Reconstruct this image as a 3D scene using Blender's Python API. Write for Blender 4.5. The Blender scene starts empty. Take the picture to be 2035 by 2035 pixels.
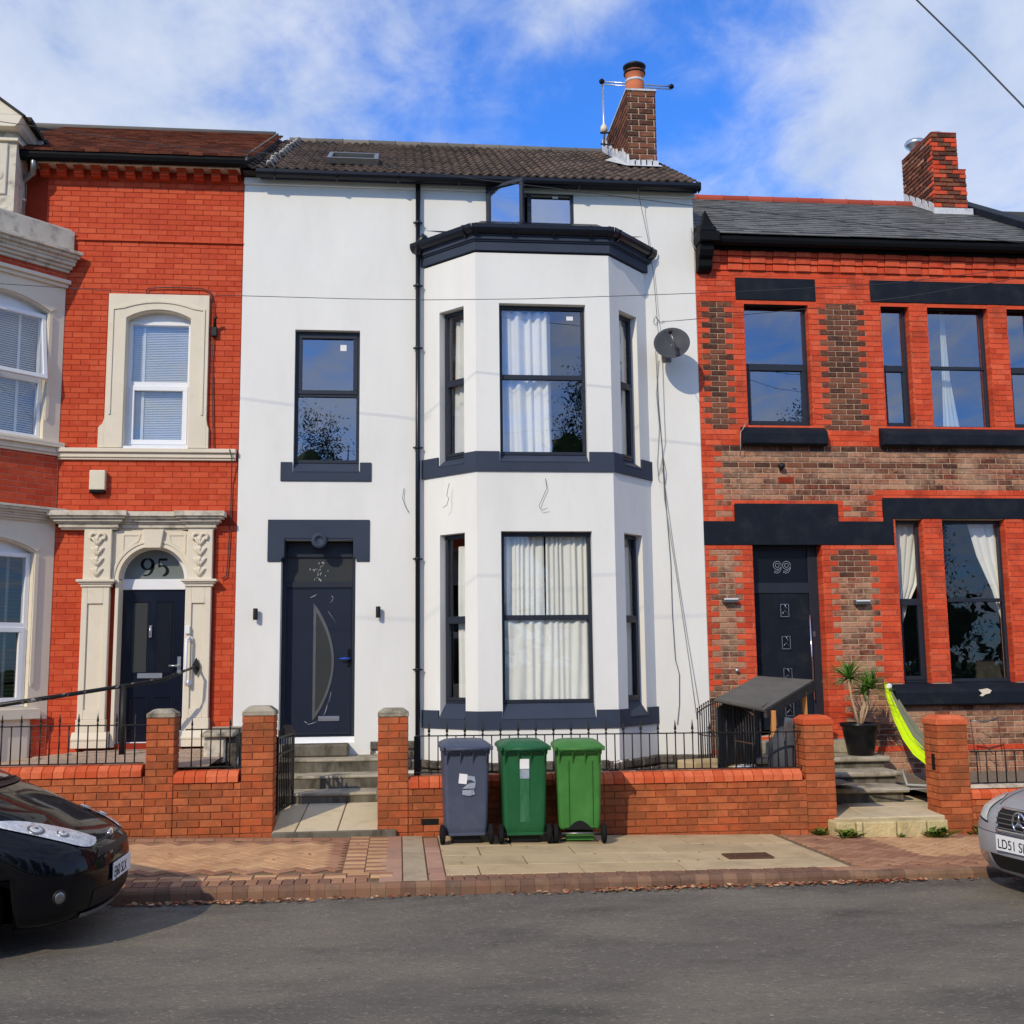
import bpy, math, random
from mathutils import Vector, Matrix
random.seed(7)
S = bpy.context.scene
COL = S.collection
PI = math.pi
# ---------------------------------------------------------------- camera
FPX = 2203.0; CX = CY = 1017.5
CAM = Vector((0.0, -15.0, 2.0))
RIGHT = Vector((0.99486172, -0.10066333, -0.01081925))
DOWN = Vector((0.00279831, 0.13416333, -0.99095528))
FWD = Vector((0.10120441, 0.9858332, 0.13375565))
cd = bpy.data.cameras.new('camera'); cam = bpy.data.objects.new('camera', cd); COL.objects.link(cam)
m = Matrix((RIGHT, -DOWN, -FWD)).transposed().to_4x4(); m.translation = CAM
cam.matrix_world = m
cd.sensor_width = 36.0; cd.lens = 36.0 * FPX / 2035.0; cd.clip_end = 2000.0; cd.clip_start = 0.1
S.camera = cam
S.view_settings.view_transform = 'Standard'; S.view_settings.look = 'None'
S.view_settings.exposure = 0.22; S.view_settings.gamma = 1.0
# ---------------------------------------------------------------- world: Nishita sky with drifting cloud
W = bpy.data.worlds.new('World'); S.world = W; W.use_nodes = True
nt = W.node_tree; N = nt.nodes; L = nt.links; N.clear()
SUNV = Vector((-0.68, -1.0, 0.78)).normalized()
SUN_EL = math.asin(SUNV.z); SUN_ROT = math.atan2(SUNV.x, SUNV.y)
sky = N.new('ShaderNodeTexSky'); sky.sky_type = 'NISHITA'; sky.sun_disc = False
sky.sun_elevation = SUN_EL; sky.sun_rotation = SUN_ROT; sky.air_density = 1.0; sky.dust_density = 0.25; sky.ozone_density = 3.0
tc = N.new('ShaderNodeTexCoord')
def wmath(op, a, b=None, c=None, clamp=False):
    n = N.new('ShaderNodeMath'); n.operation = op; n.use_clamp = clamp
    for i, x in enumerate((a, b, c)):
        if x is None: continue
        if isinstance(x, (int, float)): n.inputs[i].default_value = x
        else: L.new(x, n.inputs[i])
    return n.outputs[0]
sep = N.new('ShaderNodeSeparateXYZ'); L.new(tc.outputs['Generated'], sep.inputs[0])
zz = wmath('ADD', wmath('MAXIMUM', sep.outputs[2], 0.0), 0.16)
cx = wmath('DIVIDE', sep.outputs[0], zz); cy = wmath('DIVIDE', sep.outputs[1], zz)
comb = N.new('ShaderNodeCombineXYZ'); L.new(cx, comb.inputs[0]); L.new(cy, comb.inputs[1])
def wnoise(vec, scale, detail, rough, off, dist=0.0):
    mp = N.new('ShaderNodeMapping'); mp.inputs['Location'].default_value = off
    mp.inputs['Rotation'].default_value = (0, 0, -0.9); mp.inputs['Scale'].default_value = (1.0, 0.75, 1)
    L.new(vec, mp.inputs[0])
    n = N.new('ShaderNodeTexNoise'); n.inputs['Scale'].default_value = scale; n.inputs['Detail'].default_value = detail
    n.inputs['Roughness'].default_value = rough; n.inputs['Distortion'].default_value = dist; L.new(mp.outputs[0], n.inputs[0])
    return n.outputs[0]
n1 = wnoise(comb.outputs[0], 1.6, 7, 0.58, (3.1, 1.7, 0), 0.25)
n2 = wnoise(comb.outputs[0], 9, 9, 0.62, (0.4, 7.7, 0), 0.5)
n3 = wnoise(comb.outputs[0], 4, 6, 0.6, (5.4, 2.1, 0), 0.3)
# breaks in the cloud: soft gaps round a few directions of the sky
def gap(u, v, rad, amt):
    d = (FWD + RIGHT * ((u - CX) / FPX) + DOWN * ((v - CY) / FPX)).normalized()
    vm = N.new('ShaderNodeVectorMath'); vm.operation = 'DISTANCE'; L.new(tc.outputs['Generated'], vm.inputs[0]); vm.inputs[1].default_value = d
    mr = N.new('ShaderNodeMapRange'); mr.interpolation_type = 'SMOOTHSTEP'; L.new(vm.outputs['Value'], mr.inputs[0])
    mr.inputs[1].default_value = 0.0; mr.inputs[2].default_value = rad; mr.inputs[3].default_value = amt; mr.inputs[4].default_value = 0.0
    return mr.outputs[0]
gaps = [gap(1060, 230, 0.17, 0.15), gap(1400, 180, 0.15, 0.13), gap(1500, 20, 0.15, 0.10), gap(860, 160, 0.10, 0.05), gap(100, 120, 0.22, -0.10), gap(450, 100, 0.18, -0.06), gap(1880, 150, 0.20, -0.12), gap(1130, 20, 0.06, -0.10), gap(1700, 300, 0.12, -0.06)]
g = gaps[0]
for q in gaps[1:]: g = wmath('ADD', g, q)
base = wmath('ADD', wmath('MULTIPLY', n1, 0.30), wmath('ADD', wmath('MULTIPLY', n2, 0.30), wmath('MULTIPLY', n3, 0.40)))
den = wmath('SUBTRACT', base, g)
mr = N.new('ShaderNodeMapRange'); mr.interpolation_type = 'SMOOTHSTEP'; L.new(den, mr.inputs[0])
mr.inputs[1].default_value = 0.30; mr.inputs[2].default_value = 0.62; mr.inputs[3].default_value = 0.02; mr.inputs[4].default_value = 0.88
ramp = N.new('ShaderNodeValToRGB'); L.new(n3, ramp.inputs[0])
ramp.color_ramp.elements[0].position = 0.3; ramp.color_ramp.elements[0].color = (3.0, 3.6, 4.6, 1)
ramp.color_ramp.elements[1].position = 0.65; ramp.color_ramp.elements[1].color = (4.4, 4.7, 5.35, 1)
sat = N.new('ShaderNodeMix'); sat.data_type = 'RGBA'; sat.blend_type = 'MULTIPLY'; sat.inputs[0].default_value = 1.0
L.new(sky.outputs[0], sat.inputs[6]); sat.inputs[7].default_value = (0.28, 0.76, 1.48, 1)
mx = N.new('ShaderNodeMix'); mx.data_type = 'RGBA'; L.new(mr.outputs[0], mx.inputs[0]); L.new(sat.outputs[2], mx.inputs[6]); L.new(ramp.outputs[0], mx.inputs[7])
bg = N.new('ShaderNodeBackground'); bg.inputs['Strength'].default_value = 0.15; L.new(mx.outputs[2], bg.inputs[0])
wo = N.new('ShaderNodeOutputWorld'); L.new(bg.outputs[0], wo.inputs[0])
# ---------------------------------------------------------------- sun
sl = bpy.data.lights.new('sun', 'SUN'); sl.energy = 2.55; sl.angle = math.radians(0.6); sl.color = (1.0, 0.87, 0.64)
so = bpy.data.objects.new('sun', sl); COL.objects.link(so); so.rotation_euler = (-SUNV).to_track_quat('-Z', 'Y').to_euler()
so.location = SUNV * 60

# ---------------------------------------------------------------- helpers: image measurement -> metres on a real plane
def pt(u, v, Y=0.0):
    d = FWD + RIGHT * ((u - CX) / FPX) + DOWN * ((v - CY) / FPX)
    return CAM + d * ((Y - CAM.y) / d.y)
def rect(u0, v0, u1, v1, Y=0.0):
    vm = (v0 + v1) / 2; um = (u0 + u1) / 2
    return (round(pt(u0, vm, Y).x, 3), round(pt(u1, vm, Y).x, 3), round(pt(um, v1, Y).z, 3), round(pt(um, v0, Y).z, 3))
def PX(u, v, Y=0.0): return pt(u, v, Y).x
def PZ(u, v, Y=0.0): return pt(u, v, Y).z

class MB:
    def __init__(s, tf=None): s.v = []; s.f = []; s.mi = []; s.tf = tf; s.cur = 0; s.sm = []; s.smooth = False
    def add(s, vs, fs):
        b = len(s.v)
        for p in vs: s.v.append(tuple(s.tf(*p)) if s.tf else tuple(p))
        for f in fs: s.f.append(tuple(b + i for i in f)); s.mi.append(s.cur); s.sm.append(s.smooth)
        return s
    def box(s, x0, x1, y0, y1, z0, z1):
        return s.add([(x0,y0,z0),(x1,y0,z0),(x1,y1,z0),(x0,y1,z0),(x0,y0,z1),(x1,y0,z1),(x1,y1,z1),(x0,y1,z1)],
              [(0,3,2,1),(4,5,6,7),(0,1,5,4),(1,2,6,5),(2,3,7,6),(3,0,4,7)])
    def cbox(s, x0, x1, y0, y1, z0, z1, c=0.004):
        # box chamfered on its -y face
        return s.add([(x0,y1,z0),(x1,y1,z0),(x1,y1,z1),(x0,y1,z1),(x0,y0+c,z0),(x1,y0+c,z0),(x1,y0+c,z1),(x0,y0+c,z1),
                      (x0+c,y0,z0+c),(x1-c,y0,z0+c),(x1-c,y0,z1-c),(x0+c,y0,z1-c)],
              [(0,3,2,1),(8,9,10,11),(4,5,9,8),(5,6,10,9),(6,7,11,10),(7,4,8,11),(0,1,5,4),(1,2,6,5),(2,3,7,6),(3,0,4,7)])
    def prism(s, pts, a, b, axis='y'):
        # closed outline extruded; axis y: pts=(x,z); axis z: pts=(x,y); axis x: pts=(y,z)
        n = len(pts)
        ar = sum(pts[i][0]*pts[(i+1)%n][1]-pts[(i+1)%n][0]*pts[i][1] for i in range(n))
        if ar < 0: pts = pts[::-1]
        def mk(p, t): return (p[0],t,p[1]) if axis=='y' else ((p[0],p[1],t) if axis=='z' else (t,p[0],p[1]))
        vs = [mk(p, a) for p in pts] + [mk(p, b) for p in pts]
        fs = [tuple(range(n)), tuple(range(2*n-1, n-1, -1))] + [(i+n, (i+1)%n+n, (i+1)%n, i) for i in range(n)]
        if axis in ('z', 'x'): fs = [f[::-1] for f in fs]
        return s.add(vs, fs)
    def ring(s, outer, inner, y0, y1, closed=False):
        # plate between two matching outlines in xz
        n = len(outer); vs = []
        for o, i in zip(outer, inner): vs += [(o[0],y0,o[1]),(i[0],y0,i[1]),(i[0],y1,i[1]),(o[0],y1,o[1])]
        fs = []
        for k in range(n if closed else n-1):
            a = 4*k; b = 4*((k+1)%n)
            fs += [(a,a+1,b+1,b),(a+1,a+2,b+2,b+1),(a+2,a+3,b+3,b+2),(a+3,a,b,b+3)]
        if not closed: fs += [(0,3,2,1),(4*n-4,4*n-3,4*n-2,4*n-1)]
        return s.add(vs, fs)
    def tube(s, pts, r, n=8, cap=True):
        pts = [Vector(p) for p in pts]; rs = r if isinstance(r, (list, tuple)) else [r]*len(pts); vs = []
        up = None
        for i, p in enumerate(pts):
            d = (pts[min(i+1,len(pts)-1)] - pts[max(i-1,0)]).normalized()
            if up is None: up = Vector((0,0,1)) if abs(d.z) < .9 else Vector((1,0,0))
            a = d.cross(up).normalized(); b = a.cross(d).normalized(); up = b
            for k in range(n):
                t = 2*PI*k/n; q = p + (a*math.cos(t) + b*math.sin(t))*rs[i]; vs.append(tuple(q))
        fs = [(i*n+k, i*n+(k+1)%n, (i+1)*n+(k+1)%n, (i+1)*n+k) for i in range(len(pts)-1) for k in range(n)]
        if cap: fs += [tuple(range(n))[::-1], tuple(range((len(pts)-1)*n, len(pts)*n))]
        sm = s.smooth; s.smooth = True; s.add(vs, fs); s.smooth = sm
        return s
    def lathe(s, o, prof, n=24, ax='z'):
        o = Vector(o); vs = []
        for r, h in prof:
            for k in range(n):
                t = 2*PI*k/n; c, sn = r*math.cos(t), r*math.sin(t)
                vs.append(tuple(o + (Vector((c,sn,h)) if ax=='z' else (Vector((c,h,sn)) if ax=='y' else Vector((h,c,sn))))))
        m_ = len(prof)
        fs = [(i*n+k, i*n+(k+1)%n, (i+1)*n+(k+1)%n, (i+1)*n+k) for i in range(m_-1) for k in range(n)]
        fs += [tuple(range(n))[::-1], tuple(range((m_-1)*n, m_*n))]
        if ax == 'y': fs = [f[::-1] for f in fs]
        sm = s.smooth; s.smooth = True; s.add(vs, fs); s.smooth = sm
        return s
    def sphere(s, c, r, n=12, m_=7, sc=(1,1,1)):
        vs = []
        for i in range(m_+1):
            ph = PI*i/m_
            for k in range(n):
                t = 2*PI*k/n; vs.append((c[0]+r*sc[0]*math.sin(ph)*math.cos(t), c[1]+r*sc[1]*math.sin(ph)*math.sin(t), c[2]+r*sc[2]*math.cos(ph)))
        fs = [(i*n+k, (i+1)*n+k, (i+1)*n+(k+1)%n, i*n+(k+1)%n) for i in range(m_) for k in range(n)]
        sm = s.smooth; s.smooth = True; s.add(vs, fs); s.smooth = sm
        return s
    def grid(s, P):
        r = len(P); c = len(P[0])
        return s.add([p for row in P for p in row], [(i*c+j, i*c+j+1, (i+1)*c+j+1, (i+1)*c+j) for i in range(r-1) for j in range(c-1)])
    def mesh(s, name, mats):
        me = bpy.data.meshes.new(name); me.from_pydata(s.v, [], s.f)
        for m_ in (mats if isinstance(mats, (list, tuple)) else [mats]): me.materials.append(m_)
        me.polygons.foreach_set('material_index', s.mi); me.polygons.foreach_set('use_smooth', s.sm)
        me.update(); return me
    def obj(s, name, mats, parent=None, bevel=0, label=None, kind=None, seg=1):
        o = bpy.data.objects.new(name, s.mesh(name, mats)); COL.objects.link(o)
        if parent: attach(o, parent)
        if bevel:
            b = o.modifiers.new('bevel', 'BEVEL'); b.width = bevel; b.segments = seg; b.limit_method = 'ANGLE'; b.harden_normals = False
        if label: o['label'] = label
        if kind: o['kind'] = kind
        return o
def attach(o, parent):
    o.parent = parent
    if parent.type == 'EMPTY' and parent.get('abs'): o.matrix_parent_inverse = Matrix.Translation(-parent.location)
def thing(name, label, cat, loc=(0,0,0), group=None, local=False, rz=0):
    o = bpy.data.objects.new(name, None); COL.objects.link(o); o.location = loc; o.rotation_euler = (0,0,rz)
    o.empty_display_size = .2
    o['label'] = label; o['category'] = cat
    if group: o['group'] = group
    if not local: o['abs'] = 1
    return o
def tag(o, label, cat, group=None):
    o['label'] = label; o['category'] = cat
    if group: o['group'] = group
    return o
def inst(name, me, parent, loc, scale=(1,1,1), rot=(0,0,0)):
    o = bpy.data.objects.new(name, me); COL.objects.link(o); o.location = loc; o.scale = scale; o.rotation_euler = rot
    if parent: attach(o, parent)
    return o
def copy_tree(o, parent=None):
    c = o.copy(); COL.objects.link(c)
    if parent: c.parent = parent
    for ch in list(o.children): copy_tree(ch, c)
    return c

# ---------------------------------------------------------------- materials
def srgb(r, g, b):
    f = lambda c: ((c/255+0.055)/1.055)**2.4 if c > 10 else c/255/12.92
    return (f(r), f(g), f(b), 1)
def mat(name, cols, rough=0.7, var=1.0, nscale=6, namt=0.35, bump=0.3, bscale=60, metal=0.0, rnd=False, coat=0.0, spec=None,
        stain=None, sscale=1.2, samt=0.5, stretch=(1,1,1), bdist=0.004, sth=(0.5, 0.7), sheen=0, fine=None, fine2=None):
    m_ = bpy.data.materials.new(name); m_.use_nodes = True; t = m_.node_tree; n = t.nodes; l = t.links; p = n['Principled BSDF']
    p.inputs['Roughness'].default_value = rough; p.inputs['Metallic'].default_value = metal; p.inputs['Specular IOR Level'].default_value = spec if spec is not None else (0.12 if rough > .54 and metal == 0 else .35)
    p.inputs['Coat Weight'].default_value = coat; p.inputs['Coat Roughness'].default_value = 0.06
    g = n.new('ShaderNodeNewGeometry'); tcn = n.new('ShaderNodeTexCoord')
    mp = n.new('ShaderNodeMapping'); mp.inputs['Scale'].default_value = stretch; l.new(g.outputs['Position'], mp.inputs[0])
    def noise(sc, det=5, ro=.6, vec=None):
        k = n.new('ShaderNodeTexNoise'); k.inputs['Scale'].default_value = sc; k.inputs['Detail'].default_value = det; k.inputs['Roughness'].default_value = ro
        l.new(vec or mp.outputs[0], k.inputs[0]); return k.outputs[0]
    cr = n.new('ShaderNodeValToRGB')
    while len(cr.color_ramp.elements) < len(cols): cr.color_ramp.elements.new(0.5)
    for i, c in enumerate(cols):
        e = cr.color_ramp.elements[i]; e.position = 0.22 + 0.56*i/max(1, len(cols)-1) if not rnd else (i+.5)/len(cols); e.color = c
    nz = noise(nscale)
    if rnd:
        oi = n.new('ShaderNodeObjectInfo'); a = n.new('ShaderNodeMath'); a.operation = 'ADD'
        l.new(oi.outputs['Random'], a.inputs[0]); l.new(g.outputs['Random Per Island'], a.inputs[1])
        fr = n.new('ShaderNodeMath'); fr.operation = 'FRACT'; l.new(a.outputs[0], fr.inputs[0])
        mxx = n.new('ShaderNodeMix'); mxx.data_type = 'FLOAT'; mxx.inputs[0].default_value = namt; l.new(fr.outputs[0], mxx.inputs[2]); l.new(nz, mxx.inputs[3])
        l.new(mxx.outputs[0], cr.inputs[0])
    else: l.new(nz, cr.inputs[0])
    out = cr.outputs[0]
    if stain:
        st = noise(sscale, 7, .65); mrr = n.new('ShaderNodeMapRange'); l.new(st, mrr.inputs[0])
        mrr.inputs[1].default_value = sth[0]; mrr.inputs[2].default_value = sth[1]; mrr.inputs[3].default_value = 0; mrr.inputs[4].default_value = samt
        mm = n.new('ShaderNodeMix'); mm.data_type = 'RGBA'; l.new(mrr.outputs[0], mm.inputs[0]); l.new(out, mm.inputs[6]); mm.inputs[7].default_value = stain
        out = mm.outputs[2]
    for fine in [q_ for q_ in (fine, fine2) if q_]:   # fine speckle (scale, colour, threshold lo, hi, amount)
        fz = noise(fine[0], 3, .7); mf = n.new('ShaderNodeMapRange'); l.new(fz, mf.inputs[0])
        mf.inputs[1].default_value = fine[2]; mf.inputs[2].default_value = fine[3]; mf.inputs[3].default_value = 0; mf.inputs[4].default_value = fine[4]
        mm2 = n.new('ShaderNodeMix'); mm2.data_type = 'RGBA'; l.new(mf.outputs[0], mm2.inputs[0]); l.new(out, mm2.inputs[6]); mm2.inputs[7].default_value = fine[1]
        out = mm2.outputs[2]
    l.new(out, p.inputs['Base Color'])
    if bump:
        b = n.new('ShaderNodeBump'); b.inputs['Strength'].default_value = bump; b.inputs['Distance'].default_value = bdist
        l.new(noise(bscale, 6, .65), b.inputs['Height']); l.new(b.outputs[0], p.inputs['Normal'])
    return m_
def C(r, g, b, k=1.0): c = srgb(r, g, b); return (c[0]*k, c[1]*k, c[2]*k, 1)
def glass(name, tint=(0.75, 0.82, 0.85, 1), base=0.10, wav=0.002, dark=0.8):
    m_ = bpy.data.materials.new(name); m_.use_nodes = True; t = m_.node_tree; n = t.nodes; l = t.links; n.remove(n['Principled BSDF'])
    gl = n.new('ShaderNodeBsdfGlossy'); gl.inputs['Roughness'].default_value = 0.01; gl.inputs['Color'].default_value = (0.9, 0.94, 1, 1)
    tr = n.new('ShaderNodeBsdfTransparent'); tr.inputs['Color'].default_value = tint
    gg = n.new('ShaderNodeNewGeometry'); dp_ = n.new('ShaderNodeVectorMath'); dp_.operation = 'DOT_PRODUCT'; l.new(gg.outputs['Incoming'], dp_.inputs[0]); l.new(gg.outputs['Normal'], dp_.inputs[1])
    def mth(op, x, y=None):
        k_ = n.new('ShaderNodeMath'); k_.operation = op; k_.use_clamp = op == 'ADD'
        for i_, v_ in enumerate((x, y)):
            if v_ is None: continue
            if isinstance(v_, (int, float)): k_.inputs[i_].default_value = v_
            else: l.new(v_, k_.inputs[i_])
        return k_.outputs[0]
    ad_ = mth('ADD', mth('MULTIPLY', mth('POWER', mth('SUBTRACT', 1.0, mth('ABSOLUTE', dp_.outputs['Value'])), 5.0), .9), .06 + base)
    ms = n.new('ShaderNodeMixShader'); l.new(ad_, ms.inputs[0]); l.new(tr.outputs[0], ms.inputs[1]); l.new(gl.outputs[0], ms.inputs[2])
    g = n.new('ShaderNodeNewGeometry'); k = n.new('ShaderNodeTexNoise'); k.inputs['Scale'].default_value = 1.7; k.inputs['Detail'].default_value = 1; l.new(g.outputs['Position'], k.inputs[0])
    b = n.new('ShaderNodeBump'); b.inputs['Strength'].default_value = 1.0; b.inputs['Distance'].default_value = wav; l.new(k.outputs[0], b.inputs['Height']); l.new(b.outputs[0], gl.inputs['Normal'])
    l.new(ms.outputs[0], n['Material Output'].inputs[0]); return m_
M = {}
M['brick95'] = mat('red_painted_brick', [C(178,62,36), C(192,76,45), C(202,88,56), C(184,66,40), C(208,98,66)], .62, rnd=True, namt=.4, nscale=9, bump=.5, bscale=45, stain=C(160,54,34), sscale=2.2, samt=.4, sth=(.5,.75))
M['mortar95'] = mat('red_painted_mortar', [C(132,44,28), C(156,56,36)], .8, bump=.6)
M['brick99'] = mat('red_facing_brick', [C(204,76,46), C(216,88,56), C(192,68,42), C(222,100,68), C(178,66,44)], .6, rnd=True, namt=.3, nscale=11, bump=.4, bscale=60, stain=C(104,48,34), sscale=2.2, samt=.6, sth=(.48,.74))
M['old99'] = mat('old_brown_brick', [C(104,66,52), C(150,100,80), C(84,58,48), C(178,126,100), C(128,70,54), C(70,50,44), C(190,120,92)], .85, rnd=True, namt=.5, nscale=14, bump=1.0, bscale=40, bdist=.008, stain=C(196,160,132), sscale=2.0, samt=.75, sth=(.42,.68))
M['dark99'] = mat('dark_brown_brick', [C(88,58,48), C(118,76,60), C(70,50,44), C(134,86,66), C(100,62,50)], .85, rnd=True, namt=.5, nscale=16, bump=1.0, bscale=40, bdist=.008, stain=C(150,118,98), sscale=5, samt=.5, sth=(.55,.8))
M['mortar99'] = mat('pale_mortar', [C(186,158,132), C(210,186,160)], .9, bump=.8)
M['mortarred'] = mat('dark_red_mortar', [C(130,46,30), C(160,64,44)], .9, bump=.8)
M['gbrick'] = mat('garden_wall_brick', [C(178,96,58), C(162,84,50), C(192,108,68), C(148,80,50), C(186,94,56), C(134,80,54)], .75, rnd=True, namt=.45, nscale=10, bump=.7, bscale=50, stain=C(124,80,52), sscale=1.8, samt=.8, sth=(.48,.68))
M['gmortar'] = mat('garden_wall_mortar', [C(128,70,44), C(178,116,84)], .9, nscale=3, bump=.8)
M['coping'] = mat('coping_brick', [C(208,98,60), C(196,86,50), C(220,116,78), C(182,82,50)], .6, rnd=True, namt=.45, nscale=10, bump=.5, bscale=50, stain=C(120,60,40), sscale=2.2, samt=.55, sth=(.55,.75))
M['render'] = mat('white_render', [C(222,222,219), C(234,234,230)], .85, nscale=1.6, bump=.35, bscale=140, bdist=.004, stain=C(202,202,196), sscale=1.3, samt=.3, sth=(.5,.8), stretch=(1,1,.35), fine=(5, C(214,214,210), .55, .8, .35))
M['navy'] = mat('dark_grey_blue_paint', [C(54,62,78), C(61,70,86)], .55, nscale=2, bump=.15, bscale=90)
M['frame'] = mat('anthracite_window_frame', [C(36,41,52), C(42,47,58)], .4, bump=.05)
M['door97'] = mat('dark_navy_door', [C(28,34,50), C(32,39,56)], .38, bump=.1, nscale=3)
M['pvc'] = mat('white_plastic_frame', [C(226,228,232), C(234,236,240)], .35, bump=0)
M['black'] = mat('black_paint', [C(12,13,16), C(18,20,24)], .6, bump=.3, bscale=120)
M['blackgloss'] = mat('black_gloss_plastic', [C(15,18,27), C(20,24,34)], .3, bump=0)
M['iron'] = mat('black_iron', [C(20,20,22), C(34,32,32)], .5, bump=.3, bscale=90)
M['lintel99'] = mat('dark_slate_painted_stone', [C(22,28,38), C(29,35,45)], .6, nscale=4, bump=.5, bscale=50, stain=C(60,58,60), sscale=4, samt=.3)
M['cream'] = mat('cream_painted_stone', [C(216,206,186), C(226,217,199)], .6, nscale=2.5, bump=.3, bscale=70, stain=C(160,150,130), sscale=5, samt=.3, sth=(.55,.8))
M['creamdirty'] = mat('weathered_cream_stone', [C(196,188,172), C(216,208,192)], .75, nscale=5, bump=.6, bscale=50, stain=C(110,104,94), sscale=7, samt=.7, sth=(.5,.7))
M['stone'] = mat('rough_base_stone', [C(48,46,44), C(104,98,90), C(34,32,32)], .9, rnd=True, namt=.7, nscale=18, bump=1.0, bscale=25, bdist=.02, stain=C(225,222,215), sscale=5, samt=.9, sth=(.60,.64))
M['step'] = mat('weathered_concrete_step', [C(150,142,126), C(182,172,152)], .9, nscale=8, bump=.8, bscale=50, stain=C(70,64,54), sscale=3.5, samt=.8, sth=(.5,.68))
M['riser'] = mat('dark_stained_concrete', [C(96,92,82), C(122,116,104)], .9, nscale=7, bump=.9, bscale=45, stain=C(52,48,40), sscale=5, samt=.8, sth=(.45,.65), stretch=(1,1,.35))
M['pathslab'] = mat('pale_path_slab', [C(196,180,150), C(212,198,168)], .85, rnd=True, namt=.6, nscale=3, bump=.5, bscale=70, stain=C(140,128,104), sscale=3, samt=.45, fine=(90, C(120,108,88), .6, .8, .5))
M['slab'] = mat('buff_paving_slab', [C(186,164,126), C(196,174,138), C(178,158,122)], .85, rnd=True, namt=.5, nscale=3, bump=.6, bscale=80, stain=C(142,124,96), sscale=2.4, samt=.55, sth=(.48,.72), fine=(110, C(120,100,76), .56, .78, .5))
M['pbuff'] = mat('buff_block_paver', [C(198,156,116), C(188,146,108), C(206,166,124), C(182,136,102)], .85, rnd=True, namt=.4, nscale=8, bump=.6, bscale=80, stain=C(150,108,78), sscale=1.8, samt=.5, fine=(110, C(110,80,60), .6, .8, .4))
M['pred'] = mat('red_block_paver', [C(162,120,94), C(150,108,86), C(174,132,104), C(156,114,90)], .85, rnd=True, namt=.4, nscale=8, bump=.6, bscale=80, stain=C(120,84,66), sscale=1.8, samt=.5, fine=(110, C(90,64,54), .6, .8, .4))
M['kerb'] = mat('brown_kerb_block', [C(128,100,82), C(112,86,72), C(142,112,90), C(92,76,68)], .8, rnd=True, namt=.45, nscale=9, bump=.7, bscale=60, stain=C(80,66,58), sscale=2.5, samt=.55)
M['kerbred'] = mat('red_kerb_block', [C(144,108,86), C(132,98,80), C(122,94,78)], .8, rnd=True, namt=.45, nscale=9, bump=.7, bscale=60, stain=C(90,70,62), sscale=2.5, samt=.6)
M['grout'] = mat('sandy_joint', [C(110,92,72), C(134,112,88)], .95, nscale=6, bump=.6, stain=C(80,66,52), sscale=5, samt=.6)
M['concrete'] = mat('grey_concrete', [C(168,150,124), C(184,166,138)], .9, nscale=3, bump=.5, bscale=60, stain=C(120,108,90), sscale=4, samt=.5)
M['asphalt'] = mat('worn_asphalt', [C(80,77,73), C(118,112,103), C(98,94,88)], .9, nscale=1.4, bump=1.0, bscale=75, bdist=.02, stain=C(138,131,116), sscale=.9, samt=.75, sth=(.44,.62), stretch=(.5,1,1), fine=(48, C(184,176,160), .57, .70, .55), fine2=(34, C(52,50,47), .57, .70, .45), spec=.1)
M['earth'] = mat('garden_rubble_ground', [C(96,84,72), C(140,128,112), C(76,66,56)], .95, nscale=14, bump=1.0, bscale=20, bdist=.03)
M['garden95'] = mat('pink_brown_block_paving', [C(168,146,128), C(182,160,140)], .9, rnd=True, namt=.4, nscale=6, bump=.6, stain=C(120,104,90), sscale=3, samt=.5)
M['grass'] = mat('grass', [C(60,80,30), C(80,100,44)], .9, nscale=3)
M['tile97'] = mat('brown_concrete_pantile', [C(74,62,56), C(92,78,70), C(62,54,50), C(100,84,74), C(84,58,50)], .8, rnd=True, namt=.5, nscale=5, bump=.7, bscale=60, stain=C(110,100,84), sscale=5, samt=.5)
M['tile95'] = mat('reddish_brown_roof_tile', [C(112,60,44), C(84,46,36), C(130,76,56), C(72,44,38)], .8, rnd=True, namt=.4, nscale=5, bump=.6, bscale=60, stain=C(70,50,44), sscale=4, samt=.5)
M['slate'] = mat('grey_roof_slate', [C(98,98,98), C(116,116,114), C(84,86,88), C(128,126,122)], .6, rnd=True, namt=.4, nscale=7, bump=.6, bscale=50, stain=C(70,70,68), sscale=4, samt=.5)
M['ridge'] = mat('red_ridge_tile', [C(170,80,66), C(150,66,54)], .7, rnd=True, bump=.5)
M['ridgegrey'] = mat('grey_ridge_tile', [C(120,116,110), C(98,94,90)], .8, rnd=True, bump=.6)
M['lead'] = mat('lead_flashing', [C(190,192,196), C(214,216,218)], .5, nscale=12, bump=.6, bscale=30, stain=C(120,122,124), sscale=8, samt=.6)
M['terracotta'] = mat('terracotta_pot', [C(200,112,78), C(214,128,92)], .75, bump=.4)
M['alum'] = mat('aluminium', [C(190,194,200), C(206,210,216)], .3, metal=.9, bump=0)
M['chrome'] = mat('chrome', [C(214,216,220), C(226,228,230)], .1, metal=1.0, bump=0)
M['brushed'] = mat('brushed_steel', [C(120,120,120), C(136,136,134)], .35, metal=.8, bump=0)
M['dish'] = mat('dark_grey_dish', [C(66,68,74), C(76,78,84)], .55, bump=.1)
M['pinkslab'] = mat('dusty_pink_slab', [C(170,130,110), C(180,142,120)], .9, rnd=True, nscale=4, bump=.5, stain=C(136,116,98), sscale=3, samt=.6)
M['board'] = mat('dark_grey_boards', [C(58,60,60), C(74,76,74)], .85, rnd=True, nscale=5, bump=.6)
M['blockstone'] = mat('yellowish_stone_block', [C(196,178,130), C(212,196,150), C(180,164,122)], .9, rnd=True, namt=.6, nscale=7, bump=1.0, bscale=28, bdist=.02, stain=C(130,116,84), sscale=4, samt=.6)
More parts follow.
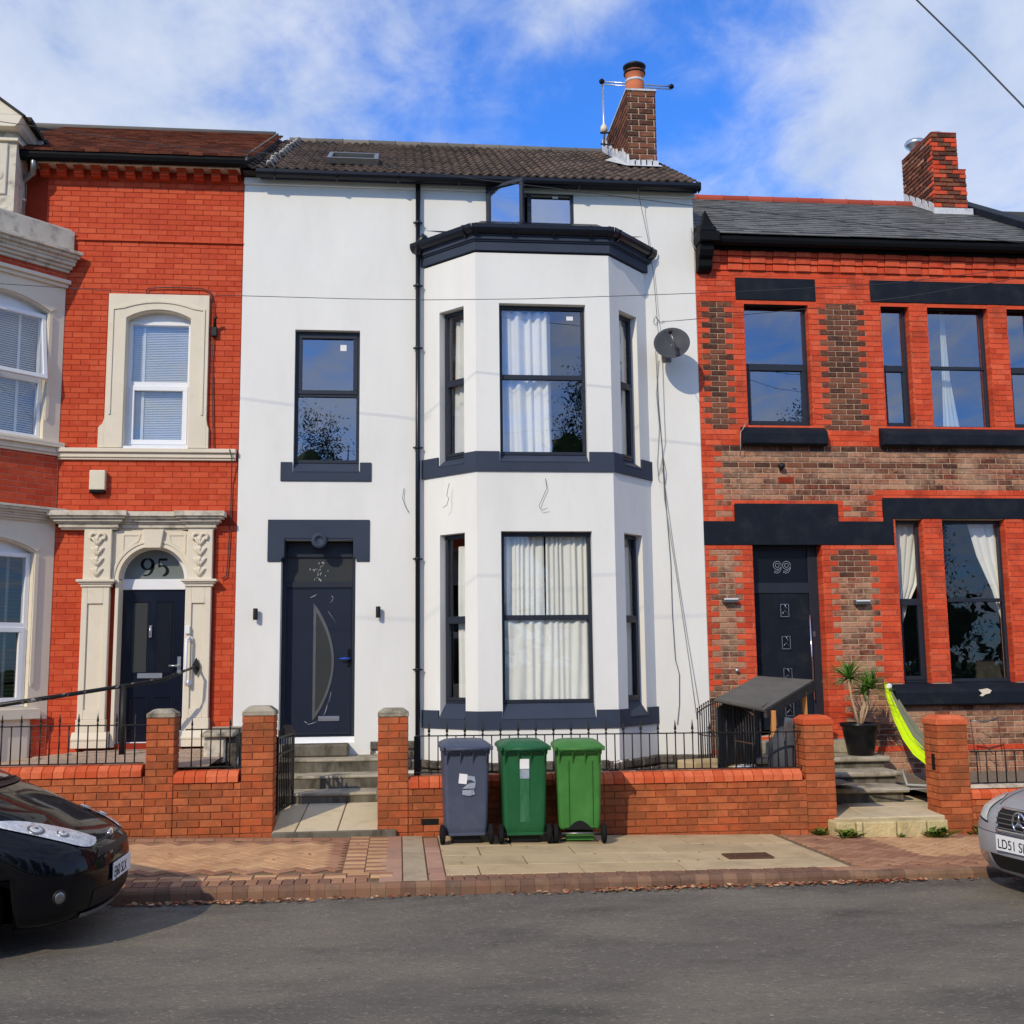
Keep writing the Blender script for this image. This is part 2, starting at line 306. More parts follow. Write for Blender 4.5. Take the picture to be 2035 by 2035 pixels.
M['binblue'] = mat('slate_blue_plastic', [C(66,74,94), C(74,82,102)], .5, nscale=3, bump=.25, bscale=200, bdist=.001, stain=C(98,104,116), sscale=5, samt=.3)
M['bindark'] = mat('dark_green_plastic', [C(24,84,48), C(30,94,56)], .45, nscale=3, bump=.25, bscale=200, bdist=.001, stain=C(56,112,80), sscale=5, samt=.35, stretch=(1,1,.4))
M['bingreen'] = mat('bright_green_plastic', [C(56,112,48), C(64,122,56)], .45, nscale=3, bump=.25, bscale=200, bdist=.001, stain=C(84,146,76), sscale=5, samt=.3)
M['rubber'] = mat('black_rubber', [C(22,22,23), C(32,32,33)], .8, bump=.4)
M['paper'] = mat('white_paper_label', [C(225,226,230), C(235,236,240)], .6, bump=0)
M['papergrey'] = mat('faded_grey_sticker', [C(140,152,168), C(158,168,182)], .6, bump=.2, stain=C(90,98,114), sscale=14, samt=.6)
M['curtain'] = mat('white_curtain', [C(228,228,224), C(238,238,234)], .9, nscale=3, bump=.2)
M['blind'] = mat('grey_blind_slat', [C(92,94,94), C(112,114,112)], .6, bump=0)
M['blindwhite'] = mat('white_blind', [C(205,210,212), C(220,224,226)], .7, bump=0)
M['room'] = mat('dark_room', [C(60,60,62), C(76,74,72)], .9, bump=0)
M['blackcar'] = mat('black_car_paint', [C(3,4,9), C(4,5,12)], .5, bump=0, coat=.55, spec=.05)
M['silvercar'] = mat('silver_grey_car_paint', [C(146,148,150), C(156,158,160)], .45, metal=0, bump=0, coat=.3)
M['blacktrim'] = mat('black_car_trim', [C(12,12,14), C(18,18,20)], .5, bump=0)
M['lens'] = mat('headlamp_reflector', [C(176,182,190), C(226,228,232)], .2, metal=.15, nscale=22, bump=.8, bscale=18, bdist=.03, coat=.8)
M['lensmilky'] = mat('milky_headlamp', [C(196,204,196), C(222,228,220)], .2, nscale=14, bump=.2, bscale=20, coat=.6)
M['plate'] = mat('white_number_plate', [C(225,226,226), C(236,236,236)], .4, bump=0)
M['wood'] = mat('pine_post', [C(186,126,70), C(206,148,90)], .7, nscale=5, stretch=(6,6,.6), bump=.3)
M['darkwood'] = mat('dark_stained_timber', [C(50,48,46), C(68,66,62)], .8, nscale=5, bump=.6)
M['felt'] = mat('grey_roofing_felt', [C(92,90,86), C(108,105,100)], .9, nscale=5, bump=.9, bscale=120, stain=C(118,114,104), sscale=4, samt=.4)
M['hamgreen'] = mat('lime_yellow_fabric', [C(200,235,20), C(214,245,30)], .7, nscale=3, bump=.2)
M['hamgrey'] = mat('grey_olive_fabric', [C(110,114,92), C(132,136,112)], .8, nscale=3, bump=.3)
M['leaf'] = mat('spiky_green_leaf', [C(48,92,30), C(84,130,50), C(124,146,66)], .5, rnd=True, namt=.4, bump=0)
M['weed'] = mat('weed_leaf', [C(60,88,28), C(96,118,44), C(120,110,50)], .7, rnd=True, namt=.4, bump=0)
M['litter'] = mat('dry_leaf', [C(140,84,54), C(180,130,94), C(96,60,42), C(206,174,140), C(150,60,36), C(80,58,44)], .8, rnd=True, namt=.2, bump=0)
M['stem'] = mat('pale_woody_stem', [C(196,170,140), C(160,130,100)], .8, nscale=20, stretch=(1,1,4), bump=.6)
M['potblack'] = mat('black_plastic_pot', [C(14,15,18), C(20,21,25)], .3, bump=0)
M['cable'] = mat('pale_cable', [C(150,150,148), C(176,176,172)], .5, bump=0)
M['cabledark'] = mat('dark_cable', [C(46,48,52), C(60,62,66)], .5, bump=0)
M['boxcream'] = mat('cream_plastic', [C(214,206,184), C(222,214,194)], .4, bump=0)
M['blue'] = mat('blue_protective_film', [C(30,70,190), C(40,84,205)], .3, bump=.3, bscale=60)
M['treeleaf'] = mat('dark_tree_leaf', [(0.03,0.055,0.015,1), (0.06,0.09,0.03,1), (0.04,0.07,0.02,1)], .8, rnd=True, namt=.3, bump=0)
M['bark'] = mat('tree_bark', [C(80,66,54), C(100,84,68)], .9, nscale=8, bump=1, bscale=20)
M['rust'] = mat('rusty_iron_grating', [C(86,60,50), C(104,76,62)], .8, nscale=14, bump=.8)
M['doornavy'] = mat('gloss_dark_navy_door', [C(6,12,30), C(9,16,38)], .3, bump=0, coat=.3)
M['obscure'] = mat('grey_frosted_glass', [C(98,106,106), C(122,130,128)], .25, nscale=1.5, bump=0)
M['obscuredark'] = mat('dark_obscured_glass', [C(50,53,54), C(58,60,60)], .35, nscale=1.5, bump=.3, bscale=70)
M['wheel'] = mat('silver_alloy', [C(160,162,166), C(176,178,182)], .3, metal=.8, bump=0)
M['bindarkworn'] = mat('worn_green_plastic', [C(56,112,80), C(40,98,62), C(76,128,98)], .5, nscale=10, bump=0, stretch=(1,1,.3))
G1 = glass('window_glass', base=.20)
G5 = glass('bay_window_glass', base=.13, wav=.002, tint=(.93,.94,.93,1))
G2 = glass('bright_window_glass', base=.12, tint=(.9,.92,.92,1))
G6 = glass('open_casement_glass', base=.45, tint=(.8,.85,.9,1))
G3 = glass('clear_window_glass', base=.02, wav=.002, tint=(.93,.94,.93,1))
G4 = glass('car_glass', base=.06, tint=(.25,.28,.3,1), wav=.0)
# ---------------------------------------------------------------- builders for walls, bricks, tiles, windows
def wall_slab(mb, x0, x1, z0, z1, y0, y1, holes=()):
    xs = sorted({x0, x1, *[min(max(h[k], x0), x1) for h in holes for k in (0, 1)]})
    zs = sorted({z0, z1, *[min(max(h[k], z0), z1) for h in holes for k in (2, 3)]})
    nx, nz = len(xs)-1, len(zs)-1
    solid = [[not any(h[0] < (xs[i]+xs[i+1])/2 < h[1] and h[2] < (zs[j]+zs[j+1])/2 < h[3] for h in holes) for j in range(nz)] for i in range(nx)]
    for i in range(nx):
        for j in range(nz):
            if not solid[i][j]: continue
            a, b, c, d = xs[i], xs[i+1], zs[j], zs[j+1]
            mb.add([(a,y0,c),(b,y0,c),(b,y0,d),(a,y0,d)], [(0,1,2,3)]); mb.add([(a,y1,c),(b,y1,c),(b,y1,d),(a,y1,d)], [(3,2,1,0)])
            s = lambda p, q: 0 <= p < nx and 0 <= q < nz and solid[p][q]
            if not s(i-1,j): mb.add([(a,y0,c),(a,y0,d),(a,y1,d),(a,y1,c)], [(0,1,2,3)])
            if not s(i+1,j): mb.add([(b,y0,c),(b,y1,c),(b,y1,d),(b,y0,d)], [(0,1,2,3)])
            if not s(i,j-1): mb.add([(a,y0,c),(a,y1,c),(b,y1,c),(b,y0,c)], [(0,1,2,3)])
            if not s(i,j+1): mb.add([(a,y0,d),(b,y0,d),(b,y1,d),(a,y1,d)], [(0,1,2,3)])
    return mb
BUD = {}
JK = {'old': .008, 'dark': .008}
def brickwork(parent, x0, x1, z0, z1, holes, mats, cls=None, course=.077, L=.232, j=.010, proud=.010, Y=0.0, tf=None, ang=0.0, limit=300, name='brick', off=0.0, depth=.006, bond='stretcher', objs=True):
    keys = list(mats); items = []
    nr = max(1, round((z1-z0)/course)); course = (z1-z0)/nr
    for r in range(nr):
        za = z0 + r*course; zc = za + course/2; LL = L
        iv = [(x0, x1)]
        for h in holes:
            if h[2] < zc < h[3]:
                o = []
                for a, b in iv:
                    if h[1] <= a or h[0] >= b: o.append((a, b)); continue
                    if a < h[0]: o.append((a, h[0]))
                    if b > h[1]: o.append((h[1], b))
                iv = o
        if bond == 'english' and r % 4 == 3: LL = L/2
        sft = off + (LL/2 if r % 2 else 0)
        k0 = math.floor((x0 - sft)/LL) - 1; k1 = math.ceil((x1 - sft)/LL) + 1
        for a, b in iv:
            for k in range(k0, k1):
                p = max(a, sft + k*LL); q = min(b, sft + (k+1)*LL)
                if q - p < j + .008: continue
                key = cls((p+q)/2, zc, r) if cls else keys[0]
                if key is None: continue
                items.append((p + j/2, q - j/2, za + j/2, za + course - j/2, key, LL))
    def d(it): 
        x, z = (it[0]+it[1])/2, it[2]; q = tf(x, 0, z) if tf else (x, Y, z)
        return (Vector(q) - CAM).length + (8 if (it[1]-it[0]) < .9*(L-j) else 0)
    items.sort(key=d)
    left = BUD.get(parent.name, limit) if objs else 0
    n = min(left, len(items)); BUD[parent.name] = left - n
    tm = {}
    rng = random.Random(3)
    for it in items[:n]:
        e = JK.get(it[4], 0)/2
        if it[4] not in tm: tm[it[4]] = MB().cbox(e, L-j-e, -proud, depth, e, course-j-e, .003).mesh(name, mats[it[4]])
        sx = (it[1]-it[0])/(L-j); dy = rng.uniform(-.0015, .0015)
        loc = tf(it[0], dy, it[2]) if tf else (it[0], Y+dy, it[2])
        inst(name, tm[it[4]], parent, loc, (sx, 1, 1), (0, 0, ang))
    if len(items) > n:
        mb = MB(tf)
        for it in items[n:]:
            mb.cur = keys.index(it[4]); dy = rng.uniform(-.0015, .0015)
            y = 0 if tf else Y
            e = JK.get(it[4], 0)/2; mb.cbox(it[0]+e, it[1]-e, y-proud+dy, y+depth, it[2]+e, it[3]-e, .003)
        mb.obj(name, [mats[k] for k in keys], parent, kind='stuff')
def tiles(parent, name, m_, tmesh, x0, x1, eave, ridge, w, gauge, stagger=0.0, limit=300, jit=.004, clip=None):
    # eave, ridge: (y, z); tmesh(mb, ox) adds one tile in local coords: x right, y up the slope, z out of it
    ey, ez = eave; ry, rz = ridge; sl_ = math.hypot(ry-ey, rz-ez); ang = math.atan2(rz-ez, ry-ey)
    nr = int(sl_/gauge); gauge = sl_/nr; nc = round((x1-x0)/w); w = (x1-x0)/nc
    mb = MB(); tmesh(mb, w, gauge); me = mb.mesh(name, m_); rng = random.Random(5); allt = []
    for r in range(nr):
        for c in range(nc + (1 if stagger and r % 2 else 0)):
            x = x0 + c*w - (stagger*w if r % 2 else 0)
            if x < x0 - .01 - w*.6 or x > x1 - .3*w: continue
            half = x < x0 - .01
            if half: x = x0
            s = r*gauge
            y, z = ey + s*math.cos(ang), ez + s*math.sin(ang)
            if clip and clip(x + w/2, s): continue
            allt.append((x, y, z, r, .5 if half else 1))
    rest = MB()
    for i, (x, y, z, r, hs) in enumerate(allt):
        tilt = ang - .05 + rng.uniform(-jit, jit)*2; dz = rng.uniform(-jit, jit)
        if i < limit: inst(name, me, parent, (x + rng.uniform(-jit, jit), y, z+dz), (hs, 1, 1), (tilt, 0, rng.uniform(-jit, jit)))
        else:
            R_ = Matrix.Translation((x, y, z+dz)) @ Matrix.Rotation(tilt, 4, 'X') @ Matrix.Diagonal((hs, 1, 1, 1))
            rest.add([tuple(R_ @ Vector(v)) for v in mb.v], mb.f)
    if rest.v:
        o = rest.obj(name, m_, parent, kind='stuff')
def pane_quad(mb, x0, x1, y, z0, z1): mb.add([(x0,y,z0),(x1,y,z0),(x1,y,z1),(x0,y,z1)], [(0,1,2,3)])
def frame_bars(mb, a, b, c, d, w, y0, y1):
    mb.box(a, b, y0, y1, d-w, d); mb.box(a, b, y0, y1, c, c+w); mb.box(a, a+w, y0+.001, y1-.001, c+w, d-w); mb.box(b-w, b, y0+.001, y1-.001, c+w, d-w)
def window(parent, r, y, fm, gm, tf=None, splits=(), fw=.055, sw=.04, sash=(), tw=.05, sticker=None, name='window', bead=.0, open_at=None, depth=.08):
    # r=(x0,x1,z0,z1); splits: z of transoms; sash: indexes of lights with an opening sash (extra ring)
    a, b, c, d = r
    mb = MB(tf); frame_bars(mb, a, b, c, d, fw, y, y+depth)
    zs = [c+fw] + [v for s_ in splits for v in (s_-tw/2, s_+tw/2)] + [d-fw]
    for s_ in splits: mb.box(a+fw, b-fw, y+.002, y+depth-.002, s_-tw/2, s_+tw/2)
    fr = mb.obj(name, fm, parent, bevel=.004)
    k = 0
    for i in range(0, len(zs), 2):
        z0, z1 = zs[i], zs[i+1]; x0, x1 = a+fw, b-fw
        if k in sash:
            m2 = MB(tf); frame_bars(m2, x0-.012, x1+.012, z0-.012, z1+.012, sw+.012, y-.012, y+.04); m2.obj('sash', fm, fr, bevel=.004)
            x0 += sw; x1 -= sw; z0 += sw; z1 -= sw
        if not (open_at is not None and k in open_at):
            m3 = MB(tf); pane_quad(m3, x0, x1, y+.03, z0, z1)
            m3.obj('pane', gm, fr)
        if sticker and sticker[0] == k:
            u, v, su, sv = sticker[1:]
            m4 = MB(tf); m4.box(x0+(x1-x0)*u, x0+(x1-x0)*u+su, y+.027, y+.029, z0+(z1-z0)*v, z0+(z1-z0)*v+sv); m4.obj('sticker', M['paper'], fr)
        k += 1
    return fr
def frame_tf(O, D, inward=1):
    O = Vector((O[0], O[1], 0)); d = Vector((D[0], D[1], 0)); ln = d.length; d.normalize(); n_ = Vector((-d.y, d.x, 0))
    ang = math.atan2(d.y, d.x)
    return (lambda s, y, z: tuple(O + d*s + n_*y + Vector((0,0,z)))), ln, ang
def offset_poly(pts, d):
    # open polyline offset to its right-hand side (towards the street) by d, ends kept on the wall (y of the end points)
    out = []
    n = len(pts)
    dirs = [(Vector(pts[i+1])-Vector(pts[i])).normalized() for i in range(n-1)]
    nor = [Vector((q.y, -q.x)) for q in dirs]
    for i in range(n):
        p = Vector(pts[i])
        if i == 0: nn = nor[0]; q = p + nn*d; t = (p.y - q.y)/dirs[0].y if abs(dirs[0].y) > .01 else 0; q = q + dirs[0]*t
        elif i == n-1: nn = nor[-1]; q = p + nn*d; t = (p.y - q.y)/dirs[-1].y if abs(dirs[-1].y) > .01 else 0; q = q + dirs[-1]*t
        else:
            bis = (nor[i-1]+nor[i]).normalized(); q = p + bis*(d/bis.dot(nor[i]))
        out.append((q.x, q.y))
    return out
def curtain(name, label, x0, x1, z0, z1, y, waves=9, amp=.03, tf=None, m_=None, group=None, top=None, lean=0.0, seed=1):
    rng = random.Random(seed); P = []; n = waves*8; ph = [rng.uniform(0, 6) for _ in range(4)]
    for k in range(9):
        t = k/8; z = z0 + (z1-z0)*t; row = []
        for i in range(n+1):
            u = i/n; x = x0 + (x1-x0)*u + lean*(1-t)*u
            u2 = u + .035*math.sin(2*PI*1.3*u+ph[2]) + .018*math.sin(2*PI*3.1*u+ph[3]+1.2*t)
            yy = y + amp*(.55+.6*abs(math.sin(2*PI*.8*u+ph[0])))*math.sin(2*PI*waves*u2 + .9*math.sin(2.2*t+ph[0]) + ph[1]) + amp*.5*math.sin(2*PI*waves*.37*u + ph[2] + t) + .01*math.sin(5*t+ph[3])
            row.append((x, yy, z))
        P.append(row)
    mb = MB(tf); mb.smooth = True; mb.grid(P)
    o = mb.obj(name, m_ or M['curtain']); tag(o, label, 'curtain', group)
    return o
def blob(x, amt=.01, sd=0): return amt*math.sin(x*7.3+sd)+amt*.5*math.sin(x*17.1+sd*2)
def arch_pts(x0, x1, zs, rise, n=12):
    # segmental arch from (x0,zs) to (x1,zs)
    w = (x1-x0)/2; R_ = (w*w+rise*rise)/(2*rise); cx_ = (x0+x1)/2; cz = zs+rise-R_; a = math.asin(min(1, w/R_))
    if rise >= w: a = PI/2
    return [(cx_ + R_*math.sin(-a+2*a*i/n), cz + R_*math.cos(-a+2*a*i/n)) for i in range(n+1)]

# ================================================================ GROUND
def pz(x, y):
    zw = .165 - .022*x; zk = .142 - .006*x
    t = (y + 2.7)/(-2.4); return zw + (zk-zw)*t
def struct(mb, name, m_, parent=None, label=None): o = mb.obj(name, m_, parent); o['kind'] = 'structure'; return o
KY = -5.17
mb = MB(); mb.box(-300, 300, -300, 300, -.5, -.06); ground = struct(mb, 'ground', M['grass'])
mb = MB(); P = [[(x, y, .03 + (.0 if y > -9 else 0) - .004*max(0, -y-8)) for x in [-60,-20,-10,-5,0,5,10,20,60]] for y in [-16.5,-14,-11,-8,KY-.02, KY+.3]]; mb.grid(P)
road = struct(mb, 'road', M['asphalt'])
mb = MB(); mb.box(-60, 60, -19.5, -16.4, -.05, .10); struct(mb, 'far_pavement', M['concrete'])
# near pavement bed
mb = MB(); xs = [-14,-8,-6,-4,-2,0,2,4,6,8,10,16]; ys = [KY+.03,-4.4,-3.6,-2.6,-1.2]
mb.grid([[(x, y, pz(x, y)-.012) for x in xs] for y in ys])
pav = struct(mb, 'pavement', M['grout'])
# kerb blocks
kp = [(0,-.12),(0,-.01),(.010,.012),(.03,.026),(.055,.03),(.075,.03),(.075,-.12)]
for i in range(150):
    x = -7.4 + i*.128
    if x > 9.6: break
    key = 'kerbred' if (-7 < x < .9 and (i*7) % 11 < 6) else 'kerb'
    if ('k'+key) not in BUD: BUD['k'+key] = MB().prism([(p[0]*1.0, p[1]) for p in kp], 0, .1255, 'x').mesh('kerb_block', M[key])
    inst('kerb_block', BUD['k'+key], pav, (x, KY, pz(x, KY)-.03+random.uniform(-.003,.003)), (1,1,1), (0,0,random.uniform(-.006,.006)))
kerb_bed = MB(); kerb_bed.box(-14, 16, KY+.012, KY+.16, -.1, .10); struct(kerb_bed, 'kerb', M['grout'])
# block pavers and slabs
def flat(name, key, x, y, lx, ly, rz=0.0, h=.04, j=.006):
    kk = 'p%s%.2f%.2f' % (key, lx, ly)
    if kk not in BUD:
        mb = MB(); a, b, c = lx/2-j/2, ly/2-j/2, .004
        mb.add([(-a,-b,-h),(a,-b,-h),(a,b,-h),(-a,b,-h),(-a,-b,-c),(a,-b,-c),(a,b,-c),(-a,b,-c),(-a+c,-b+c,0),(a-c,-b+c,0),(a-c,b-c,0),(-a+c,b-c,0)],
               [(8,9,10,11),(4,5,9,8),(5,6,10,9),(6,7,11,10),(7,4,8,11),(0,1,5,4),(1,2,6,5),(2,3,7,6),(3,0,4,7)])
        BUD[kk] = mb.mesh(name, M[key])
    sy = (pz(x, y+.5)-pz(x, y-.5)); sx = (pz(x+.5, y)-pz(x-.5, y))
    q = Matrix.Rotation(sy, 3, 'X') @ Matrix.Rotation(-sx, 3, 'Y') @ Matrix.Rotation(rz, 3, 'Z')
    return inst(name, BUD[kk], pav, (x, y, pz(x, y)+random.uniform(-.0025,.0025)), (1,1,1), q.to_euler())
npav = 0; restp = []
def paver(key, x, y, lx, ly, rz=0.0):
    global npav
    if npav < 300: flat('paver', key, x, y, lx, ly, rz); npav += 1
    else: restp.append((key, x, y, lx, ly, rz))
BX0, BX1 = -3.9, -.28       # block-paved stretch, left
x = BX0
cand = []
while x < BX1:
    cand.append((random.choice(['pred','pred','kerbred']) , x+.05, KY+.08+.105, .1, .2, 0)); x += .104       # header course
k = 0; x = BX0
while x < BX1+.05:
    cand.append(('pred' if k % 2 else 'pbuff', x+.1, KY+.34, .2, .1, 0)); cand.append(('pbuff' if k % 2 else 'pred', x+.1, KY+.44, .2, .1, 0)); x += .203; k += 1
def herring45(xa, xb, ya, yb, edge):
    c, s = math.cos(PI/4), math.sin(PI/4); w = .1; X0, Y0 = (xa+xb)/2, (ya+yb)/2; out = []
    for ix in range(-38, 39):
        for iy in range(-38, 39):
            d = (ix - iy) % 4
            if d == 0: ux, uy, r = w*(ix+1), w*(iy+.5), 0.0
            elif d == 2: ux, uy, r = w*(ix+.5), w*iy, PI/2
            else: continue
            gx = X0 + ux*c - uy*s; gy = Y0 + ux*s + uy*c
            if xa < gx < xb and ya < gy < yb:
                e = gx < xa+edge[0] or gx > xb-edge[1] or gy < ya+edge[2] or gy > yb-edge[3]
                out.append(('pred' if e else 'pbuff', gx, gy, .2, .1, r+PI/4))
    return out
cand += herring45(BX0, BX1-.2, KY+.57, -2.98, (.0, .25, .16, .14))
for i in range(18): cand.append(('pred', BX0+i*.2+.1, -2.86, .2, .1, 0))
for i in range(19): cand.append(('pred' if i % 2 else 'pbuff', BX1-.12, KY+.57+i*.1, .2, .1, 0)); cand.append(('pbuff' if i % 2 else 'pred', BX1+.08, KY+.57+i*.1, .2, .1, 0))
# right block-paved stretch
RX0 = 4.15
cand += [('pred', RX0-.3+i*.104, KY+.185, .1, .2, 0) for i in range(42)]
cand += herring45(RX0, 8.6, KY+.31, -2.75, (.9, .0, .5, .3))
for i in range(36): cand.append(('kerbred', .42+i*.104, KY+.185, .1, .2, 0))
cand.sort(key=lambda c_: -(abs(c_[1]-1.5) < 9) * (12 - (Vector((c_[1], c_[2], 0)) - CAM).length))
for c_ in cand: paver(*c_)
mbr = MB(); ks = ['pred', 'pbuff', 'kerbred']
for key, x, y, lx, ly, rz in restp:
    c, s = math.cos(rz), math.sin(rz); a, b = lx/2-.003, ly/2-.003; q = []
    for (dx, dy) in ((-a,-b),(a,-b),(a,b),(-a,b)): gx, gy = x+dx*c-dy*s, y+dx*s+dy*c; q.append((gx, gy, pz(gx, gy)+random.uniform(-.001,.001)))
    mbr.cur = ks.index(key); mbr.add(q + [(p[0], p[1], p[2]-.04) for p in q], [(0,1,2,3),(0,4,5,1),(1,5,6,2),(2,6,7,3),(3,7,4,0)])
mbr.obj('paver', [M[k] for k in ks], pav, kind='stuff')
# slabs
def slabrow(y0, y1, x0, x1, L_, off, key='slab', cut=None):
    x = x0 - off
    while x < x1:
        a, b = max(x, x0), min(x+L_, x1)
        if b-a > .06: flat('paving_slab', key, (a+b)/2, (y0+y1)/2, round(b-a, 3), round(y1-y0, 3), j=.012)
        x += L_
SX0 = .42; SXE = 4.12
for (ya, yb, off) in ((KY+.295, KY+.74, .62), (KY+.74, KY+1.26, .15), (KY+1.26, KY+1.80, .55), (KY+1.80, -2.70, .2)): slabrow(ya, yb, SX0, SXE, .93, off)
slabrow(KY+.09, KY+1.1, -.19+.02, .04, .23, 0, 'pinkslab'); slabrow(KY+1.1, -2.72, -.17, .04, .23, 0, 'pinkslab')
slabrow(KY+.09, KY+1.5, .04, .26, .23, 0, 'concrete'); slabrow(KY+1.5, -2.72, .04, .26, .23, 0, 'concrete')
y = KY+.09
while y < -3.0: flat('paving_slab', 'pinkslab', .34, y+.14, .15, .28); y += .28
# drain grating
o = MB(); o.box(-.24, .24, -.16, .16, -.02, .006)
dg = thing('drain_cover', 'rusty rectangular iron drain grating set in the buff pavement slabs', 'drain cover', (PX(1483,1704,-4.2), -4.25, pz(2.9,-4.25)), local=True)
gx = G_ = None
mb = MB(); frame_bars(mb, -.22, .22, -.13, .13, .02, 0, .012); mb.v = [(v[0], v[2], v[1]) for v in mb.v]; mb.f = [f[::-1] for f in mb.f]; mb.obj('frame', M['rust'], dg)
mb = MB()
for i in range(14): mb.box(-.20+i*.0295, -.188+i*.0295, -.11, .11, 0, .008)
mb.obj('bars', M['rust'], dg)
# litter and weeds
def scatter(name, label, cat, m_, n, fn, sz=(.015,.05), flatn=.5, kind='stuff', seed=1):
    rng = random.Random(seed); mb = MB()
    for _ in range(n):
        x, y, z = fn(rng); s = rng.uniform(*sz); a = rng.uniform(0, 6.28); t = rng.uniform(-flatn, flatn)
        R_ = Matrix.Rotation(a, 3, 'Z') @ Matrix.Rotation(t, 3, 'X')
        vs = [Vector(v)*s for v in ((-1,0,0),(-.3,-.45,.12),(.6,-.35,.05),(1,0,.18),(.5,.4,.1),(-.4,.4,.05))]
        mb.add([tuple(R_ @ v + Vector((x, y, z))) for v in vs], [(0,1,2,3,4,5)])
    o = mb.obj(name, m_); o['kind'] = kind; o['label'] = label; o['category'] = cat
    return o
scatter('fallen_leaves', 'dry brown leaves lying in the gutter along the kerb', 'leaves', M['litter'], 1100,
        lambda r: (r.choice([r.uniform(-3.4, 6.5), r.gauss(-1.6, .5), r.gauss(2.2, .5), r.gauss(3.9, .4)]), KY-.02-abs(r.gauss(0, .06)), .04+r.uniform(0,.015)), (.008,.034), .7)
scatter('grit', 'small pale stones and grit scattered on the road', 'grit', M['concrete'], 420, lambda r: (r.uniform(-7, 8), r.uniform(-12.5, KY-.1), .034), (.004,.013), .2, seed=4)
scatter('fallen_leaves', 'few dry leaves lying scattered on the pavement', 'leaves', M['litter'], 70, lambda r: (lambda x, y: (x, y, pz(x, y)+.006))(r.uniform(-3, 6.5), r.uniform(-5, -2.8)), (.01,.025), .4, seed=6)
def weed(x, y, z, s, lab, seed=1, n=26):
    rng = random.Random(seed); mb = MB()
    for _ in range(n):
        a = rng.uniform(0, 6.28); l_ = s*rng.uniform(.5, 1); w = l_*.16; e = rng.uniform(.2, 1.1)
        dx, dy = math.cos(a), math.sin(a); b = Vector((x+rng.uniform(-s,s)*.5, y+rng.uniform(-.5,.5)*s*.4, z))
        m1 = b + Vector((dx*l_*.5*math.cos(e), dy*l_*.5*math.cos(e), l_*.6*math.sin(e))); m2 = b + Vector((dx*l_, dy*l_, l_*math.sin(e)*.8)); p = Vector((-dy, dx, 0))*w
        mb.add([tuple(b), tuple(m1-p), tuple(m2), tuple(m1+p)], [(0,1,2,3)])
    o = mb.obj('weed', M['weed']); tag(o, lab, 'weed', 'weeds growing along the foot of the wall'); return o
# ================================================================ WHITE RENDERED HOUSE
XL, XR = -2.155, 4.222
H = thing('terraced_house', 'white rendered three storey terraced house with dark grey trim and a canted two storey bay', 'house', (1.0, 2.0, 0))
EZ = 8.72                                   # eaves
h_win = rect(584.5, 656, 714.5, 938)
h_door = rect(556, 1072, 705.5, 1478)
h_top = (PX(967, 420), PX(1140, 420), PZ(1050, 470), PZ(1050, 376))
A, B, Cc, D = (.335, 0), (1.007, -.70), (2.825, -.70), (3.487, 0)
mb = MB(); wall_slab(mb, XL, XR, .45, EZ, 0, .28, [h_win, h_door, h_top, (.5, 3.3, .8, 7.2)])
hw = mb.obj('wall', M['render'], H)
# hidden sides, back and floors of the house
mb = MB(); mb.box(XL+.02, XL+.22, .28, 7.2, .3, 8.75); mb.box(XR-.22, XR-.003, .28, 7.2, .3, 8.75); mb.box(XL+.02, XR-.003, 7.2, 7.4, .3, 8.75)
mb.prism([(.3, 8.7), (3.5, 10.86), (7.3, 8.7)], XR-.2, XR-.01, 'x'); mb.obj('wall', M['render'], H)
mb = MB(); mb.box(XL+.22, XR-.22, 2.6, 2.7, .6, 8.6)
for z in (.55, 4.35, 7.35): mb.box(XL+.22, XR-.22, .28, 2.6, z, z+.12)
mb.box(.1, .2, .3, 2.6, .67, 8.6); mb.obj('interior', M['room'], H, kind='stuff')
# base course of rough stones under the render
mb = MB(); mb.box(XL, XR, .02, .3, -.1, .45); mb.obj('base_course', M['mortar99'], H)
# ---- bay
bay = [A, B, Cc, D]
tfs = [frame_tf(A, (B[0]-A[0], B[1]-A[1])), frame_tf(B, (Cc[0]-B[0], 0)), frame_tf(Cc, (D[0]-Cc[0], D[1]-Cc[1]))]
BT = 7.47
def plane_s(u, v, i):
    # metres along bay face i of the image point
    O = bay[i]; dx, dy = bay[i+1][0]-O[0], bay[i+1][1]-O[1]; ln = math.hypot(dx, dy); n_ = Vector((dy, -dx, 0))
    d = FWD + RIGHT*((u-CX)/FPX) + DOWN*((v-CY)/FPX); t = n_.dot(Vector((O[0], O[1], 0))-CAM)/n_.dot(d); p = CAM + d*t
    return ((p.x-O[0])*dx+(p.y-O[1])*dy)/ln, p.z
def rect_s(u0, v0, u1, v1, i):
    vm, um = (v0+v1)/2, (u0+u1)/2
    return (plane_s(u0, vm, i)[0], plane_s(u1, vm, i)[0], plane_s(um, v1, i)[1], plane_s(um, v0, i)[1])
c0 = (.30, .755); c2 = (.235, .70)
fz1 = (rect_s(993, 604, 1166, 918, 1)); fz0 = rect_s(997.5, 1055.5, 1180, 1428, 1)
zt1, zb1, zt0, zb0 = fz1[3], fz1[2], fz0[3], fz0[2]
faces = [[(c0[0], c0[1], zb1, zt1), (c0[0], c0[1], zb0, zt0)], [(fz1[0], fz1[1], zb1, zt1), (fz0[0], fz0[1], zb0, zt0)], [(c2[0], c2[1], zb1, zt1), (c2[0], c2[1], zb0, zt0)]]
bw = None
for i, (tf, ln, ang) in enumerate(tfs):
    mb = MB(tf); wall_slab(mb, 0, ln, .62, BT, 0, .2, faces[i]); o = mb.obj('bay_wall', M['render'], H)
    if i == 1: bw = o
FZB1 = PZ(1085, 905, -.6); FZB0 = PZ(1090, 1397, -.6)
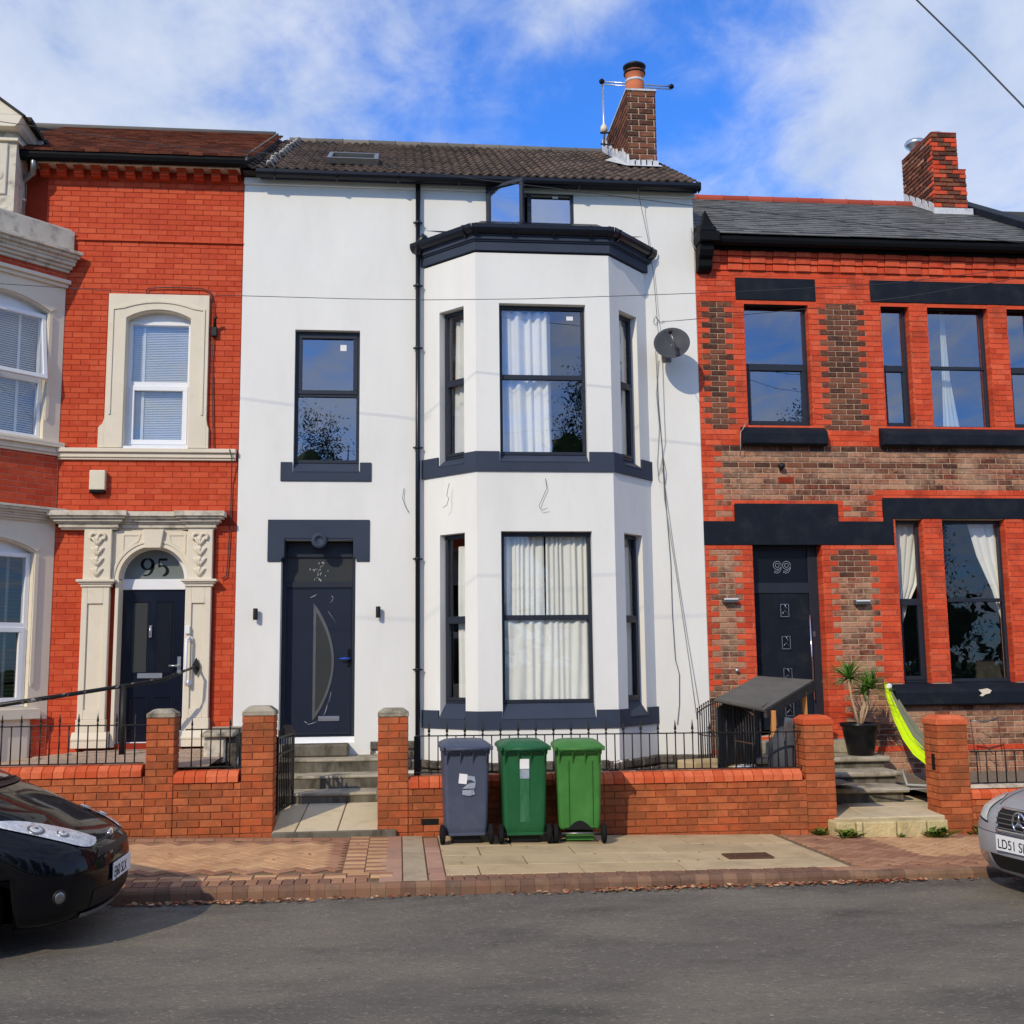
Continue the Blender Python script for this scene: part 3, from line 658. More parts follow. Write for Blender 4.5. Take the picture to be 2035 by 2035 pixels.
bz = (PZ(1085, 897, -.73), PZ(1085, 936, -.73)); gz = (PZ(1085, 1412, -.73), PZ(1085, 1448, -.73))
for (top, bot), (zb,) , k in ((bz, (zb1,), 0), (gz, (zb0,), 1)):
    # lower strip of the band runs round the bay; upper blocks sit between the openings; sloping sills inside them
    mb = MB(); o1 = offset_poly(bay, .025)
    lip = zb
    mb.prism(o1 + [(D[0], .02), (A[0], .02)], bot, lip, 'z')
    for i, (tf, ln, ang) in enumerate(tfs):
        f = faces[i][k]; e = .0105
        m2 = MB(tf)
        m2.box(-e if i else -.028, f[0]-.012, -.0245, .02, lip, top); m2.box(f[1]+.012, ln+e if i < 2 else ln+.028, -.0245, .02, lip, top)
        mb.v, b0 = mb.v, len(mb.v); mb.v += [tuple(p) for p in m2.v]; mb.f += [tuple(b0+q for q in f_) for f_ in m2.f]; mb.mi += m2.mi; mb.sm += m2.sm
    band = mb.obj('sill_band', M['navy'], H)
    for i, (tf, ln, ang) in enumerate(tfs):
        f = faces[i][k]; zf = (FZB1, FZB0)[k]
        m3 = MB(tf); m3.prism([(-.03, lip-.004), (-.03, lip+.006), (.11, zf), (.18, zf), (.18, lip-.004)], f[0]+.002, f[1]-.002, 'x'); m3.obj('sill', M['navy'], band)
        s_t = [None, None]
def face_window(i, k, split, sash, st=None):
    tf, ln, ang = tfs[i]; f = faces[i][k]; zf = (FZB1, FZB0)[k]
    return window(H, (f[0]+.002, f[1]-.002, zf+.002, f[3]-.012), .10, M['frame'], G5 if k == 0 else G3, tf, splits=(split,), fw=.045, sw=.03, sash=sash, tw=.065, sticker=st)
sp1 = PZ(1075, 750, -.6); sp0 = PZ(1088, 1227, -.6)
for i in range(3):
    face_window(i, 0, sp1, (0,) if i != 1 else (), (1, .82, .86, .09, .055) if i == 1 else None)
    face_window(i, 1, sp0, (0,) if i != 1 else ())
# bay eaves: moulded cornice, gutter and roof
z_b, z_m, z_l = PZ(1085, 500, -.74), PZ(1085, 481, -.77), PZ(1085, 470, -.79)
z_g = PZ(1085, 446, -.88)
def bay_layer(mb, off, a, b, back=.0): mb.prism(offset_poly(bay, off) + [(D[0], .0-.002), (A[0], -.002)], a, b, 'z')
mb = MB(); bay_layer(mb, .035, z_b, z_m); bay_layer(mb, .055, z_m, z_m+.02); bay_layer(mb, .075, z_m+.02, z_l); bay_layer(mb, .09, z_l, z_l+.05)
cornice = mb.obj('bay_cornice', M['navy'], H, bevel=.006)
gp = offset_poly(bay, .105)
mb = MB(); prof = []
pts = [(p[0], p[1], 0) for p in gp]; pts[0] = (gp[0][0]-.0, gp[0][1]-.01, 0); pts[-1] = (gp[-1][0]-.02, gp[-1][1]-.03, 0)
for k in range(3):
    tf, ln, ang = frame_tf(pts[k], (pts[k+1][0]-pts[k][0], pts[k+1][1]-pts[k][1]))
    m2 = MB(tf)
    q = [(-.06, z_g), (-.06, z_g-.05), (-.045, z_g-.09), (-.015, z_g-.115), (.02, z_g-.12), (.055, z_g-.10), (.07, z_g-.06), (.07, z_g-.01), (.055, z_g-.01), (.05, z_g-.05), (0, z_g-.10), (-.04, z_g-.07), (-.048, z_g)]
    m2.prism(q, -.015, ln+.015, 'x')
    for s_ in ((.12, ln-.12) if k != 1 else (.05, .55, 1.1, 1.6, ln-.05)): m2.prism([(-.068, z_g+.004), (-.068, z_g-.055), (-.05, z_g-.10), (-.015, z_g-.125), (.02, z_g-.13), (.06, z_g-.10), (.06, z_g-.12), (.0, z_g-.15), (-.04, z_g-.12), (-.075, z_g-.06)], s_-.018, s_+.018, 'x')
    b0 = len(mb.v); mb.v += m2.v; mb.f += [tuple(b0+x for x in f_) for f_ in m2.f]; mb.mi += m2.mi; mb.sm += m2.sm
mb.obj('gutter', M['blackgloss'], H)
mb = MB(); o1 = offset_poly(bay, .10); top = offset_poly(bay, -.25)
vs = [(p[0], p[1], z_g-.02) for p in o1] + [(p[0], min(p[1], -.02), z_g+.20) for p in top]
mb.add(vs + [(A[0], -.002, z_g+.22), (D[0], -.002, z_g+.22)], [(0,1,5,4), (1,2,6,5), (2,3,7,6), (4,5,6,7), (4,7,9,8)]); mb.obj('bay_roof', M['blackgloss'], H)
mb = MB(); bay_layer(mb, -.02, BT-.1, BT); bay_layer(mb, -.02, 4.3, 4.42); mb.obj('interior', M['room'], H)
# ---- small window with its sill
r = h_win; zf = PZ(648, 921, .1)
window(H, (r[0]+.002, r[1]-.002, zf, r[3]-.008), .09, M['frame'], G1, splits=(PZ(648, 786, .1),), fw=.045, sw=.045, tw=.05, sash=(1,), sticker=(1, .74, .78, .085, .085))
mb = MB(); s_ = rect(557.5, 919, 738, 956.5)
mb.prism([(s_[0], s_[2]), (s_[1], s_[2]), (s_[1], s_[3]), (r[1]+.012, s_[3]), (r[1]+.012, r[2]), (r[0]-.012, r[2]), (r[0]-.012, s_[3]), (s_[0], s_[3])], -.02, .02)
so1 = mb.obj('sill', M['navy'], H, bevel=.004)
mb = MB(); mb.prism([(-.025, r[2]-.004), (-.025, r[2]+.006), (.10, zf-.002), (.16, zf-.002), (.16, r[2]-.004)], r[0]+.002, r[1]-.002, 'x'); mb.obj('sill', M['navy'], H)
# ---- door with lintel
d = h_door
zl0, zl1 = PZ(633, 1116), PZ(633, 1033); lx0, lx1 = PX(532, 1075), PX(734.5, 1075)
ix0, ix1 = PX(565.5, 1090), PX(702, 1090); iz = PZ(633, 1070.5)
br0, br1 = PX(559, 1116), PX(708, 1114); bz_ = PZ(633, 1106)
mb = MB(); mb.prism([(lx0, zl0), (lx0, zl1), (lx1, zl1), (lx1, zl0), (br1, zl0), (br1, zl0+.03), (ix1, bz_), (ix1, iz), (ix0, iz), (ix0, bz_), (br0, zl0+.03), (br0, zl0)], -.02, .27)
lin = mb.obj('lintel', M['navy'], H, bevel=.005)
mb = MB(); cxr, czr = PX(635, 1074), PZ(635, 1075)
mb.lathe((cxr, -.06, czr), [(.0, 0), (.048, 0), (.052, -.014), (.066, -.016), (.098, -.016), (.105, -.004), (.105, .05), (0, .05)], 32, 'y'); mb.obj('roundel', M['navy'], lin)
mb = MB(); mb.box(ix0+.01, ix1-.01, -.012, .015, iz-.022, iz+.012); mb.obj('moulding', M['navy'], lin)
FY = .20
mb = MB(); a, b = br0+.002, br1-.004; zd0 = PZ(630, 1463, FY)
DB = PZ(630, 1474, FY)
mb.box(a, a+.055, FY, FY+.07, DB, zl0+.28); mb.box(b-.055, b, FY, FY+.07, DB, zl0+.28)
tz = (PZ(630, 1156, FY), PZ(630, 1168, FY)); mb.box(a+.055, b-.055, FY+.002, FY+.068, tz[1], tz[0])
mb.box(a+.055, b-.055, FY+.002, FY+.068, PZ(630, 1108, FY), zl0+.28); dfr = mb.obj('door_frame', M['frame'], H, bevel=.005)
mb = MB(); mb.box(a+.055, b-.055, FY+.03, FY+.04, tz[0], PZ(630, 1108, FY)); fl = mb.obj('fanlight', M['obscuredark'], dfr)
splat = mat('plaster_splash', [C(150, 152, 158), C(190, 192, 196)], .8, bump=0)
mb = MB(); rng = random.Random(4)
for _ in range(26):
    x = rng.gauss((a+b)/2-.02, .07); z = rng.uniform(tz[0]+.01, tz[0]+.27); w = rng.uniform(.003, .010); hh = rng.uniform(.006, .03)
    mb.prism([(x-w, z), (x, z-hh), (x+w*.6, z-.002), (x+w, z+w), (x, z+w*1.4)], FY+.026, FY+.030)
mb.obj('plaster_splash', splat, fl)
dx0, dx1, dz1 = a+.058, b-.058, tz[1]-.006; dz0 = PZ(630, 1464, FY)
mb = MB(); mb.box(dx0, dx1, FY+.012, FY+.06, dz0, dz1); frame_bars(mb, dx0, dx1, dz0, dz1, .012, FY+.004, FY+.012)
door = mb.obj('door', M['door97'], H, bevel=.003)
mb = MB(); mb.box(a, b, FY-.03, FY+.07, DB-.03, dz0-.004); mb.obj('threshold', M['pvc'], H, bevel=.004)
# half-moon glazing
bx = PX(621.5, 1320, FY)                    # straight left edge
t_, bt = PZ(621, 1199, FY), PZ(618, 1433, FY); rx = PX(664, 1300, FY)
n_ = 28; arc = lambda k, w: (bx + w*(rx-bx)*math.sin(PI*k/n_)**.85, bt + (t_-bt)*k/n_)
outer = [(bx, bt + (t_-bt)*k/n_) for k in range(n_+1)]
oa = [(bx + (rx-bx)*math.sin(PI*k/n_)**.8, bt + (t_-bt)*k/n_) for k in range(n_+1)]
ia = [(bx+.04 + max(.0, (rx-bx-.075)*math.sin(PI*k/n_)**.85), bt+.11 + (t_-bt-.24)*k/n_) for k in range(n_+1)]
mb = MB(); mb.ring(oa, ia, FY+.001, FY+.012); mb.ring([(bx, p[1]) for p in oa], [(bx+.04, p[1]) for p in ia], FY+.001, FY+.012)
mb.obj('glazing_bead', M['brushed'], door, bevel=.003)
mb = MB(); mb.prism([(bx+.038, ia[0][1])] + ia[1:-1] + [(bx+.038, ia[-1][1])], FY+.008, FY+.0115); mb.obj('pane', M['obscuredark'], door)
lx, lz = PX(653, 1430, FY), PZ(653, 1428, FY)
mb = MB(); mb.box(lx-.14, lx+.14, FY-.006, FY+.012, lz-.032, lz+.032); mb.box(lx-.125, lx+.125, FY-.016, FY-.006, lz-.010, lz+.024); mb.obj('letter_box', M['alum'], door, bevel=.004)
hx, hz = PX(694, 1310, FY), PZ(694, 1309, FY)
mb = MB(); mb.box(hx-.02, hx+.015, FY-.005, FY+.012, hz-.11, hz+.13); mb.obj('handle_plate', M['black'], door, bevel=.006)
mb = MB(); mb.tube([(hx, FY, hz), (hx, FY-.05, hz), (hx-.03, FY-.055, hz+.004), (hx-.13, FY-.05, hz)], [.012, .013, .013, .009]); mb.obj('handle', M['blue'], door)
mb = MB(); mb.prism([(dx0+.02, dz0+.03), (dx1-.02, dz0+.03), (dx1-.03, dz0+.05), (dx0+.05, dz0+.05)], FY-.002, FY+.012); mb.obj('weather_bar', M['frame'], door)
mb = MB()
for u0, v0, u1, v1, w in ((617, 1188, 630, 1181, .010), (659, 1184, 662, 1190, .006), (662, 1190, 656, 1198, .005), (652, 1215, 668, 1240, .003), (658, 1375, 650, 1402, .004), (650, 1402, 642, 1425, .006), (605, 1434, 612, 1439, .006), (612, 1440, 630, 1434, .006)):
    mb.tube([pt(u0, v0, FY+.011), pt((u0+u1)/2+1, (v0+v1)/2, FY+.011), pt(u1, v1, FY+.011)], [w*.5, w*.6, w*.2], 5)
mb.obj('plaster_splash', splat, door)
# ---- top window with one casement swung open
tw_ = h_top; xm = PX(1052, 420)
mb = MB(); frame_bars(mb, tw_[0]+.002, tw_[1]-.002, tw_[2], tw_[3]-.006, .045, -.008, .07); mb.box(xm-.03, xm+.03, -.007, .069, tw_[2]+.045, tw_[3]-.051)
tfr = mb.obj('window', M['frame'], H, bevel=.004)
mb = MB(); pane_quad(mb, xm+.03, tw_[1]-.047, .03, tw_[2]+.045, tw_[3]-.051); mb.obj('pane', G6, tfr)
mb = MB(); mb.box(tw_[1]-.30, tw_[1]-.22, .025, .028, tw_[3]-.12, tw_[3]-.085); mb.obj('sticker', M['paper'], tfr)
hinge = (tw_[0]+.0, -.05); aa = math.radians(-35); sw_ = xm-.02-hinge[0]
tf, ln, ang = frame_tf(hinge, (math.cos(aa), math.sin(aa)))
mb = MB(tf); frame_bars(mb, 0, sw_, tw_[2]+.01, tw_[3]-.012, .055, -.03, .03); sash = mb.obj('sash', M['frame'], tfr, bevel=.004)
mb = MB(tf); pane_quad(mb, .055, sw_-.055, 0, tw_[2]+.065, tw_[3]-.067); mb.obj('pane', G6, tfr)
# ---- eaves: white soffit board, gutter, roof
mb = MB(); mb.box(XL-.002, XR+.03, -.045, -.003, EZ-.09, EZ); mb.obj('fascia', M['render'], H, bevel=.003)
gx0, gx1 = PX(509, 345, -.2), PX(1391, 365, -.2); gzt = PZ(950, 352, -.2)
def gutter_prof(z, y, w=.065, h=.10): return [(y-w, z), (y-w, z-h*.45), (y-w*.75, z-h*.8), (y-w*.2, z-h), (y+w*.4, z-h*.92), (y+w, z-h*.5), (y+w, z-.005), (y+w-.01, z-.005), (y+w*.8, z-h*.45), (y, z-h*.86), (y-w*.8, z-h*.45), (y-w+.01, z)]
mb = MB(); mb.prism(gutter_prof(gzt, -.19, .07, .10), gx0, gx1, 'x'); mb.box(gx1-.012, gx1, -.26, -.12, gzt-.10, gzt-.002)
for k in range(8):
    x = gx0+.25+k*.85; mb.prism([(-.265, gzt+.004), (-.265, gzt-.05), (-.24, gzt-.085), (-.19, gzt-.106), (-.14, gzt-.10), (-.11, gzt-.06), (-.11, gzt-.10), (-.19, gzt-.125), (-.25, gzt-.10), (-.275, gzt-.05)], x-.015, x+.015, 'x')
mb.obj('gutter', M['blackgloss'], H)
mb = MB(); mb.box(gx0+.05, gx1-.03, -.115, -.08, gzt-.085, gzt+.03); mb.obj('fascia', M['navy'], H)
RE, RR = (-.24, gzt+.01), (3.5, 11.0)
mb = MB(); mb.prism([(RE[0]+.03, RE[1]-.03), (RR[0], RR[1]-.06), (7.4, 8.6), (7.2, 8.5), (RR[0], RR[1]-.2), (.1, RE[1]-.04)], XL, XR+.05, 'x'); roof = mb.obj('roof', M['darkwood'], H)
def pantile(mb, w, g):
    P = []; n = 16
    for yy, zz in ((-.02, .0), (-.02, .022), (g+.06, .018)):
        P.append([(-.004 + (w+.008)*i/n, yy, zz + .017*math.sin(4*PI*(i/n)-.6)) for i in range(n+1)])
    mb.smooth = False; mb.grid(P)
tiles(roof, 'tile', M['tile97'], pantile, XL+.02, XR+.06, RE, RR, .27, .29, limit=300)
mb = MB(); me = None
for k in range(14):
    x = XL + .25 + k*.455
    if x > 3.3: break
    m2 = MB(); m2.lathe((0,0,0), [(.115, 0), (.115, .44), (.125, .44), (.125, .46)], 12, 'x')
    inst('ridge_tile', m2.mesh('ridge_tile', M['ridgegrey']) if me is None else me, roof, (x, RR[0], RR[1]-.035), (1,1,.75), (0, random.uniform(-.008,.008), 0))
# skylight and cement fillet at the party line
sx0, sx1, sx_y = PX(652, 328, .6), PX(752, 332, .6), .55
rz_ = lambda y: RE[1] + (RR[1]-RE[1])*(y-RE[0])/(RR[0]-RE[0]); ra = math.atan2(RR[1]-RE[1], RR[0]-RE[0])
sk = MB(lambda x, y, z: (x, .35 + y*math.cos(ra) - z*math.sin(ra), rz_(.35) + y*math.sin(ra) + z*math.cos(ra)))
frame_bars(sk, sx0, sx1, 0, 0, 0, 0, 0) if False else None
sk.box(sx0, sx1, 0, .06, .02, .11); sk.box(sx0, sx1, .74, .80, .02, .11); sk.box(sx0, sx0+.06, .06, .74, .02, .11); sk.box(sx1-.06, sx1, .06, .74, .02, .11)
skf = sk.obj('skylight', M['brushed'], roof, bevel=.004)
sk2 = MB(sk.tf); sk2.box(sx0+.06, sx1-.06, .06, .74, .06, .07)
s3 = sk2.obj('skylight_pane', G1, roof)
mb = MB(); rng = random.Random(2); pts = []
for k in range(12): y = RE[0]+.1 + k*.31; mb.sphere((XL+.34+.10*k*.09+rng.uniform(-.02,.02), y, rz_(y)+.04), .05, 6, 4, (1.1, 3.2, .5))
mb.obj('mortar_fillet', M['lead'], roof)
# ---- chimney
cy0 = 1.32; ch0, ch1 = PX(1247, 250, cy0), PX(1303.5, 250, cy0); ct = PZ(1275, 181, cy0)
mb = MB(); mb.box(ch0+.012, ch1-.012, cy0+.012, cy0+2.0, 9.3, ct-.02); chm = mb.obj('chimney', M['mortar99'], H)
brickwork(chm, ch0, ch1, 9.55, ct, [], {'k': M['dark99']}, Y=cy0, L=.245, j=.022, proud=.006, depth=.03, course=.097, limit=60, off=ch0+.06)
tf, ln, ang = frame_tf((ch0, cy0+2.0), (0, -1))
BUD[chm.name] = 90
brickwork(chm, 0, 2.0, 9.55, ct, [], {'k': M['dark99']}, tf=tf, ang=ang, L=.245, j=.022, proud=.006, course=.097, limit=150)
tf, ln, ang = frame_tf((ch1, cy0), (0, 1))
brickwork(chm, 0, 2.0, 9.55, ct, [], {'k': M['dark99']}, tf=tf, ang=ang, L=.245, j=.022, proud=.006, course=.097, objs=False)
mb = MB(); mb.box(ch0-.02, ch1+.02, cy0-.02, cy0+2.02, ct, ct+.03); mb.obj('flaunching', M['lead'], chm)
px_, py_ = PX(1262, 160, cy0+.25), cy0+.28; pzb = ct+.03
mb = MB(); mb.lathe((px_, py_, pzb), [(.155, 0), (.148, .2), (.142, .37), (.158, .385), (.158, .44), (.12, .44)], 24); pot = mb.obj('chimney_pot', M['terracotta'], chm)
mb = MB(); mb.lathe((px_, py_, pzb+.40), [(.175, .0), (.18, .02), (.10, .05), (.10, .07), (.18, .10), (.19, .13), (.13, .17), (0, .18)], 28); mb.obj('cowl', M['iron'], pot)
mb = MB(); mb.lathe((px_, py_, pzb+.25), [(.152, 0), (.154, .035), (.150, .04)], 24); mb.obj('band', M['lead'], pot)
mb = MB(); rng = random.Random(8)
def flash_pt(x, y): return (x, y, rz_(y))
fl_ = []
for k in range(15):
    t = k/14; y = cy0 + 1.9*t; mb.prism([(y-.08, rz_(y-.08)+.03), (y+.08, rz_(y+.08)+.03), (y+.06, rz_(y)+.16+rng.uniform(0,.16)), (y-.02, rz_(y)+.12+rng.uniform(0,.1))], ch0-.03+rng.uniform(-.006,.004), ch0+.005, 'x')
for k in range(5):
    x = ch0 + (ch1-ch0)*k/5; mb.prism([(x, rz_(cy0)+.0), (x+.11, rz_(cy0)), (x+.11, rz_(cy0)+.10+rng.uniform(0,.03)), (x, rz_(cy0)+.10+rng.uniform(0,.03))], cy0-.035, cy0)
mb.add([(ch0-.28, cy0+.5, rz_(cy0+.5)+.05), (ch0-.05, cy0-.12, rz_(cy0-.12)+.05), (ch1+.06, cy0-.12, rz_(cy0-.12)+.05), (ch1+.06, cy0+.02, rz_(cy0)+.07), (ch0, cy0+.02, rz_(cy0)+.07), (ch0, cy0+1.0, rz_(cy0+1.0)+.07)], [(0,1,4,5), (1,2,3,4)])
mb.obj('flashing', M['lead'], chm)
# ---- aerial on the chimney
ae = thing('television_aerial', 'white pole aerial with a long horizontal boom beside the brown chimney stack', 'aerial', (PX(1198, 280, 2.6), 2.6, PZ(1198, 290, 2.6)))
ay = 2.6
mb = MB(); mb.tube([pt(1201, 290, ay), pt(1200, 250, ay), pt(1197.5, 165, ay)], [.02, .018, .016], 8); mb.obj('mast', M['alum'], ae)
mb = MB(); a0, a1 = pt(1196, 162, ay), pt(1334, 172, ay); mb.tube([a0, a1], .012, 6); mb.tube([a0 - Vector((0,0,.05)), a1 - Vector((0,0,.05))], .010, 6)
for k in range(16):
    p = a0.lerp(a1, (k+.5)/16); mb.tube([p+Vector((0,-.09,-.025)), p+Vector((0,.09,-.025))], .004, 4)
mb.obj('boom', M['alum'], ae)
mb = MB(); mb.sphere(a0, .05, 8, 6, (1,.8,1)); mb.sphere(a1, .05, 8, 6, (1,.8,.9)); mb.obj('end_cap', M['black'], ae)
mb = MB(); p = pt(1200, 258, ay); mb.lathe((p.x, p.y, p.z-.05), [(.06, 0), (.06, .09), (.03, .14), (.02, .16)], 12); mb.obj('amplifier', M['boxcream'], ae)
mb = MB(); mb.tube([pt(1193, 264, ay), pt(1213, 264, ay-.1)], .014, 6); mb.tube([pt(1194, 286, ay), pt(1219, 288, ay-.2)], .014, 6); mb.obj('bracket', M['iron'], ae)
# ---- downpipe
dp = thing('downpipe', 'long black downpipe with clips running down the white wall left of the bay', 'drainpipe', (PX(831, 900, -.06), -.06, .6))
xs_ = PX(830.5, 700, -.06); mb = MB(); mb.tube([(xs_, -.07, PZ(830, 362, -.06)), (xs_, -.07, .62)], .034, 14); mb.obj('pipe', M['blackgloss'], dp)
cl = None
for v in (443, 568, 692, 890, 1111, 1331, 455):
    z = PZ(830, v, -.06); m2 = MB(); m2.lathe((0, 0, -.02), [(.040, 0), (.042, .01), (.042, .03), (.040, .04)], 14); m2.box(-.06, .06, .02, .045, -.008, .012); m2.sphere((-.058, 0, .002), .012, 6, 4); m2.sphere((.058, 0, .002), .012, 6, 4)
    if cl is None: cl = m2.mesh('clip', M['blackgloss'])
    if v != 455: inst('clip', cl, dp, (xs_, -.07, z))
z = PZ(830, 490, -.1); mb = MB(); mb.tube([(PX(845, 478, -.2), -.2, z+.12), (xs_+.02, -.12, z+.04), (xs_, -.08, z-.12)], [.05, .055, .045], 12); mb.obj('hopper', M['blackgloss'], dp)
# ---- wall lights
def cyl_light(u, v0, v1, lab):
    t = thing('wall_light', lab, 'wall light', tuple(pt(u, (v0+v1)/2, -.07)), 'small black cylinder lights either side of the door')
    mb = MB(); p = pt(u, (v0+v1)/2, -.07); h = (PZ(u, v0, -.07)-PZ(u, v1, -.07)); mb.lathe((p.x, -.07, p.z-h/2), [(.02, .0), (.03, .003), (.031, .01), (.031, h-.01), (.03, h-.003), (.02, h)], 20); mb.obj('body', M['iron'], t)
    mb = MB(); mb.box(p.x-.02, p.x+.02, -.045, -.002, p.z-.04, p.z+.04); mb.obj('back_plate', M['iron'], t)
cyl_light(507.5, 1209, 1232, 'small black cylinder wall light left of the white house door')
cyl_light(751.5, 1205, 1227.5, 'small black cylinder wall light right of the white house door')
# ---- curtains and rooms
tf1 = tfs[1][0]
f1, f0 = faces[1][0], faces[1][1]
curtain('curtain', 'long white curtain drawn across half of the upper bay window', f1[0]+.05, f1[0]+.72, zb1-.03, zt1-.06, .22, 5, .035, tf1, seed=2)
curtain('curtain', 'left white net curtain closed across the ground floor bay window', f0[0]+.0, (f0[0]+f0[1])/2-.01, zb0-.03, zt0+.02, .21, 8, .022, tf1, group='net curtains in the ground floor bay', seed=3)
curtain('curtain', 'right white net curtain closed across the ground floor bay window', (f0[0]+f0[1])/2+.01, f0[1]-.0, zb0-.03, zt0+.02, .21, 8, .022, tf1, group='net curtains in the ground floor bay', seed=5)
curtain('curtain', 'white lower net curtain hung behind the bottom pane of the ground floor bay window', f0[0], f0[1], zb0-.03, sp0-.02, .16, 11, .016, tf1, seed=9)
for k, (i, w) in enumerate(((0, 'left'), (2, 'right'))):
    f = faces[i][0]; curtain('curtain', 'white curtain behind the narrow upper window on the %s side of the bay' % w, f[0]+.08, f[1]+.03, zb1-.03, zt1-.1, .22, 4, .02, tfs[i][0], seed=11+k)
    f = faces[i][1]; curtain('curtain', 'white curtain behind the narrow lower window on the %s side of the bay' % w, f[0]+.14, f[1]+.03, zb0-.03, zt0-.15, .22, 4, .02, tfs[i][0], seed=15+k)
# ================================================================ HOUSE 95: red painted brick with cream stone
K = thing('terraced_house', 'red painted brick terraced house with cream stone trim and arched doorway numbered 95', 'house', (-4.5, 2.0, 0))
GX = XL                                     # boundary
E95 = PZ(275, 322, 0)                       # top of the wall
w95 = (PX(248, 760), PX(377.5, 760), PZ(310, 891), PZ(310, 617))
d95 = (PX(231, 1300, 0), PX(370, 1300, 0), PZ(300, 1478), PZ(305, 1086))
bx0 = -4.50
mb = MB(); wall_slab(mb, -10, GX-.004, .0, E95, .012, .30, [w95, d95, (-7.6, -4.9, 1.2, 3.8), (-7.6, -4.9, 4.9, 7.0)]); wl = mb.obj('wall', M['mortar95'], K)
gy = PZ(300, 480); 
sur = (PX(205, 740), PX(416, 740), PZ(310, 891), PZ(310, 587))
dr0, dr1 = PX(155, 1200), PX(430, 1200)
bandz = (PZ(300, 915), PZ(300, 893)); corn = (PZ(280, 1052), PZ(280, 1015.5))
hol = [(sur[0]+.03, sur[1]-.03, sur[2], sur[3]-.03), (PX(162,1250), PX(424,1250), .5, corn[1]-.02), (-6, GX, bandz[0], bandz[1]), (-6, PX(440,1030), corn[0]+.05, corn[1])]
BUD[K.name] = 300
brickwork(K, bx0-.3, GX-.006, gy+.02, PZ(300, 352), [], {'r': M['brick95']}, limit=300, L=.236, j=.007, proud=.004, Y=.012)
brickwork(K, bx0-.1, GX-.006, bandz[1], gy, hol, {'r': M['brick95']}, L=.236, j=.007, proud=.004, off=.1, Y=.012)
brickwork(K, bx0-.1, GX-.006, corn[1], bandz[0], [], {'r': M['brick95']}, L=.236, j=.006, proud=.003, off=.05, Y=.012)
brickwork(K, bx0-.1, GX-.006, .8, corn[0]+.05, hol, {'r': M['brick95']}, L=.236, j=.005, proud=.003, off=.16, Y=.012)
mb = MB(); mb.box(bx0, GX-.004, -.022, .014, gy-.006, gy+.020); mb.obj('drip_course', M['brick95'], K)
# corbel table
ct0, ct1 = PZ(275, 331, -.16), PZ(275, 321, -.2)
mb = MB(); mb.box(-4.98, GX-.05, -.20, .012, ct0, ct1); mb.obj('corbel_table', M['creamdirty'], K)
mb = MB(); mb.box(-4.9, GX-.05, -.012, .012, PZ(275, 359), PZ(275, 352)); mb.box(-4.9, GX-.05, -.006, .012, PZ(275, 352), ct0); mb.obj('frieze', M['brick95'], K)
cbm = MB(); hh = (ct0-PZ(275, 352, -.1)); cbm.box(0, .125, -.165, .005, hh*.80, hh-.002); cbm.box(.003, .122, -.12, .005, hh*.35, hh*.80); cbm.box(.006, .119, -.145, .005, hh*.20, hh*.34); cbm.box(.003, .122, -.10, .005, 0, hh*.20)
cme = cbm.mesh('corbel', M['brick95'])
for k in range(12):
    x = PX(79.5 + k*34.1, 335, -.1); inst('corbel', cme, K, (x, 0, ct0-hh-.001))
# gutter and roof
g0 = pt(80, 302, -.3)
mb = MB(); mb.prism(gutter_prof(PZ(275, 306, -.3), -.27, .08, .13), -5.6, GX+.06, 'x'); mb.obj('gutter', M['black'], K)
R5E, R5R = (-.36, PZ(275, 304, -.36)), (3.3, PZ(300, 261, 3.3))
mb = MB(); mb.prism([(R5E[0]+.04, R5E[1]-.03), (R5R[0], R5R[1]-.05), (7.4, 8.6), (7.2, 8.5), (R5R[0], R5R[1]-.2), (.1, R5E[1]-.05)], -10, GX+.05, 'x'); rf5 = mb.obj('roof', M['darkwood'], K)
def plain(th=.016, gap=.006):
    def f(mb, w, g):
        mb.add([(gap/2,-.01,0),(w-gap/2,-.01,0),(w-gap/2,-.01,th),(gap/2,-.01,th),(gap/2,g+.05,th-.004),(w-gap/2,g+.05,th-.004),(gap/2,g+.05,0),(w-gap/2,g+.05,0)], [(0,1,2,3),(3,2,5,4),(0,3,4,6),(1,7,5,2)])
    return f
tiles(rf5, 'tile', M['tile95'], plain(.034), -5.6, GX+.07, R5E, R5R, .19, .165, stagger=.5, limit=300)
mb = MB(); mb.tube([(-9, R5R[0], R5R[1]), (GX+.03, R5R[0], R5R[1])], .07, 10); mb.obj('ridge', M['ridgegrey'], rf5)
mb = MB(); mb.prism([(R5E[0], R5E[1]-.05), (R5E[0], R5E[1]+.03), (R5R[0], R5R[1]+.05), (R5R[0], R5R[1]-.25)], GX+.05, GX+.075, 'x'); mb.obj('verge', M['ridgegrey'], rf5)
mb = MB(); mb.box(-10, GX-.004, 7.2, 7.4, .2, 8.8); mb.box(-10, -9.7, .3, 7.2, .2, 8.8); mb.box(GX-.2, GX-.006, .3, 7.2, .2, 8.8); mb.prism([(.2, 8.75), (R5R[0], R5R[1]-.12), (7.3, 8.7)], GX-.2, GX+.0, 'x'); mb.obj('wall', M['mortar95'], K)
mb = MB(); mb.box(-9.7, GX-.2, 2.6, 2.7, .3, 8.6)
for z in (.4, 4.4, 8.2): mb.box(-9.7, GX-.2, .3, 2.6, z, z+.12)
mb.box(-4.72, -4.6, .3, 2.6, .52, 8.2); mb.obj('interior', M['room'], K, kind='stuff')
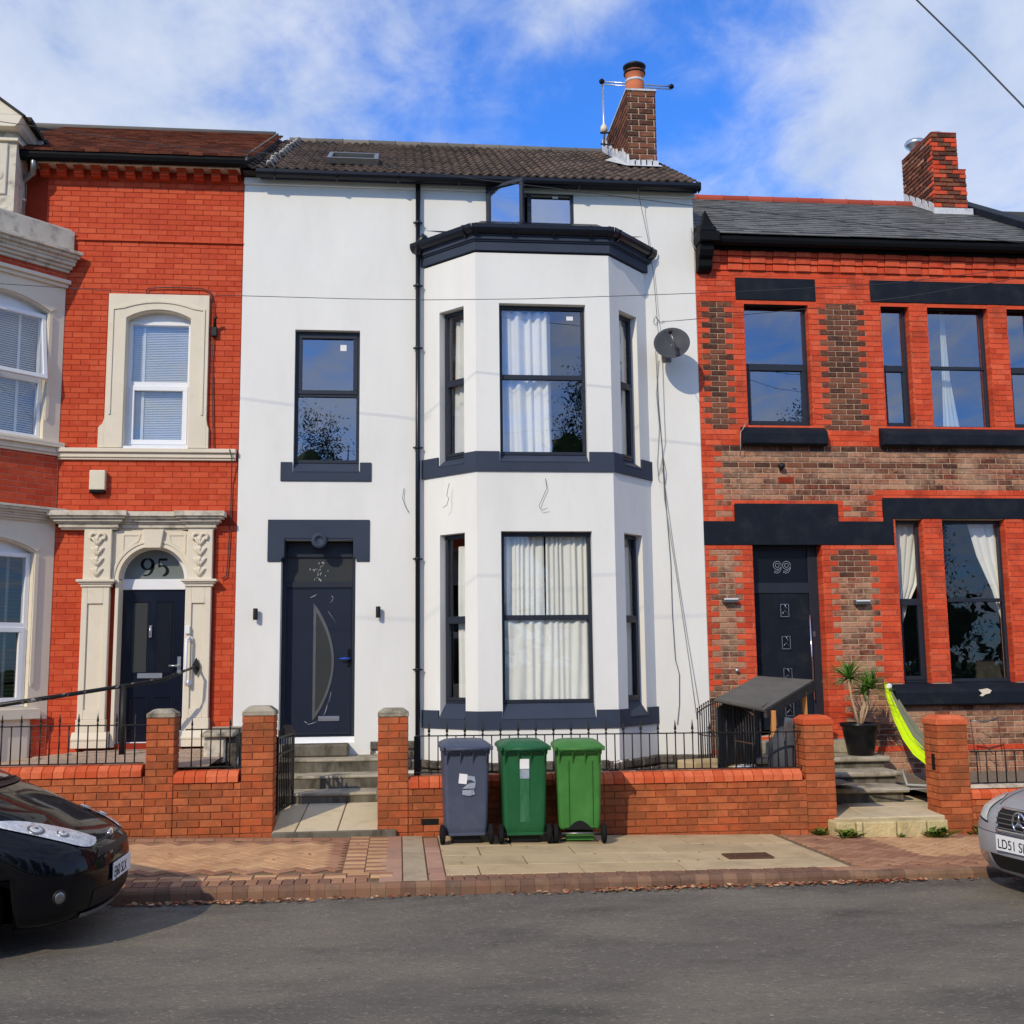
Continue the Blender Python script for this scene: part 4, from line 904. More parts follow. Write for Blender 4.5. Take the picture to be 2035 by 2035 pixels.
# string course
mb = MB(); mb.box(bx0, GX-.035, -.05, .014, bandz[0]+.03, bandz[1]-.055); mb.box(bx0, GX-.03, -.085, .014, bandz[1]-.055, bandz[1]); mb.box(bx0, GX-.035, -.03, .014, bandz[0], bandz[0]+.03); mb.obj('string_course', M['cream'], K, bevel=.006)
# ---- window surround
n = 14
zs_ = PZ(310, 634); ar = arch_pts(w95[0], w95[1], zs_, w95[3]-zs_, n)
inner = [(w95[0], w95[2])] + ar + [(w95[1], w95[2])]
ot = sur[3]; xl, xr = PX(216, 650), PX(416, 650)
outer = [(xl-.0, w95[2])] + [(xl + (xr-xl)*k/n, ot) for k in range(n+1)] + [(xr, w95[2])]
mb = MB(); mb.ring(outer, inner, -.045, .03); ws = mb.obj('window_surround', M['cream'], K, bevel=.004)
def shift(p, d): return [(q[0], q[1]) for q in p]
ra_ = arch_pts(w95[0]-.10, w95[1]+.10, zs_+.10, (w95[3]-zs_)*.95, n)
rb_ = arch_pts(w95[0]-.14, w95[1]+.14, zs_+.13, (w95[3]-zs_)*.95, n)
mb = MB(); mb.ring([(xl+.05, w95[2]+.45), (xl+.05, zs_+.13)] + rb_[1:-1] + [(xr-.05, zs_+.13), (xr-.05, w95[2]+.45)], [(xl+.075, w95[2]+.45), (xl+.075, zs_+.11)] + ra_[1:-1] + [(xr-.075, zs_+.11), (xr-.075, w95[2]+.45)], -.060, -.044)
mb.obj('moulding', M['cream'], ws)
fl0, fl1 = PX(196, 870), PX(416, 870); fz = PZ(210, 848)
for sx, xe, dx in ((-1, xl, fl0-xl), (1, xr, .03)):
    pts_ = [(xe, w95[2]), (xe+dx, w95[2]), (xe+dx, fz-.02), (xe+dx*.8, fz+.0), (xe+dx*.35, fz+.03), (xe+dx*.08, fz+.09), (xe, fz+.12)]
    m2 = MB(); m2.prism(pts_, -.044, .03); m2.obj('surround_foot', M['cream'], ws)
mb = MB(); mb.box(w95[0]-.03, w95[0]+.006, -.03, .20, w95[2], zs_+.02); mb.box(w95[1]-.006, w95[1]+.03, -.03, .20, w95[2], zs_+.02); mb.ring([(q[0], q[1]+.05) for q in ar], [(q[0], q[1]-.008) for q in ar], -.02, .20); mb.obj('window_reveal', M['cream'], K)
wf = window(K, (w95[0]+.004, w95[1]-.004, w95[2]+.03, zs_-.01), .10, M['pvc'], G2, splits=(PZ(310, 764, .1),), fw=.05, sw=.055, tw=.07, sash=(0,))
mb = MB(); mb.prism([(w95[0], zs_-.012)] + arch_pts(w95[0], w95[1], zs_, w95[3]-zs_, n) + [(w95[1], zs_-.012)], .115, .14); mb.obj('arch_panel', M['pvc'], wf)
mb = MB(); mb.box(w95[0], w95[1], -.02, .12, w95[2]-.01, w95[2]+.028); mb.obj('sill', M['pvc'], wf)
def blinds(name, label, x0, x1, z0, z1, y, tf=None, m_=None, step=.028, tapes=(), tilt=.5, group=None):
    t = thing(name, label, 'blind', (0, 0, 0), group); m_ = m_ or M['blind']
    mb = MB(tf); z = z1
    while z > z0: mb.add([(x0, y, z), (x1, y, z), (x1, y+.022, z+.022*tilt), (x0, y+.022, z+.022*tilt)], [(0,1,2,3)]); z -= step
    mb.obj('slats', m_, t, kind='stuff')
    for x in tapes: m2 = MB(tf); m2.box(x-.018, x+.018, y-.006, y-.003, z0, z1); m2.obj('tape', m_, t)
    return t
blinds('venetian_blind', 'closed pale blind behind the white framed window over the arched door', w95[0]+.06, w95[1]-.06, w95[2]+.1, zs_-.08, .19, m_=M['blindwhite'], step=.024, tilt=1.2, tapes=(w95[0]+.2,))
# ---- door surround
CB = (PZ(280, 1052, -.1), PZ(280, 1015, -.2))
cz0, cz1 = CB
def cornice_block(mb, x0, x1, y, z0, z1):
    hs = (z1-z0); lv = [(0, .10, .05), (.10, .32, .075), (.32, .42, .10), (.42, .60, .13), (.60, .72, .17), (.72, 1.0, .20)]
    for a, b, o in lv: mb.box(x0-o+.05, x1+o-.05, y-o, .016, z0+hs*a, z0+hs*b-.0005)
pil = [(PX(170, 1100), PX(224, 1100)), (PX(375, 1100), PX(424, 1100))]
mb = MB(); cornice_block(mb, PX(126, 1030), PX(236, 1030), -.035, cz0, cz1); cornice_block(mb, PX(375, 1030), PX(428, 1030), -.035, cz0, cz1); cornice_block(mb, PX(236, 1030)-.1, PX(375, 1030)+.1, .02, cz0+.004, cz1-.004)
cn = mb.obj('door_cornice', M['creamdirty'], K, bevel=.003)
zi = (PZ(200, 1166, -.08), PZ(200, 1152, -.08)); zb_ = PZ(180, 1487, -.1)
for i, (a, b) in enumerate(pil):
    mb = MB(); mb.box(a, b, -.09, .012, zi[1], cz0); ps = mb.obj('pilaster', M['cream'], K, bevel=.004)
    mb = MB(); mb.box(a-.07, b+.07, -.15, .012, zi[1]-.03, zi[1]+.002); mb.box(a-.04, b+.04, -.125, .012, zi[1]-.055, zi[1]-.031); mb.box(a-.02, b+.02, -.105, .012, zi[0], zi[1]-.056); mb.obj('impost', M['cream'], ps, bevel=.003)
    s0, s1 = a-.005, b-.005; zt_, zb2 = zi[0], zb_+.36
    mb = MB(); pw = .075
    mb.box(s0, s0+pw, -.085, .012, zb2, zt_); mb.box(s1-pw, s1, -.085, .012, zb2, zt_); mb.box(s0+pw, s1-pw, -.0845, .012, zt_-.22, zt_); mb.box(s0+pw, s1-pw, -.0845, .012, zb2, zb2+.12); mb.box(s0+pw, s1-pw, -.06, .012, zb2+.12, zt_-.22)
    mb.obj('pilaster', M['cream'], K, bevel=.005)
    mb = MB(); mb.box(s0-.01, s1+.01, -.10, .012, zb_+.20, zb2-.001); mb.lathe(((s0+s1)/2, -.02, zb_+.12), [((s1-s0)*.71, 0), ((s1-s0)*.74, .04), ((s1-s0)*.66, .07)], 4) if False else None
    prf = [(-.14, zb_+.0), (-.14, zb_+.09), (-.15, zb_+.10), (-.15, zb_+.12), (-.135, zb_+.15), (-.115, zb_+.19), (-.10, zb_+.20), (.012, zb_+.20), (.012, zb_)]
    mb.prism(prf, s0-.05, s1+.05, 'x'); mb.obj('plinth', M['cream'], K, bevel=.004)
    # carved acanthus console
    rng = random.Random(6+i); mb = MB(); xc = (a+b)/2; zt2, zb3 = PZ(200, 1062, -.1), PZ(200, 1145, -.1)
    for lv in range(4):
        zc = zt2 - (zt2-zb3)*(lv+.55)/4; wdt = .135*(1-.10*(lv == 3))
        for q in range(9):
            an = -1.25 + 2.5*q/8; l_ = wdt*(.75+.25*math.cos(an*2)); cxp, czp = xc+math.sin(an)*l_*.62, zc-math.cos(an)*l_*.45+.03
            R_ = Matrix.Rotation(an, 3, 'Y')
            m2 = MB(lambda x, y, z: tuple(R_ @ Vector((x, y, z)) + Vector((cxp, -.095, czp)))); m2.sphere((0, 0, 0), 1, 8, 5, (.018, .028+.010*math.cos(an), .05))
            b0 = len(mb.v); mb.v += m2.v; mb.f += [tuple(b0+x for x in f_) for f_ in m2.f]; mb.mi += m2.mi; mb.sm += m2.sm
        mb.sphere((xc, -.10, zc+.02), 1, 8, 5, (.028, .035, .05))
    for sx in (-1, 1):
        pp = [(xc+sx*(.05+.045*math.cos(t)), -.105, zt2-.03+.045*math.sin(t)) for t in [k*.6-1 for k in range(10)]]; mb.tube(pp, [.02]*5+[.016]*5, 6)
    mb.obj('carving', M['cream'], ps)
# arch panel
acx, acz = PX(304, 1150, -.02), PZ(304, 1152, -.02); R1 = PX(372, 1150, -.02)-acx; R2_ = PX(366, 1150, .05)-acx
ia_ = [(acx+R1*math.sin(-PI/2+PI*k/24), acz+R1*1.0*math.cos(-PI/2+PI*k/24)) for k in range(25)]
pl0, pl1 = pil[0][1], pil[1][0]
def box_path(ang_):
    dx_, dz_ = math.sin(ang_), math.cos(ang_); w = (pl1-pl0)/2; hz = cz0-acz
    t = min(w/abs(dx_) if abs(dx_) > 1e-6 else 9, hz/abs(dz_) if abs(dz_) > 1e-6 else 9); return ((pl0+pl1)/2+dx_*t, acz+max(0, dz_*t))
oa_ = [box_path(-PI/2+PI*k/24) for k in range(25)]
mb = MB(); mb.ring(oa_, ia_, -.02, .20); ap = mb.obj('arch_panel', M['cream'], K, bevel=.003)
mb = MB(); e = lambda r_: [(acx+r_*math.sin(-PI/2+PI*k/24), acz+r_*math.cos(-PI/2+PI*k/24)) for k in range(25)]
mb.ring(e(R1+.09), e(R1+.055), -.034, -.018); mb.ring(e(R1+.03), e(R1-.0), -.030, -.018); mb.obj('archivolt', M['cream'], ap, bevel=.003)
kz0, kz1 = PZ(302, 1089, -.06), cz0
mb = MB(); mb.prism([(acx-.105, kz0), (acx+.095, kz0), (acx+.13, kz1), (acx-.14, kz1)], -.075, .1); mb.obj('keystone', M['cream'], K, bevel=.006)
for sg in (-1, 1):
    xa_, xb_ = (acx+sg*.17, acx+sg*.41)
    o1 = [(xa_, kz1-.05), (xb_, kz1-.05), (xb_, kz1-.32), (acx+sg*.33, kz1-.24), (acx+sg*.20, kz1-.15)]
    c_ = (sum(p[0] for p in o1)/5, sum(p[1] for p in o1)/5); i1 = [(c_[0]+(p[0]-c_[0])*.78, c_[1]+(p[1]-c_[1])*.78) for p in o1]
    mb = MB(); mb.ring(o1, i1, -.030, -.018, closed=True); mb.obj('panel_moulding', M['cream'], ap)
# door, frame, fanlight
DY = .18
mb = MB(); mb.box(d95[0]-.03, d95[0]+.012, -.05, .28, zb_, acz); mb.box(d95[1]-.012, d95[1]+.02, -.05, .28, zb_, acz); mb.obj('door_reveal', M['cream'], K)
fx0, fx1 = PX(237, 1300, DY), PX(365, 1300, DY)
mb = MB(); mb.box(fx0-.14, fx0, DY, DY+.10, zb_, acz+.0); mb.box(fx1, fx1+.14, DY, DY+.10, zb_, acz+.0); tzb = (PZ(300, 1172, DY), PZ(300, 1151, DY))
mb.box(fx0, fx1, DY-.01, DY+.09, tzb[0], tzb[1]); 
mb.box(fx0, fx1, DY, DY+.1, PZ(300, 1478, DY)-.02, PZ(300, 1476, DY)+.01)
ff = mb.obj('door_frame', M['pvc'], K, bevel=.004)
acz2 = tzb[1]; rr = (fx1-fx0)/2-.02; cx2 = (fx0+fx1)/2
e2 = lambda r_: [(cx2+r_*math.sin(-PI/2+PI*k/24), acz2+r_*math.cos(-PI/2+PI*k/24)) for k in range(25)]
mb = MB(); mb.ring(e2(R1+.06), e2(rr), DY-.01, DY+.06); mb.obj('arch_frame', M['pvc'], ff, bevel=.003)
mb = MB(); mb.prism(e2(rr+.01), DY+.03, DY+.04); mb.obj('fanlight', M['obscure'], ff)
def stroke(mb, pts, ws, y0, y1, closed=False):
    n = len(pts); o, i_ = [], []
    for k in range(n):
        a = pts[(k-1) % n] if closed else pts[max(k-1, 0)]; b = pts[(k+1) % n] if closed else pts[min(k+1, n-1)]
        dx_, dz_ = b[0]-a[0], b[1]-a[1]; l_ = math.hypot(dx_, dz_) or 1; nx_, nz_ = -dz_/l_, dx_/l_; w = ws[k]/2 if isinstance(ws, list) else ws/2
        o.append((pts[k][0]+nx_*w, pts[k][1]+nz_*w)); i_.append((pts[k][0]-nx_*w, pts[k][1]-nz_*w))
    mb.ring(i_, o, y0, y1, closed)
def nine(mb, x, z, h, y0, y1, tw=.16):
    w = h*.30; cz_ = z+h*.68; rz2 = h*.30
    stroke(mb, [(x+w*math.sin(2*PI*k/24), cz_+rz2*math.cos(2*PI*k/24)) for k in range(24)], [h*tw*(.35+.75*abs(math.sin(2*PI*k/24))) for k in range(24)], y0, y1, True)
    stroke(mb, [(x+w*1.0, cz_), (x+w*.98, cz_-h*.2), (x+w*.75, cz_-h*.42), (x+w*.35, cz_-h*.58), (x-w*.1, cz_-h*.64), (x-w*.75, cz_-h*.62)], [h*tw*1.0, h*tw, h*tw*.8, h*tw*.55, h*tw*.4, h*tw*.5], y0, y1)
def five(mb, x, z, h, y0, y1, tw=.16):
    w = h*.30; cz_ = z+h*.30; r_ = h*.29
    stroke(mb, [(x-w*.55, z+h*.94), (x+w*.95, z+h*.94)], h*.12, y0, y1); stroke(mb, [(x-w*.55, z+h*.98), (x-w*.62, z+h*.52)], h*.06, y0, y1)
    stroke(mb, [(x-w*.6+0, z+h*.50)] + [(x-w*.05+w*1.05*math.sin(t), cz_+r_*math.cos(t)) for t in [-.55+.29*k for k in range(13)]], [h*.05]+[h*tw*(.35+.75*abs(math.sin(-.55+.29*k))) for k in range(13)], y0, y1)
nh = .235; nzz = PZ(300, 1146, DY)
mb = MB(); nine(mb, cx2-.095, nzz+.01, nh, DY+.024, DY+.029); five(mb, cx2+.095, nzz+.01, nh, DY+.024, DY+.029); mb.obj('door_number', M['black'], ff)
q0, q1, q2, q3 = fx0+.006, fx1-.006, PZ(300, 1474, DY), tzb[0]-.006
mb = MB(); mb.box(q0, q1, DY+.02, DY+.06, q2, q3); dr = mb.obj('door', M['doornavy'], K, bevel=.003)
hgt = q3-q2
for (a, b, c, d_) in ((.16, .45, .44, .93), (.55, .84, .44, .93)):
    x0_, x1_, z0_, z1_ = q0+(q1-q0)*a, q0+(q1-q0)*b, q2+hgt*c, q2+hgt*d_
    mb = MB(); frame_bars(mb, x0_, x1_, z0_, z1_, .028, DY+.008, DY+.022); mb.obj('panel_moulding', M['doornavy'], dr, bevel=.006)
    mb = MB(); mb.box(x0_+.03, x1_-.03, DY+.015, DY+.021, z0_+.03, z1_-.03); mb.obj('pane', M['obscuredark'] if a < .3 else M['blackgloss'], dr)
for (a, b, c, d_) in ((.16, .45, .06, .30), (.55, .84, .06, .30)):
    x0_, x1_, z0_, z1_ = q0+(q1-q0)*a, q0+(q1-q0)*b, q2+hgt*c, q2+hgt*d_
    mb = MB(); frame_bars(mb, x0_, x1_, z0_, z1_, .028, DY+.008, DY+.022); mb.obj('panel_moulding', M['doornavy'], dr, bevel=.006)
p = pt(297, 1343, DY); mb = MB(); mb.box(p.x-.16, p.x+.16, DY, DY+.022, p.z-.035, p.z+.035); mb.obj('letter_box', M['alum'], dr, bevel=.006)
p = pt(299, 1255, DY); mb = MB(); mb.box(p.x-.018, p.x+.018, DY-.012, DY+.022, p.z-.08, p.z+.08); mb.tube([(p.x, DY-.02, p.z+.06), (p.x, DY-.035, p.z), (p.x, DY-.02, p.z-.06)], .008, 6); mb.obj('door_knocker', M['alum'], dr, bevel=.004)
p = pt(352, 1323, DY); mb = MB(); mb.box(p.x+.0, p.x+.045, DY+.005, DY+.022, p.z-.1, p.z+.12); mb.tube([(p.x+.02, DY, p.z), (p.x+.02, DY-.045, p.z), (p.x-.10, DY-.045, p.z)], .012, 8); mb.obj('handle', M['alum'], dr)
# ---- canted bay of 95 (its right-hand face is in the picture)
tfb, lb, angb = frame_tf((bx0-1.30, -1.30), (1.30, 1.30))
def sb(u, v):
    d = FWD + RIGHT*((u-CX)/FPX) + DOWN*((v-CY)/FPX); O = Vector((bx0, 0, 0)); nn = Vector((1, -1, 0)); t = nn.dot(O-CAM)/nn.dot(d); p = CAM + d*t
    return lb - (O.xy-p.xy).length*(1 if p.y < 0 else -1), p.z
u95 = (sb(0, 730)[0]-1.0, sb(90, 755)[0], sb(60, 868)[1], sb(97, 622)[1]); 
l95 = (u95[0], sb(62, 1230)[0], sb(30, 1405)[1], sb(68, 1098)[1])
rise = .15; u95 = (lb-(u95[1]-0)*1.0 if False else .42, u95[1], u95[2], u95[3]); l95 = (.42, l95[1], l95[2], l95[3])
zc_ = sb(60, 490); zfr = (sb(60, 555)[1], sb(60, 540)[1])
ctb = sb(100, 535)[1]; ctt = sb(100, 497)[1]; part_ = sb(100, 455)[1]
mb = MB(tfb); wall_slab(mb, 0, lb, .3, ctb+.1, 0, .2, [(u95[0], u95[1], u95[2], u95[3]+rise), (l95[0], l95[1], l95[2], l95[3]+rise)]); bwl = mb.obj('bay_wall', M['cream'], K)
mb = MB(lambda x, y, z: (x, y, z)); mb.box(-8.0, bx0-1.30, -1.30, -1.10, .3, ctb+.1); mb.box(-8.0, -7.8, -1.3, .0, .3, ctb+.1); mb.obj('bay_wall', M['brick95'], K)
sp_ = [(sb(60, 1003)[1], sb(60, 871)[1]+.0), ]
s1_ = sb(60, 899)[1]; s0_ = sb(60, 873)[1]; n1_ = sb(60, 1008)[1]; n0_ = sb(60, 1036)[1]
brickwork(K, .0, lb-.004, n1_-.05, s1_+.05, [], {'r': M['brick95']}, tf=lambda s, y, z: tfb(s, y-.006, z), ang=angb, L=.236, j=.006, proud=.003, objs=False, depth=.01)
brickwork(K, .0, lb-.004, zfr[1], ctb+.04, [], {'r': M['brick95']}, tf=lambda s, y, z: tfb(s, y-.006, z), ang=angb, L=.236, j=.006, proud=.003, objs=False, depth=.01)
brickwork(K, .0, lb-.004, .3, sb(50, 1430)[1], [(.0, 1.62, 0, 9)], {'r': M['brick95']}, tf=lambda s, y, z: tfb(s, y-.006, z), ang=angb, L=.236, j=.006, proud=.003, objs=False, depth=.01)
def bay_mould(z0, z1, offs, name='bay_moulding', m_=None, ext=.0):
    mb = MB(tfb); h = (z1-z0)/len(offs)
    for k, o_ in enumerate(offs): mb.box(-.3, lb+ext*o_+o_*.41, -o_, .01, z0+k*h, z0+(k+1)*h-.0004)
    return mb.obj(name, m_ or M['cream'], K, bevel=.004)
bay_mould(ctb, ctt, (.05, .09, .13, .15, .20, .24), 'bay_cornice', M['creamdirty'])
bay_mould(ctt, part_+.02, (.10,), 'bay_parapet', M['creamdirty'])
bay_mould(zfr[0], zfr[1], (.04, .08)); bay_mould(s1_, s0_, (.03, .05, .05, .09, .09), 'string_course'); bay_mould(n0_, n1_, (.03, .06, .08, .11, .15, .17), 'string_course', M['creamdirty'])
lsz = (sb(60, 1428)[1], sb(60, 1408)[1])
mb = MB(tfb); mb.box(.25, 1.70, -.10, .05, lsz[0], lsz[1]); mb.obj('sill', M['cream'], K, bevel=.004)
mb = MB(tfb); mb.box(.25, 1.58, -.035, .02, .55, lsz[0]); mb.box(1.08, 1.20, -.06, -.034, .55, lsz[0]-.03); mb.obj('sill_apron', M['cream'], K, bevel=.004)
for r_, tag_ in ((u95, 0), (l95, 1)):
    a, b, c, d_ = r_; zs2 = d_; ia2 = arch_pts(a, b, zs2, rise, 16)
    mb = MB(tfb); top_ = zs2+rise+.004
    mb.ring([(a + (b-a)*k/16, top_) for k in range(17)], ia2, .002, .15); mb.obj('arch_head', M['cream'], K)
    e3 = lambda o_: [(q[0]+(q[0]-(a+b)/2)*o_/.5, q[1]+o_*.9) for q in ia2]
    mb = MB(tfb); mb.ring(e3(.085), e3(.02), -.022, .004); mb.obj('hood_moulding', M['cream'], K)
    mb = MB(tfb); mb.prism([(b+.02, c+.25), (b+.055, c+.30), (b+.055, zs2-.02), (b+.01, zs2-.02), (b+.01, c+.3)], -.02, .004); mb.obj('jamb_moulding', M['cream'], K)
    mb = MB(tfb); mb.prism(ia2, .12, .14); mb.obj('arch_panel', M['pvc'], K)
zsp = sb(60, 748)[1]; zsl = sb(50, 1243)[1]
mb = MB(tfb); frame_bars(mb, u95[0]+.003, u95[1]-.003, u95[2]+.003, u95[3]-.005, .05, .08, .16); mb.box(u95[0]+.05, u95[1]-.05, .081, .159, zsp-.05, zsp+.02)
w1 = mb.obj('window', M['pvc'], K, bevel=.004)
mb = MB(tfb); pane_quad(mb, u95[0]+.05, u95[1]-.05, .11, u95[2]+.05, zsp-.05); mb.obj('pane', G2, w1)
hz_ = u95[3]-.03; ta = math.radians(8); hh_ = hz_-zsp+.02
tt = lambda s, y, z: tfb(s, .06 + y*math.cos(ta) - z*math.sin(ta), hz_ - z*math.cos(ta) - y*math.sin(ta))
mb = MB(tt); frame_bars(mb, u95[0]+.02, u95[1]-.01, 0, hh_, .055, -.02, .04); mb.f = [f[::-1] for f in mb.f]; mb.obj('sash', M['pvc'], w1, bevel=.004)
mb = MB(tt); pane_quad(mb, u95[0]+.07, u95[1]-.065, .005, .055, hh_-.055); mb.obj('pane', G2, w1)
window(K, (l95[0]+.003, l95[1]-.003, l95[2]+.004, l95[3]-.005), .08, M['pvc'], G3, tfb, splits=(zsl,), fw=.06, sw=.05, tw=.07, sash=(0,))
blinds('venetian_blind', 'venetian blind with pale tapes behind the upper bay window of the red brick house', u95[0]+.04, u95[1]-.04, u95[2]+.05, u95[3]-.05, .20, tfb, m_=M['blindwhite'], tapes=(u95[1]-.28,), step=.03, tilt=.9)
blinds('venetian_blind', 'venetian blind with pale tapes behind the lower bay window of the red brick house', l95[0]+.05, l95[1]-.05, l95[2]+.05, l95[3]-.05, .20, tfb, tapes=(l95[1]-.24,), step=.05, tilt=.25)
mb = MB(tfb); mb.box(.2, lb-.3, .55, .56, .5, 7.2); mb.obj('interior', M['room'], K)
mb = MB(); mb.prism([(-8.0, -1.38), (bx0-1.33, -1.38), (bx0+.05, -.01), (-8.0, -.01)], part_+.02, part_+.06, 'z'); mb.obj('bay_roof', M['creamdirty'], K)
# gabled dormer pier above the bay at the left edge
gx1_ = PX(30, 350, -.45); gzb = PZ(15, 440, -.45)
mb = MB(); mb.box(-7.0, gx1_, -.45, .3, part_, PZ(10, 251, -.45)); dm = mb.obj('gable', M['creamdirty'], K)
mb = MB(); mb.box(gx1_-.32, gx1_-.10, -.48, -.44, part_+.35, PZ(10, 265, -.45)-.15); mb.lathe((gx1_-.21, -.49, PZ(5, 348, -.48)), [(0, 0), (.07, .0), (.08, .02)], 16, 'y'); mb.obj('panel', M['creamdirty'], dm, bevel=.01)
cz_ = PZ(10, 262, -.45); ct_ = PZ(10, 228, -.6); rx_ = PX(46, 232, -.62); 
mb = MB(); mb.box(-7.1, gx1_+.03, -.50, .3, cz_-.14, cz_-.10)
mb.prism([(-7.2, cz_), (gx1_+.02, cz_), (gx1_+.07, cz_+.05), (rx_-.03, ct_-.06), (rx_, ct_), (-7.2, ct_)], -.62, .5, 'y'); mb.obj('gable_cornice', M['cream'], dm, bevel=.004)
az_ = PZ(0, 196, -.62); sl_ = (az_-ct_)/(rx_-PX(0, 196, -.62)); apx = -5.95; apz = ct_+sl_*(rx_-apx)
mb = MB(); mb.prism([(rx_, ct_), (apx, apz), (2*apx-rx_, ct_), (2*apx-rx_+.3, ct_+.002), (apx, apz-.16), (rx_-.3, ct_+.002)], -.62, -.3, 'y'); mb.prism([(rx_-.42, ct_), (apx, apz-.22), (2*apx-rx_+.42, ct_)], -.50, -.3); mb.obj('pediment', M['cream'], dm)
mb = MB(); mb.prism([(rx_+.03, ct_-.01), (apx, apz+.05), (2*apx-rx_-.03, ct_-.01), (2*apx-rx_, ct_-.03), (apx, apz), (rx_, ct_-.03)], -.64, 2.4, 'y')
rng = random.Random(9)
for k in range(14):
    t = k/14; x = rx_+.02+(apx-rx_)*0; y = -.5+k*.2; mb.box(rx_-.02, rx_+.06+rng.uniform(-.01,.02), y, y+.17, ct_-.03, ct_+.03)
mb.obj('gable_roof', M['darkwood'], dm)
mb = MB(); mb.box(gx1_-.5, gx1_+.16, .05, 2.2, E95-.1, ct_+.0); mb.obj('dormer_cheek', M['lead'], dm)
# ---- downpipe with swan neck
dq = thing('downpipe', 'grey black downpipe with a swan neck beside the cream gable of the red house', 'drainpipe', tuple(pt(45, 400, -.08)))
pp = [pt(68, 305, -.25), pt(67.5, 330, -.25), pt(66, 343, -.22), pt(48, 358, -.1), pt(45, 366, -.09), pt(43.5, 460, -.09)]
mb = MB(); mb.tube(pp, .045, 12); mb.obj('pipe', M['brushed'], dq)
mb = MB(); mb.lathe(tuple(pt(44, 400, -.09)), [(.05, 0), (.05, .03)], 12); mb.obj('clip', M['creamdirty'], dq)
# ---- alarm box, camera, cable
al = thing('alarm_box', 'cream burglar alarm box with a dark base on the red brick wall', 'alarm box', tuple(pt(193, 955, -.03)))
r_ = rect(178.5, 935, 210, 974, -.05); mb = MB(); mb.box(r_[0], r_[1], -.09, 0, r_[2], r_[3]); mb.obj('cover', M['boxcream'], al, bevel=.012, seg=3)
mb = MB(); mb.box(r_[0]+.005, r_[1]-.005, -.08, 0, r_[2]-.04, r_[2]-.001); mb.obj('base', M['black'], al, bevel=.006)
p = pt(424, 657, -.04); cmx = thing('security_light', 'small dark sensor lamp on the red wall right of the arched upper window', 'sensor lamp', tuple(p))
mb = MB(); mb.box(p.x-.03, p.x+.05, -.06, 0, p.z-.08, p.z+.06); mb.obj('body', M['iron'], cmx, bevel=.01); mb = MB(); mb.tube([(p.x+.02, -.05, p.z+.06), (p.x+.03, -.12, p.z+.15), (p.x+.06, -.13, p.z+.16)], .02, 8); mb.obj('head', M['iron'], cmx)
def cable(lab, pts, r, m_, Y=-.02, cat='cable'):
    mb = MB(); mb.tube([pt(u, v, Y + (q[0] if q else 0)) for u, v, *q in pts], r, 5, cap=True); o = mb.obj('cable', m_); tag(o, lab, cat); return o
cable('thin dark cable looping over the arched upper window of the red house', [(290, 580), (295, 573), (330, 571), (400, 573), (418, 580), (424, 600), (425, 650), (421, 720), (423, 830), (424, 885), (430, 893)], .008, M['cabledark'])
cable('dark cable hanging down the red wall beside the door cornice', [(456, 893, -.07), (461, 910, -.07), (460, 960), (459, 1000), (456, 1060), (453, 1110), (450, 1145), (440, 1150)], .008, M['cabledark'])
# ---- chrome grab rail and black handrail
gr = thing('grab_rail', 'white grab rail fixed upright on the right hand cream pilaster', 'grab rail', tuple(pt(371, 1310, -.1)))
mb = MB(); a = pt(371, 1270, -.17); b = pt(368, 1357, -.17); mb.tube([(a.x+.03, -.085, a.z+.02), (a.x+.015, -.15, a.z+.01), a, b, (b.x+.01, -.15, b.z-.02), (b.x+.03, -.085, b.z-.03)], .018, 10); mb.obj('bar', M['pvc'], gr)
for p_ in (a, b):
    m2 = MB(); m2.lathe((p_.x+.03, -.10, p_.z), [(.03, 0), (.04, .012), (.0, .013)], 14, 'y'); m2.obj('flange', M['pvc'], gr)
ks_ = thing('key_safe', 'small white key safe above the grab rail', 'key safe', tuple(pt(372, 1252, -.1))); p = pt(373, 1252, -.1); mb = MB(); mb.box(p.x-.03, p.x+.03, -.12, -.085, p.z-.05, p.z+.05); mb.obj('body', M['pvc'], ks_, bevel=.006)
hr = thing('handrail', 'long worn black handrail rising to a diamond flange on the cream pilaster', 'handrail', tuple(pt(391, 1325, -.1)))
e0 = pt(389, 1325, -.12); pts_ = [tuple(e0), tuple(pt(380, 1328, -.3)), tuple(pt(350, 1340, -.5)), tuple(pt(325, 1350, -.6)), tuple(pt(240, 1364, -.9)), tuple(pt(120, 1383, -1.2)), tuple(pt(-60, 1410, -1.6))]
mb = MB(); mb.tube(pts_, [.017, .017, .018, .022, .024, .026, .03], 10); mb.obj('rail', mat('worn_black_paint', [C(20,20,20), C(30,30,30)], .4, bump=.3, stain=C(150,146,140), sscale=9, samt=.8, sth=(.56,.62)), hr)
mb = MB(); mb.prism([(e0.x, e0.z+.12), (e0.x+.045, e0.z+.03), (e0.x+.045, e0.z-.03), (e0.x, e0.z-.12), (e0.x-.045, e0.z-.03), (e0.x-.045, e0.z+.03)], -.10, -.086); mb.obj('flange', M['iron'], hr, bevel=.003)
mb = MB(); q = pt(246, 1364, -.9); mb.tube([(q.x, q.y, q.z), (q.x, q.y, .85)], .034, 12); mb.obj('post', M['iron'], hr)
